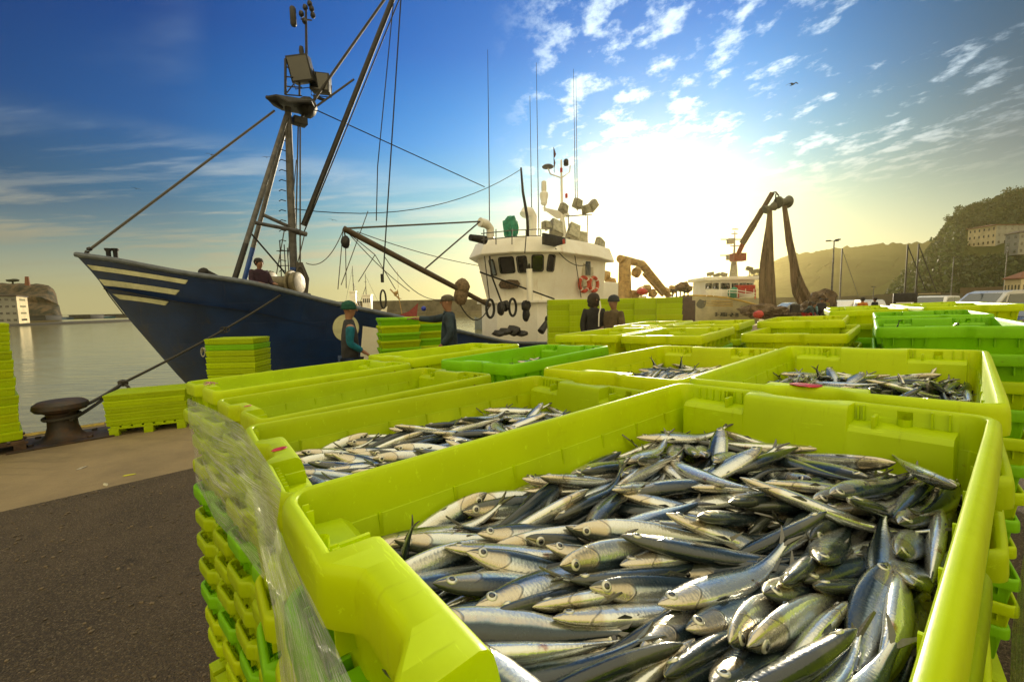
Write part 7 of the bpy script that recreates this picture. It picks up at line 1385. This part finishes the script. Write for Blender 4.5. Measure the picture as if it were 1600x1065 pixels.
for k,(px,pyt,px1,py1,lb) in enumerate(((1312,388,1341,462,'thin yacht mast with one slanting stay beside the tall lamp post'),(1413,382,1447,455,'left of two dark yacht masts before the wooded hill'),(1430,381,1464,458,'right of two dark yacht masts before the wooded hill'))):
    Y_=78; p=P(px,470,Y_); t=thing('yacht',lb,'yacht',(p.x,p.y,WZ)); h=P(px,pyt,Y_).z-WZ
    q=MB(); q.tube([(0,0,1.2),(0,0,h)],[.16,.12],8); q.build('mast',DARK if k else GREY,t)
    e=P(px1,py1,Y_)-p; q=MB(); q.tube([(0,0,h-.2),(e.x,0,P(px1,py1,Y_).z-WZ)],.085 if k else .05,6); q.build('furled_sail',DARK if k else GREY,t)
    q=MB(); vs=[]
    for i in range(9):
        x=-3.5+i; b__=1.4*math.sin(math.pi*min(1,(i+.6)/9))**.6
        for z_,s_ in((1.25,1),(.5,.85),(-.3,.3)): vs+=[(x,-b__*s_,z_),(x,b__*s_,z_)]
    fs=[]
    for i in range(8):
        o_=i*6
        fs+=[(o_,o_+6,o_+8,o_+2),(o_+2,o_+8,o_+10,o_+4),(o_+1,o_+3,o_+9,o_+7),(o_+3,o_+5,o_+11,o_+9),(o_,o_+1,o_+7,o_+6)]
    q.add(vs,fs); q.build('hull',WHT,t,smooth=60)
# ---------------------------------------------------------------- vehicles
CHR=simple('tyre_rubber',(.02,.02,.02),.8); RIM=simple('wheel_rim',(.35,.35,.36),.3,.8); LENS=simple('clear_lamp_lens',(.6,.6,.58),.1); TAIL=simple('red_lamp_lens',(.4,.01,.01),.15)
GLC=simple('tinted_car_glass',(.03,.045,.045),.04,0,0,3,0,coat=1)
def vehicle(p,rz,L_,W_,prof_,bodym,wins,label,cat,name,wh=(.18,.80),wr=.33,belt=.95):
    """prof_: side outline (x 0 front..L, z); wins: list of side window polygons"""
    t=thing(name,label,cat,p,rz)
    n=len(prof_); q=MB(); lay=[(-W_/2,1),(-W_/2*.0,1),(W_/2,1)]
    vs=[];ys=[-1,-.93,.93,1]
    for yy in ys:
        for x,z in prof_:
            tum=1-.13*max(0,(z-belt)); sh=.03 if abs(yy)==1 else 0
            vs.append((x,yy*W_/2*tum,z*(1-sh*.3)))
    fs=[tuple(range(n))[::-1],tuple(range(3*n,4*n))]
    for k in range(3): fs+=[(k*n+i,k*n+(i+1)%n,(k+1)*n+(i+1)%n,(k+1)*n+i) for i in range(n)]
    q.add(vs,fs); body=q.build('body',bodym,t,bevel=.035,segs=3,smooth=45)
    for sgn in(-1,1):
        for w_ in wins:
            g_=MB(); g_.prism([(x,sgn*(W_/2*(1-.13*max(0,z-belt))+.004),z) for x,z in w_],(0,sgn*.012,0)); g_.build('window',GLC,t)
        for f in wh:
            w2=thing('wheel',None,None); 
            bpy.data.objects.remove(w2)
            ty=MB(); ty.lathe([(wr*.62,-.10),(wr,-.09),(wr*1.02,0),(wr,.09),(wr*.62,.10)],(L_*f,sgn*(W_/2-.10),wr),24,(R(90),0,0)); tyo=ty.build('wheel',CHR,t)
            rm=MB(); rm.lathe([(wr*.6,-.02),(wr*.58,.015),(wr*.2,.03),(wr*.1,.04)],(L_*f,sgn*(W_/2-.005),wr),20,(R(-90*sgn),0,0)); rm.build('rim',RIM,tyo)
        hl=MB(); hl.box((.06,sgn*W_*.36,.68),(.10,.34,.18)); hl.build('headlight',LENS,t,bevel=.02)
        tl_=MB(); tl_.box((L_-.03,sgn*W_*.43,.95),(.06,.14,.40)); tl_.build('tail_light',TAIL,t,bevel=.02)
    return t
def wscreen(t,W_,poly):   # windscreen as a band across
    g_=MB(); (x0_,z0_),(x1_,z1_)=poly; nn=Vector((-(z1_-z0_),0,(x1_-x0_))).normalized()*.014*(-1 if (x1_-x0_)<0 else 1)
    g_.prism([Vector((x0_,-W_*.42,z0_))+nn*.2,Vector((x1_,-W_*.36,z1_))+nn*.2,Vector((x1_,W_*.36,z1_))+nn*.2,Vector((x0_,W_*.42,z0_))+nn*.2],nn); g_.build('windscreen',GLC,t)
VAN=[(0,.35),(.02,.75),(.12,.98),(.95,1.18),(1.62,1.86),(1.95,1.97),(4.9,1.98),(5.05,1.9),(5.1,.9),(5.08,.35)]
CARP=[(0,.32),(.03,.62),(.12,.74),(1.05,.93),(1.85,1.38),(2.3,1.44),(3.1,1.42),(3.75,1.05),(4.15,.98),(4.25,.6),(4.22,.32)]
SUV=[(0,.35),(.03,.75),(.15,.90),(1.2,1.05),(1.85,1.55),(2.3,1.62),(4.0,1.60),(4.35,1.05),(4.4,.55),(4.38,.35)]
SILV=simple('silver_car_paint',(.42,.42,.42),.3,.35,.06,2,0,coat=.6); BLK=simple('dark_car_paint',(.015,.017,.022),.22,.1,.1,2,0,coat=.8); WCAR=simple('white_car_paint',(.72,.71,.68),.3,0,.05,2,0,coat=.6); GRC=simple('grey_car_paint',(.17,.18,.19),.3,.3,.1,2,0,coat=.6)
p=P(1489,480,20); p.z=0
v=vehicle(p,R(2),5.1,1.9,VAN,SILV,[[(1.75,1.78),(1.55,1.30),(3.0,1.25),(3.0,1.82)],[(3.15,1.25),(4.75,1.25),(4.75,1.82),(3.15,1.82)],[(1.1,1.2),(1.42,1.2),(1.60,1.72)]],'silver van with long dark side windows at the right edge','van','parked_van'); wscreen(v,1.9,((.98,1.20),(1.60,1.83)))
p=P(1522,480,15); p.z=0
v=vehicle(p,R(4),4.25,1.75,CARP,BLK,[[(1.25,.98),(1.95,1.34),(2.35,1.38),(2.4,.98)],[(2.5,.98),(2.5,1.38),(3.05,1.36),(3.6,1.03)]],'black car with a curved roof in front of the silver van','car','parked_car'); wscreen(v,1.75,((1.1,.95),(1.8,1.35)))
p=P(1436,480,27); p.z=0
v=vehicle(p,R(28),4.4,1.75,[(x,z*1.12) for x,z in SUV],WCAR,[[(1.45,1.2),(1.95,1.65),(2.7,1.70),(2.7,1.2)],[(2.85,1.2),(2.85,1.70),(3.9,1.68),(4.15,1.2)]],'white people carrier left of the silver van','van','parked_van'); wscreen(v,1.75,((1.25,1.20),(1.83,1.70)))
p=P(1462,485,19); p.z=0
v=vehicle(p,R(20),4.25,1.75,CARP,SILV,[[(1.25,.98),(1.95,1.34),(2.35,1.38),(2.4,.98)],[(2.5,.98),(2.5,1.38),(3.05,1.36),(3.6,1.03)]],'silver car half hidden in front of the white people carrier','car','parked_car'); wscreen(v,1.75,((1.1,.95),(1.8,1.35)))
for px,Y_,rz,pr,pm,lb in((1371,34,60,SUV,SILV,'silver car beside the green container'),(1319,42,75,SUV,GRC,'grey car right of the man in yellow jacket' ),(1338,46,110,SUV,WCAR,'white car behind the person in the orange jacket'),(1299,40,20,SUV,WCAR,'white car under the tall lamp post'),(1209,50,10,CARP,GRC,'grey hatchback behind the two hanging nets'),(1352,52,90,CARP,GRC,'grey car in the far row, partly behind the orange jacket')):
    p=P(px,480,Y_); p.z=0; v=vehicle(p,R(rz),pr[-1][0],1.75,pr,pm,[[(x,z) for x,z in((1.5,1.08),(2.0,1.45 if pr is SUV else 1.34),(2.7,1.48 if pr is SUV else 1.38),(2.7,1.08))],[(2.85,1.08),(2.85,1.48 if pr is SUV else 1.37),(3.5,1.40 if pr is SUV else 1.2),(3.7,1.08)]],lb,'car','parked_car'); wscreen(v,1.75,((1.22,1.02),(1.84,1.5)) if pr is SUV else ((1.1,.95),(1.8,1.35)))
# green container with a name strip
p=P(1413,480,26); zt=P(1413,458,26).z
t=thing('waste_container','dark green and black container standing left of the parked vans','container',(p.x,p.y,0),R(-42))
q=MB(); q.box((0,0,zt*.33),(1.05,.8,zt*.55)); q.build('body',simple('dark_green_paint',(.01,.07,.04),.5),t,bevel=.03)
q=MB(); q.box((0,0,zt*.82),(1.10,.85,zt*.36)); q.build('lid',DARK,t,bevel=.03)
q=MB(); q.box((0,-.43,zt*.70),(.8,.02,.07)); q.build('name_strip',WHT,t)

# ---------------------------------------------------------------- people
def skin_mesh(name,nodes,edges,mat,parent,sub=2):
    me=bpy.data.meshes.new(name); me.from_pydata([n[0] for n in nodes],edges,[]); o=bpy.data.objects.new(name,me); COL.objects.link(o)
    md=o.modifiers.new('s','SKIN'); 
    for v,n in zip(me.skin_vertices[0].data,nodes): r_=n[1]; v.radius=(r_,r_) if not hasattr(r_,'__len__') else r_
    me.skin_vertices[0].data[0].use_root=True
    ss=o.modifiers.new('u','SUBSURF'); ss.levels=sub; ss.render_levels=sub
    dg=bpy.context.evaluated_depsgraph_get(); nm=bpy.data.meshes.new_from_object(o.evaluated_get(dg)); bpy.data.objects.remove(o)
    nm.name=name; nm.materials.clear(); nm.materials.append(mat); nm.polygons.foreach_set('use_smooth',[True]*len(nm.polygons))
    c=bpy.data.objects.new(name,nm); COL.objects.link(c); c.parent=parent; return c
SKINM=simple('skin',(.30,.15,.085),.55,0,.15,8,.1)
def cloth(n,c): return simple('cloth_'+n,c,.9,0,.35,7,.5,18,.02)
def person(p,rz,H,label,jacket,trous,arms,lean=0.0,headyaw=0,hat=None,hatm=None,hair=None,legs=None,sleeves=None,bend=0.0,vest=None,hood=False):
    """local frame: faces -Y ; arms: dict L/R -> (elbow,hand) offsets from the shoulder"""
    t=thing('person',label,'person',p,rz); k=H/1.75
    hip=Vector((0,0,.93)); up=Vector((0,-math.sin(bend),math.cos(bend)))
    side=Vector((1,0,0))
    ch=hip+up*.36; nk=hip+up*.56; hd=nk+Vector((0,-.02-.05*math.sin(bend),.06+.02*math.cos(bend)))
    hd0=nk+up*.045; hc=hd0+Vector((0,-.02,.10)); 
    V_=[];E_=[]
    def a(v,r_): V_.append((v*k,(r_ if not hasattr(r_,'__len__') else tuple(x*k for x in r_)) if hasattr(r_,'__len__') else r_*k)); return len(V_)-1
    pel=a(hip,(.13,.095)); w_=a(hip+up*.18,(.12,.085)); c_=a(ch,(.135,.085)); n_=a(nk,.050); n2=a(hd0,.055); h1=a(hc+Vector((0,-.008,-.035)),(.074,.086)); h2=a(hc+Vector((0,.005,.045)),(.090,.106)); h3=a(hc+Vector((0,.01,.110)),(.068,.080))
    E_+=[(pel,w_),(w_,c_),(c_,n_),(n_,n2),(n2,h1),(h1,h2),(h2,h3)]
    sh={};jn=[];je=[]
    legs=legs or {-1:(0,0),1:(0,0)}
    hands=[]
    armv={}
    for s_ in(-1,1):
        S0=nk+side*s_*.185*1.0-up*.07; el,hn=arms[s_]; el=S0+Vector(el); hn=el+Vector(hn)
        i0=a(S0,.055); i1=a(el,.046); i2=a(hn,.030); E_+=[(c_,i0),(i0,i1),(i1,i2)]
        armv[s_]=(S0,el,hn)
        dr=(hn-el).normalized(); i3=a(hn+dr*.06,(.042,.022)); E_.append((i2,i3))
        pal=hn+dr*.07; lat=dr.cross(Vector((0,0,1))); lat=lat.normalized() if lat.length>.1 else side.copy()
        for f in range(4):
            b0=a(pal+lat*(f-1.5)*.020+dr*.02,.0095); b1_=a(pal+lat*(f-1.5)*.022+dr*(.055+.008*(f in(1,2)))+Vector((0,0,-.006)),.0085); b2__=a(pal+lat*(f-1.5)*.021+dr*(.078+.010*(f in(1,2)))+Vector((0,0,-.022)),.0075); E_+=[(i3,b0),(b0,b1_),(b1_,b2__)]
        th=a(hn+dr*.04+lat*.04*s_,.010); t2=a(hn+dr*.075+lat*.058*s_,.0085); E_+=[(i3,th),(th,t2)]
        lx,ly=legs[s_]
        l0=a(hip+side*s_*.095+Vector((0,0,-.04)),.088); l1=a(Vector((s_*.11+lx*.5,ly*.5-.02,.50)),.062); l2=a(Vector((s_*.12+lx,ly,.09)),.042); l3=a(Vector((s_*.13+lx,ly-.13,.035)),(.045,.035)); E_+=[(pel,l0),(l0,l1),(l1,l2),(l2,l3)]
    body=skin_mesh('body',V_,E_,SKINM,t)
    # nose, ears and eyes
    q=MB(); hk=hc*k
    q.blob(hk+Vector((0,-.104,.015))*k,(.012*k,.018*k,.022*k),1,0)
    for s_ in(-1,1): q.blob(hk+Vector((s_*.092,.0,.020))*k,(.012*k,.022*k,.032*k),1,0)
    q.build('face_features',SKINM,body)
    for s_ in(-1,1): q=MB(); q.blob(hk+Vector((s_*.034,-.094,.042))*k,(.011*k,.007*k,.007*k),1,0); q.build('eye',PUP,body)
    q=MB(); q.blob(hk+Vector((0,-.094,-.035))*k,(.024*k,.007*k,.006*k),1,0); q.build('mouth',simple('lips',(.20,.06,.05),.6),body)
    # jacket
    J=[];JE=[]
    def b(v,r_): J.append((v*k,tuple(x*k for x in r_) if hasattr(r_,'__len__') else r_*k)); return len(J)-1
    j0=b(hip+up*-.12,(.200,.155)); j1=b(hip+up*.12,(.195,.145)); j2=b(hip+up*.34,(.220,.150)); j3=b(nk+up*-.05,(.13,.105)); j4=b(nk+up*.03,(.082,.078)); JE+=[(j0,j1),(j1,j2),(j2,j3),(j3,j4)]
    slm=sleeves or jacket
    for s_ in(-1,1):
        S0,el,hn=armv[s_]
        if sleeves is None:
            k0=b(S0,.088); k1=b(el,.063); k2=b(el.lerp(hn,.92),.048); JE+=[(j2,k0),(k0,k1),(k1,k2)]
        else:
            k0=b(S0+Vector((s_*.01,0,0)),.080); JE+=[(j2,k0)]
    jk=skin_mesh('jacket',J,JE,jacket,t)
    if sleeves is not None:
        for s_ in(-1,1):
            S0,el,hn=armv[s_]; skin_mesh('sleeve',[(S0*k,.076*k),(el*k,.060*k),(el.lerp(hn,.92)*k,.046*k)],[(0,1),(1,2)],sleeves,jk)
    T_=[((hip+Vector((0,0,.02)))*k,(.170*k,.135*k))];TE=[]
    for s_ in(-1,1):
        lx,ly=legs[s_]; i=len(T_); T_+=[((hip+side*s_*.10+Vector((0,0,-.08)))*k,.105*k),(Vector((s_*.11+lx*.5,ly*.5-.02,.50))*k,.080*k),(Vector((s_*.12+lx,ly,.12))*k,.066*k)]; TE+=[(0,i),(i,i+1),(i+1,i+2)]
    skin_mesh('trousers',T_,TE,trous,t)
    for s_ in(-1,1):
        lx,ly=legs[s_]; skin_mesh('boot',[(Vector((s_*.12+lx,ly+.02,.10))*k,.055*k),(Vector((s_*.13+lx,ly-.02,.045))*k,.05*k),(Vector((s_*.135+lx,ly-.15,.035))*k,(.05*k,.035*k))],[(0,1),(1,2)],RUBR,t)
    q=MB(); m_=hatm or simple('dark_hair',(.02,.015,.012),.8,0,.3,40,.6)
    hk2=hk+Vector((0,.012,.055))*k
    if hat=='beanie': q.lathe([(.108*k,-.02*k),(.112*k,.0),(.110*k,.03*k),(.095*k,.075*k),(.05*k,.105*k),(.01,.115*k)],hk2,18); q.lathe([(.113*k,-.028*k),(.118*k,-.015*k),(.118*k,.005*k),(.113*k,.014*k)],hk2,18); q.build('beanie',m_,t)
    elif hat=='cap': q.lathe([(.110*k,-.01*k),(.111*k,.02*k),(.099*k,.06*k),(.05*k,.088*k),(.01,.094*k)],hk2,18); q.box(hk2+Vector((0,-.145*k,-.005*k)),(.13*k,.12*k,.012*k),(R(8),0,0)); q.build('cap',m_,t,bevel=.004)
    elif hat=='hood': q.blob(hk2+Vector((0,.02,-.03))*k,(.125*k,.132*k,.142*k),3,.08); q.blob(hk2+Vector((0,.03,-.13))*k,(.12*k,.10*k,.07*k),2,.1); q.build('hood',m_,t)
    else: q.blob(hk2+Vector((0,.018,.0))*k,(.108*k,.118*k,.098*k),3,.10,5); q.blob(hk2+Vector((0,.05,-.05))*k,(.085*k,.07*k,.08*k),2,.12,5); q.build('hair',m_,t)
    return t
DN={-1:((-.05,.02,-.27),(.02,-.06,-.24)),1:((.05,.02,-.27),(-.02,-.06,-.24))}
# man in vest and green beanie, looking to the right
pg=P(548,560,6.3); pg.z=0
person(pg,R(118),1.72,'man in a dark vest with teal sleeves and a green beanie before the bow disc',cloth('charcoal',(.035,.035,.04)),cloth('dark_blue',(.02,.04,.10)),{-1:((-.05,.03,-.27),(.05,-.20,-.14)),1:((.05,.03,-.27),(-.06,-.20,-.14))},hat='beanie',hatm=cloth('green',(.005,.07,.045)),sleeves=cloth('teal',(.0,.13,.20)))
# man with cap stretching an arm to the left
pg=P(703,560,7.0); pg.z=0
person(pg,R(-80),1.82,'man in a cap and dark blue shirt reaching out over the green crates',cloth('slate',(.025,.045,.065)),cloth('black',(.015,.015,.018)),{-1:((-.02,-.24,-.04),(.03,-.28,.02)),1:((.06,.02,-.27),(-.04,-.16,-.18))},hat='cap',hatm=cloth('tan',(.12,.10,.07)))
q=MB(); q.blob(P(662,482,7.2),(.045,.045,.045),2,.05); tag(q.build('blue_buoy',simple('blue_plastic',(.01,.03,.45),.35)),'small blue ball on the crate stack by the reaching man\'s hand','buoy')
# two men talking before the wrapped pallets
pg=P(928,560,8.6); pg.z=0
person(pg,R(15),1.84,'man in a dark hooded jacket with pale piping, left of two talking men',cloth('near_black',(.022,.02,.022)),cloth('black',(.015,.015,.018)),DN,hat='hood',hatm=cloth('dark_brown',(.035,.022,.015)))
pg=P(959,560,8.3); pg.z=0
person(pg,R(-62),1.78,'man in an olive brown jacket and dark beanie, right of two talking men',cloth('olive_brown',(.11,.075,.035)),cloth('dark_blue',(.02,.04,.10)),{-1:((-.05,.02,-.27),(.10,-.22,-.02)),1:((.05,.02,-.27),(-.10,-.22,-.02))},hat='beanie',hatm=cloth('ink',(.02,.025,.04)))
q=MB(); q.tube([P(937,470,8.35),P(938.5,480,8.3),P(936,490,8.3),P(935.5,510,8.3)],.012,6); 
tag(q.build('shoulder_strap',WHT),'thin white strap hanging along the dark hooded jacket','strap')
# deckhand on the blue boat
pb_=BM@bp(405,448,-.9); pb_.z=(BM@bp(405,447,-.9)).z-1.05
person(pb_,R(60),1.72,'deckhand in a dark purple shirt and white trousers at the bow winch',cloth('aubergine',(.045,.02,.035)),cloth('pale_grey',(.50,.52,.58)),{-1:((-.06,-.06,-.26),(.08,-.24,-.03)),1:((.06,-.06,-.26),(-.05,-.24,-.03))},bend=.10)
# net workers
pg=P(1258,492,25); pg.z=0
person(pg,R(30),1.72,'net worker bent over in red oilskin trousers and dark top, left of two',cloth('dark_teal',(.03,.06,.07)),cloth('red_oilskin',(.45,.02,.015)),{-1:((-.05,-.1,-.24),(.02,-.12,-.24)),1:((.05,-.1,-.24),(-.02,-.12,-.24))},bend=.9)
pg=P(1270,492,26); pg.z=0
person(pg,R(-40),1.72,'net worker stooping in red trousers and a pale blue top, right of two',cloth('pale_teal',(.12,.25,.28)),cloth('red_oilskin',(.45,.02,.015)),{-1:((-.05,-.1,-.24),(.02,-.12,-.24)),1:((.05,-.1,-.24),(-.02,-.12,-.24))},bend=.8)
for px,Y_,c_,nm,lb,rz in((1347,24,(.50,.17,.02),'orange','person in an orange jacket walking among the parked cars',160),(1366,27,(.02,.02,.025),'black2','person in dark clothes right of the orange jacket',200),(1291,28,(.20,.16,.03),'mustard','person in a mustard jacket under the tall lamp post',20),(1283,26,(.03,.025,.03),'soot','person in dark clothes just right of the hanging nets',-30)):
    pg=P(px,490,Y_); pg.z=0; person(pg,R(rz),1.74,lb,cloth(nm,c_),cloth('black',(.015,.015,.018)),DN)
# ---------------------------------------------------------------- gulls
GULL=simple('gull_feathers',(.06,.06,.065),.8)
def gull(px,py,Y_,sp,bank,label,yaw=0):
    t=thing('gull',label,'bird',P(px,py,Y_),yaw); t.rotation_euler=(0,R(bank),yaw)
    q=MB(); q.tube([(0,-.22*sp,0),(0,-.12*sp,.01),(0,0,0),(0,.14*sp,0),(0,.26*sp,.01)],[.015*sp,.045*sp,.06*sp,.035*sp,.012*sp],10); q.build('body',GULL,t)
    for s_ in(-1,1):
        w_=MB(); pts=[((0,-.06,.02),(0,.10,.02)),((s_*.22,-.10,.10),(s_*.22,.05,.10)),((s_*.42,-.04,.09),(s_*.44,.06,.09)),((s_*.70,.06,.02),(s_*.68,.10,.02))]
        vs=[];
        for a,b_ in pts: 
            for z_ in(-.006,.006): vs+=[Vector(a)*sp+Vector((0,0,z_)),Vector(b_)*sp+Vector((0,0,z_))]
        fs=[]
        for i in range(3):
            o_=i*4; fs+=[(o_,o_+1,o_+5,o_+4),(o_+2,o_+6,o_+7,o_+3),(o_,o_+4,o_+6,o_+2),(o_+1,o_+3,o_+7,o_+5)]
        fs+=[(0,2,3,1),(12,13,15,14)]; w_.add(vs,fs); w_.build('wing',GULL,t)
gull(1239,132,34,1.0,-14,'large gull gliding in the open sky on the right',R(20))
gull(330,242,44,.8,12,'gull just left of the forestay',R(10)); gull(213,295,60,.8,4,'gull left of the middle of the forestay',R(60)); gull(417,246,50,.8,-12,'gull between the forestay and the mast legs',R(40)); gull(520,344,55,.8,10,'gull between the mast and the cargo boom',R(30)); gull(548,160,60,.0001 if False else .6,8,'tiny gull beside the derrick boom',R(0))

# ---------------------------------------------------------------- sun, sky, haze
SUND=ray(1008,368)
sun=bpy.data.lights.new('sun','SUN'); sun.energy=4.6; sun.angle=R(.6); sun.color=(1,.86,.62)
so=bpy.data.objects.new('sun',sun); COL.objects.link(so); so.rotation_euler=SUND.to_track_quat('Z','Y').to_euler()
w=bpy.data.worlds.new('World'); sc.world=w; w.use_nodes=True; nt=w.node_tree
bg=nt.nodes['Background']; wo=nt.nodes['World Output']
sky=N(nt,'ShaderNodeTexSky',sky_type='NISHITA',sun_disc=False); sky.sun_elevation=math.asin(SUND.z); sky.sun_rotation=math.atan2(SUND.x,SUND.y)
tc=N(nt,'ShaderNodeTexCoord'); sx=N(nt,'ShaderNodeSeparateXYZ'); nt.links.new(tc.outputs['Generated'],sx.inputs[0])
X,Y,Z=sx.outputs
dt=N(nt,'ShaderNodeVectorMath',operation='DOT_PRODUCT'); nt.links.new(tc.outputs['Generated'],dt.inputs[0]); dt.inputs[1].default_value=SUND
ang=mth(nt,'DEGREES' if False else 'ARCCOSINE',mth(nt,'MINIMUM',dt.outputs['Value'],.99999))
el=mth(nt,'ARCSINE',Z)
az=mth(nt,'SUBTRACT',mth(nt,'ARCTAN2',X,Y),math.atan2(SUND.x,SUND.y))
# height ramp, radians 0..0.7
hz=mth(nt,'DIVIDE',mth(nt,'ADD',el,mth(nt,'MULTIPLY',X,-.04)),.70,clamp=True)
base=ramp(nt,hz,[(0,(.66,.58,.27)),(.09,(.56,.54,.28)),(.22,(.22,.38,.36)),(.34,(.03,.26,.46)),(.52,(.0,.17,.52)),(.75,(.0,.095,.40)),(1,(.0,.066,.32))])
fall=ramp(nt,mth(nt,'DIVIDE',ang,1.3,clamp=True),[(0,(1.5,2.1,1.8)),(.28,(1.3,1.75,1.5)),(.5,(1,1.15,1.1)),(.75,(.5,.45,.52)),(1,(.3,.16,.24))])
lowm_=smooth(nt,el,.22,.02)
fall=mixc(nt,mth(nt,'MULTIPLY',lowm_,.8),fall,(1,1,1))
base=mixc(nt,1,base,fall,'MULTIPLY')
dim=mth(nt,'MULTIPLY',smooth(nt,az,.12,.62),smooth(nt,el,-.02,.25))
base=mixc(nt,mth(nt,'MULTIPLY',dim,.97),base,(.0,.045,.11))
# clouds in the plane of the cloud layer
zc=mth(nt,'MAXIMUM',mth(nt,'ADD',Z,.06),.02)
cv=N(nt,'ShaderNodeCombineXYZ'); nt.links.new(mth(nt,'DIVIDE',X,zc),cv.inputs[0]); nt.links.new(mth(nt,'DIVIDE',Y,zc),cv.inputs[1])
def cn(scale,det,rough,sc3=(1,1,1),rot=0,loc=(0,0,0),dist=0):
    mp=nt.nodes.new('ShaderNodeMapping'); mp.inputs['Scale'].default_value=sc3; mp.inputs['Rotation'].default_value=(0,0,rot); mp.inputs['Location'].default_value=loc
    nt.links.new(cv.outputs[0],mp.inputs[0]); return noise_(nt,scale,det,rough,vec=mp.outputs[0],dist=dist)
# puffs right of centre
puff=cn(7.0,9,.60,(1,.8,1),.5,(3.1,1.7,0)); big=cn(.9,3,.5,(1,1,1),.3,(5.2,2.0,0))
pm=mth(nt,'ADD',puff,mth(nt,'MULTIPLY_ADD',big,.5,-.25))
puffm=smooth(nt,pm,.48,.66)
puffm=mth(nt,'MULTIPLY',puffm,mth(nt,'MULTIPLY',mth(nt,'MULTIPLY',smooth(nt,az,-.36,-.14),smooth(nt,az,.66,.42)),smooth(nt,el,.15,.34)))
# streaks on the left and along the right edge of the puffs
st=cn(1.0,8,.6,(.55,1.7,1),R(38),(1.3,.4,0),.35)
stm=mth(nt,'MULTIPLY',smooth(nt,st,.47,.64),mth(nt,'MULTIPLY',smooth(nt,az,-.45,-.80),mth(nt,'MULTIPLY',smooth(nt,el,.34,.24),smooth(nt,el,.06,.14))))
st2=cn(.55,6,.55,(.5,1.3,1),R(-62),(2.2,7.4,0),.2)
stm2=mth(nt,'MULTIPLY',smooth(nt,st2,.50,.66),mth(nt,'MULTIPLY',mth(nt,'MULTIPLY',smooth(nt,az,-.90,-.97),smooth(nt,az,-1.16,-1.06)),mth(nt,'MULTIPLY',smooth(nt,el,.34,.46),.55)))
low=cn(1.6,6,.6,(.35,1.3,1),R(12),(.2,4.1,0),.2)
lowm=mth(nt,'MULTIPLY',smooth(nt,low,.48,.66),mth(nt,'MULTIPLY',smooth(nt,el,.04,.10),smooth(nt,el,.34,.18)))
lowm=mth(nt,'MULTIPLY',lowm,smooth(nt,az,.1,-.35))
ccol=mixc(nt,smooth(nt,el,.10,.34),(.60,.52,.34),(.58,.72,.84))
cb=ramp(nt,mth(nt,'DIVIDE',ang,1.3,clamp=True),[(0,(1.7,1.7,1.6)),(.35,(1.15,1.15,1.15)),(.6,(.66,.68,.70)),(1,(.42,.46,.50))])
ccol=mixc(nt,1,ccol,cb,'MULTIPLY')
cur=mixc(nt,mth(nt,'MULTIPLY',puffm,.92),base,ccol)
cur=mixc(nt,mth(nt,'MULTIPLY',stm,.9),cur,ccol)
cur=mixc(nt,mth(nt,'MULTIPLY',stm2,.55),cur,ccol)
cur=mixc(nt,mth(nt,'MULTIPLY',lowm,.45),cur,ccol)
# glow round the sun
def glow(wd,c):
    g=mth(nt,'EXPONENT',mth(nt,'MULTIPLY',mth(nt,'POWER',mth(nt,'DIVIDE',ang,wd),1.35),-1))
    return mixc(nt,1,c,mixc(nt,g,(0,0,0),(1,1,1)),'MULTIPLY')
rx=mth(nt,'DIVIDE',mth(nt,'ADD',az,.02),.52); ry=mth(nt,'DIVIDE',mth(nt,'SUBTRACT',el,.08),.175)
g2=mth(nt,'EXPONENT',mth(nt,'MULTIPLY',mth(nt,'POWER',mth(nt,'ADD',mth(nt,'MULTIPLY',rx,rx),mth(nt,'MULTIPLY',ry,ry)),.85),-1))
cur=mixc(nt,mth(nt,'MULTIPLY',g2,.92),cur,(.80,.72,.47))
cur=mixc(nt,1,cur,glow(.10,(1.0,.85,.55)),'ADD')
cur=mixc(nt,1,cur,glow(.19,(.22,.21,.13)),'ADD')
cur=mixc(nt,1,cur,glow(.34,(.06,.11,.09)),'ADD')
# added fill light: unseen sky overhead and behind the viewer, brightened
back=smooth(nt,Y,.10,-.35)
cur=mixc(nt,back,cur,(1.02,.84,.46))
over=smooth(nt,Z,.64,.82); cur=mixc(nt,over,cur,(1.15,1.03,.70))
below=smooth(nt,Z,0,-.05); cur=mixc(nt,mth(nt,'MULTIPLY',below,.8),cur,(.22,.20,.14))
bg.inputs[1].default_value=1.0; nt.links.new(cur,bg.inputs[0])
bg2=N(nt,'ShaderNodeBackground'); nt.links.new(sky.outputs[0],bg2.inputs[0]); bg2.inputs[1].default_value=.002
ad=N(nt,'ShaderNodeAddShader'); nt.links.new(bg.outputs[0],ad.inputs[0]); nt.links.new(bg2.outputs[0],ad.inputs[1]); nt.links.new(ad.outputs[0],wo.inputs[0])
sc.view_settings.view_transform='Standard'; sc.view_settings.look='None'; sc.view_settings.exposure=.38; sc.view_settings.gamma=1
AIR=bpy.data.materials.new('air'); AIR.use_nodes=True; an=AIR.node_tree; an.nodes.remove(an.nodes['Principled BSDF']); pv=N(an,'ShaderNodeVolumePrincipled'); pv.inputs['Color'].default_value=(.78,.66,.30,1); pv.inputs['Density'].default_value=.0003; pv.inputs['Anisotropy'].default_value=.82; an.links.new(pv.outputs[0],an.nodes['Material Output'].inputs['Volume'])
hz_=MB(); hz_.box((100,750,47),(3400,2700,104)); ho=hz_.build('haze',AIR,smooth=0); tag(ho,'pale warm haze over the harbour','haze',kind='stuff')
sc.cycles.max_bounces=6; sc.cycles.transparent_max_bounces=12; sc.cycles.volume_bounces=0
sc.cycles.use_denoising=True
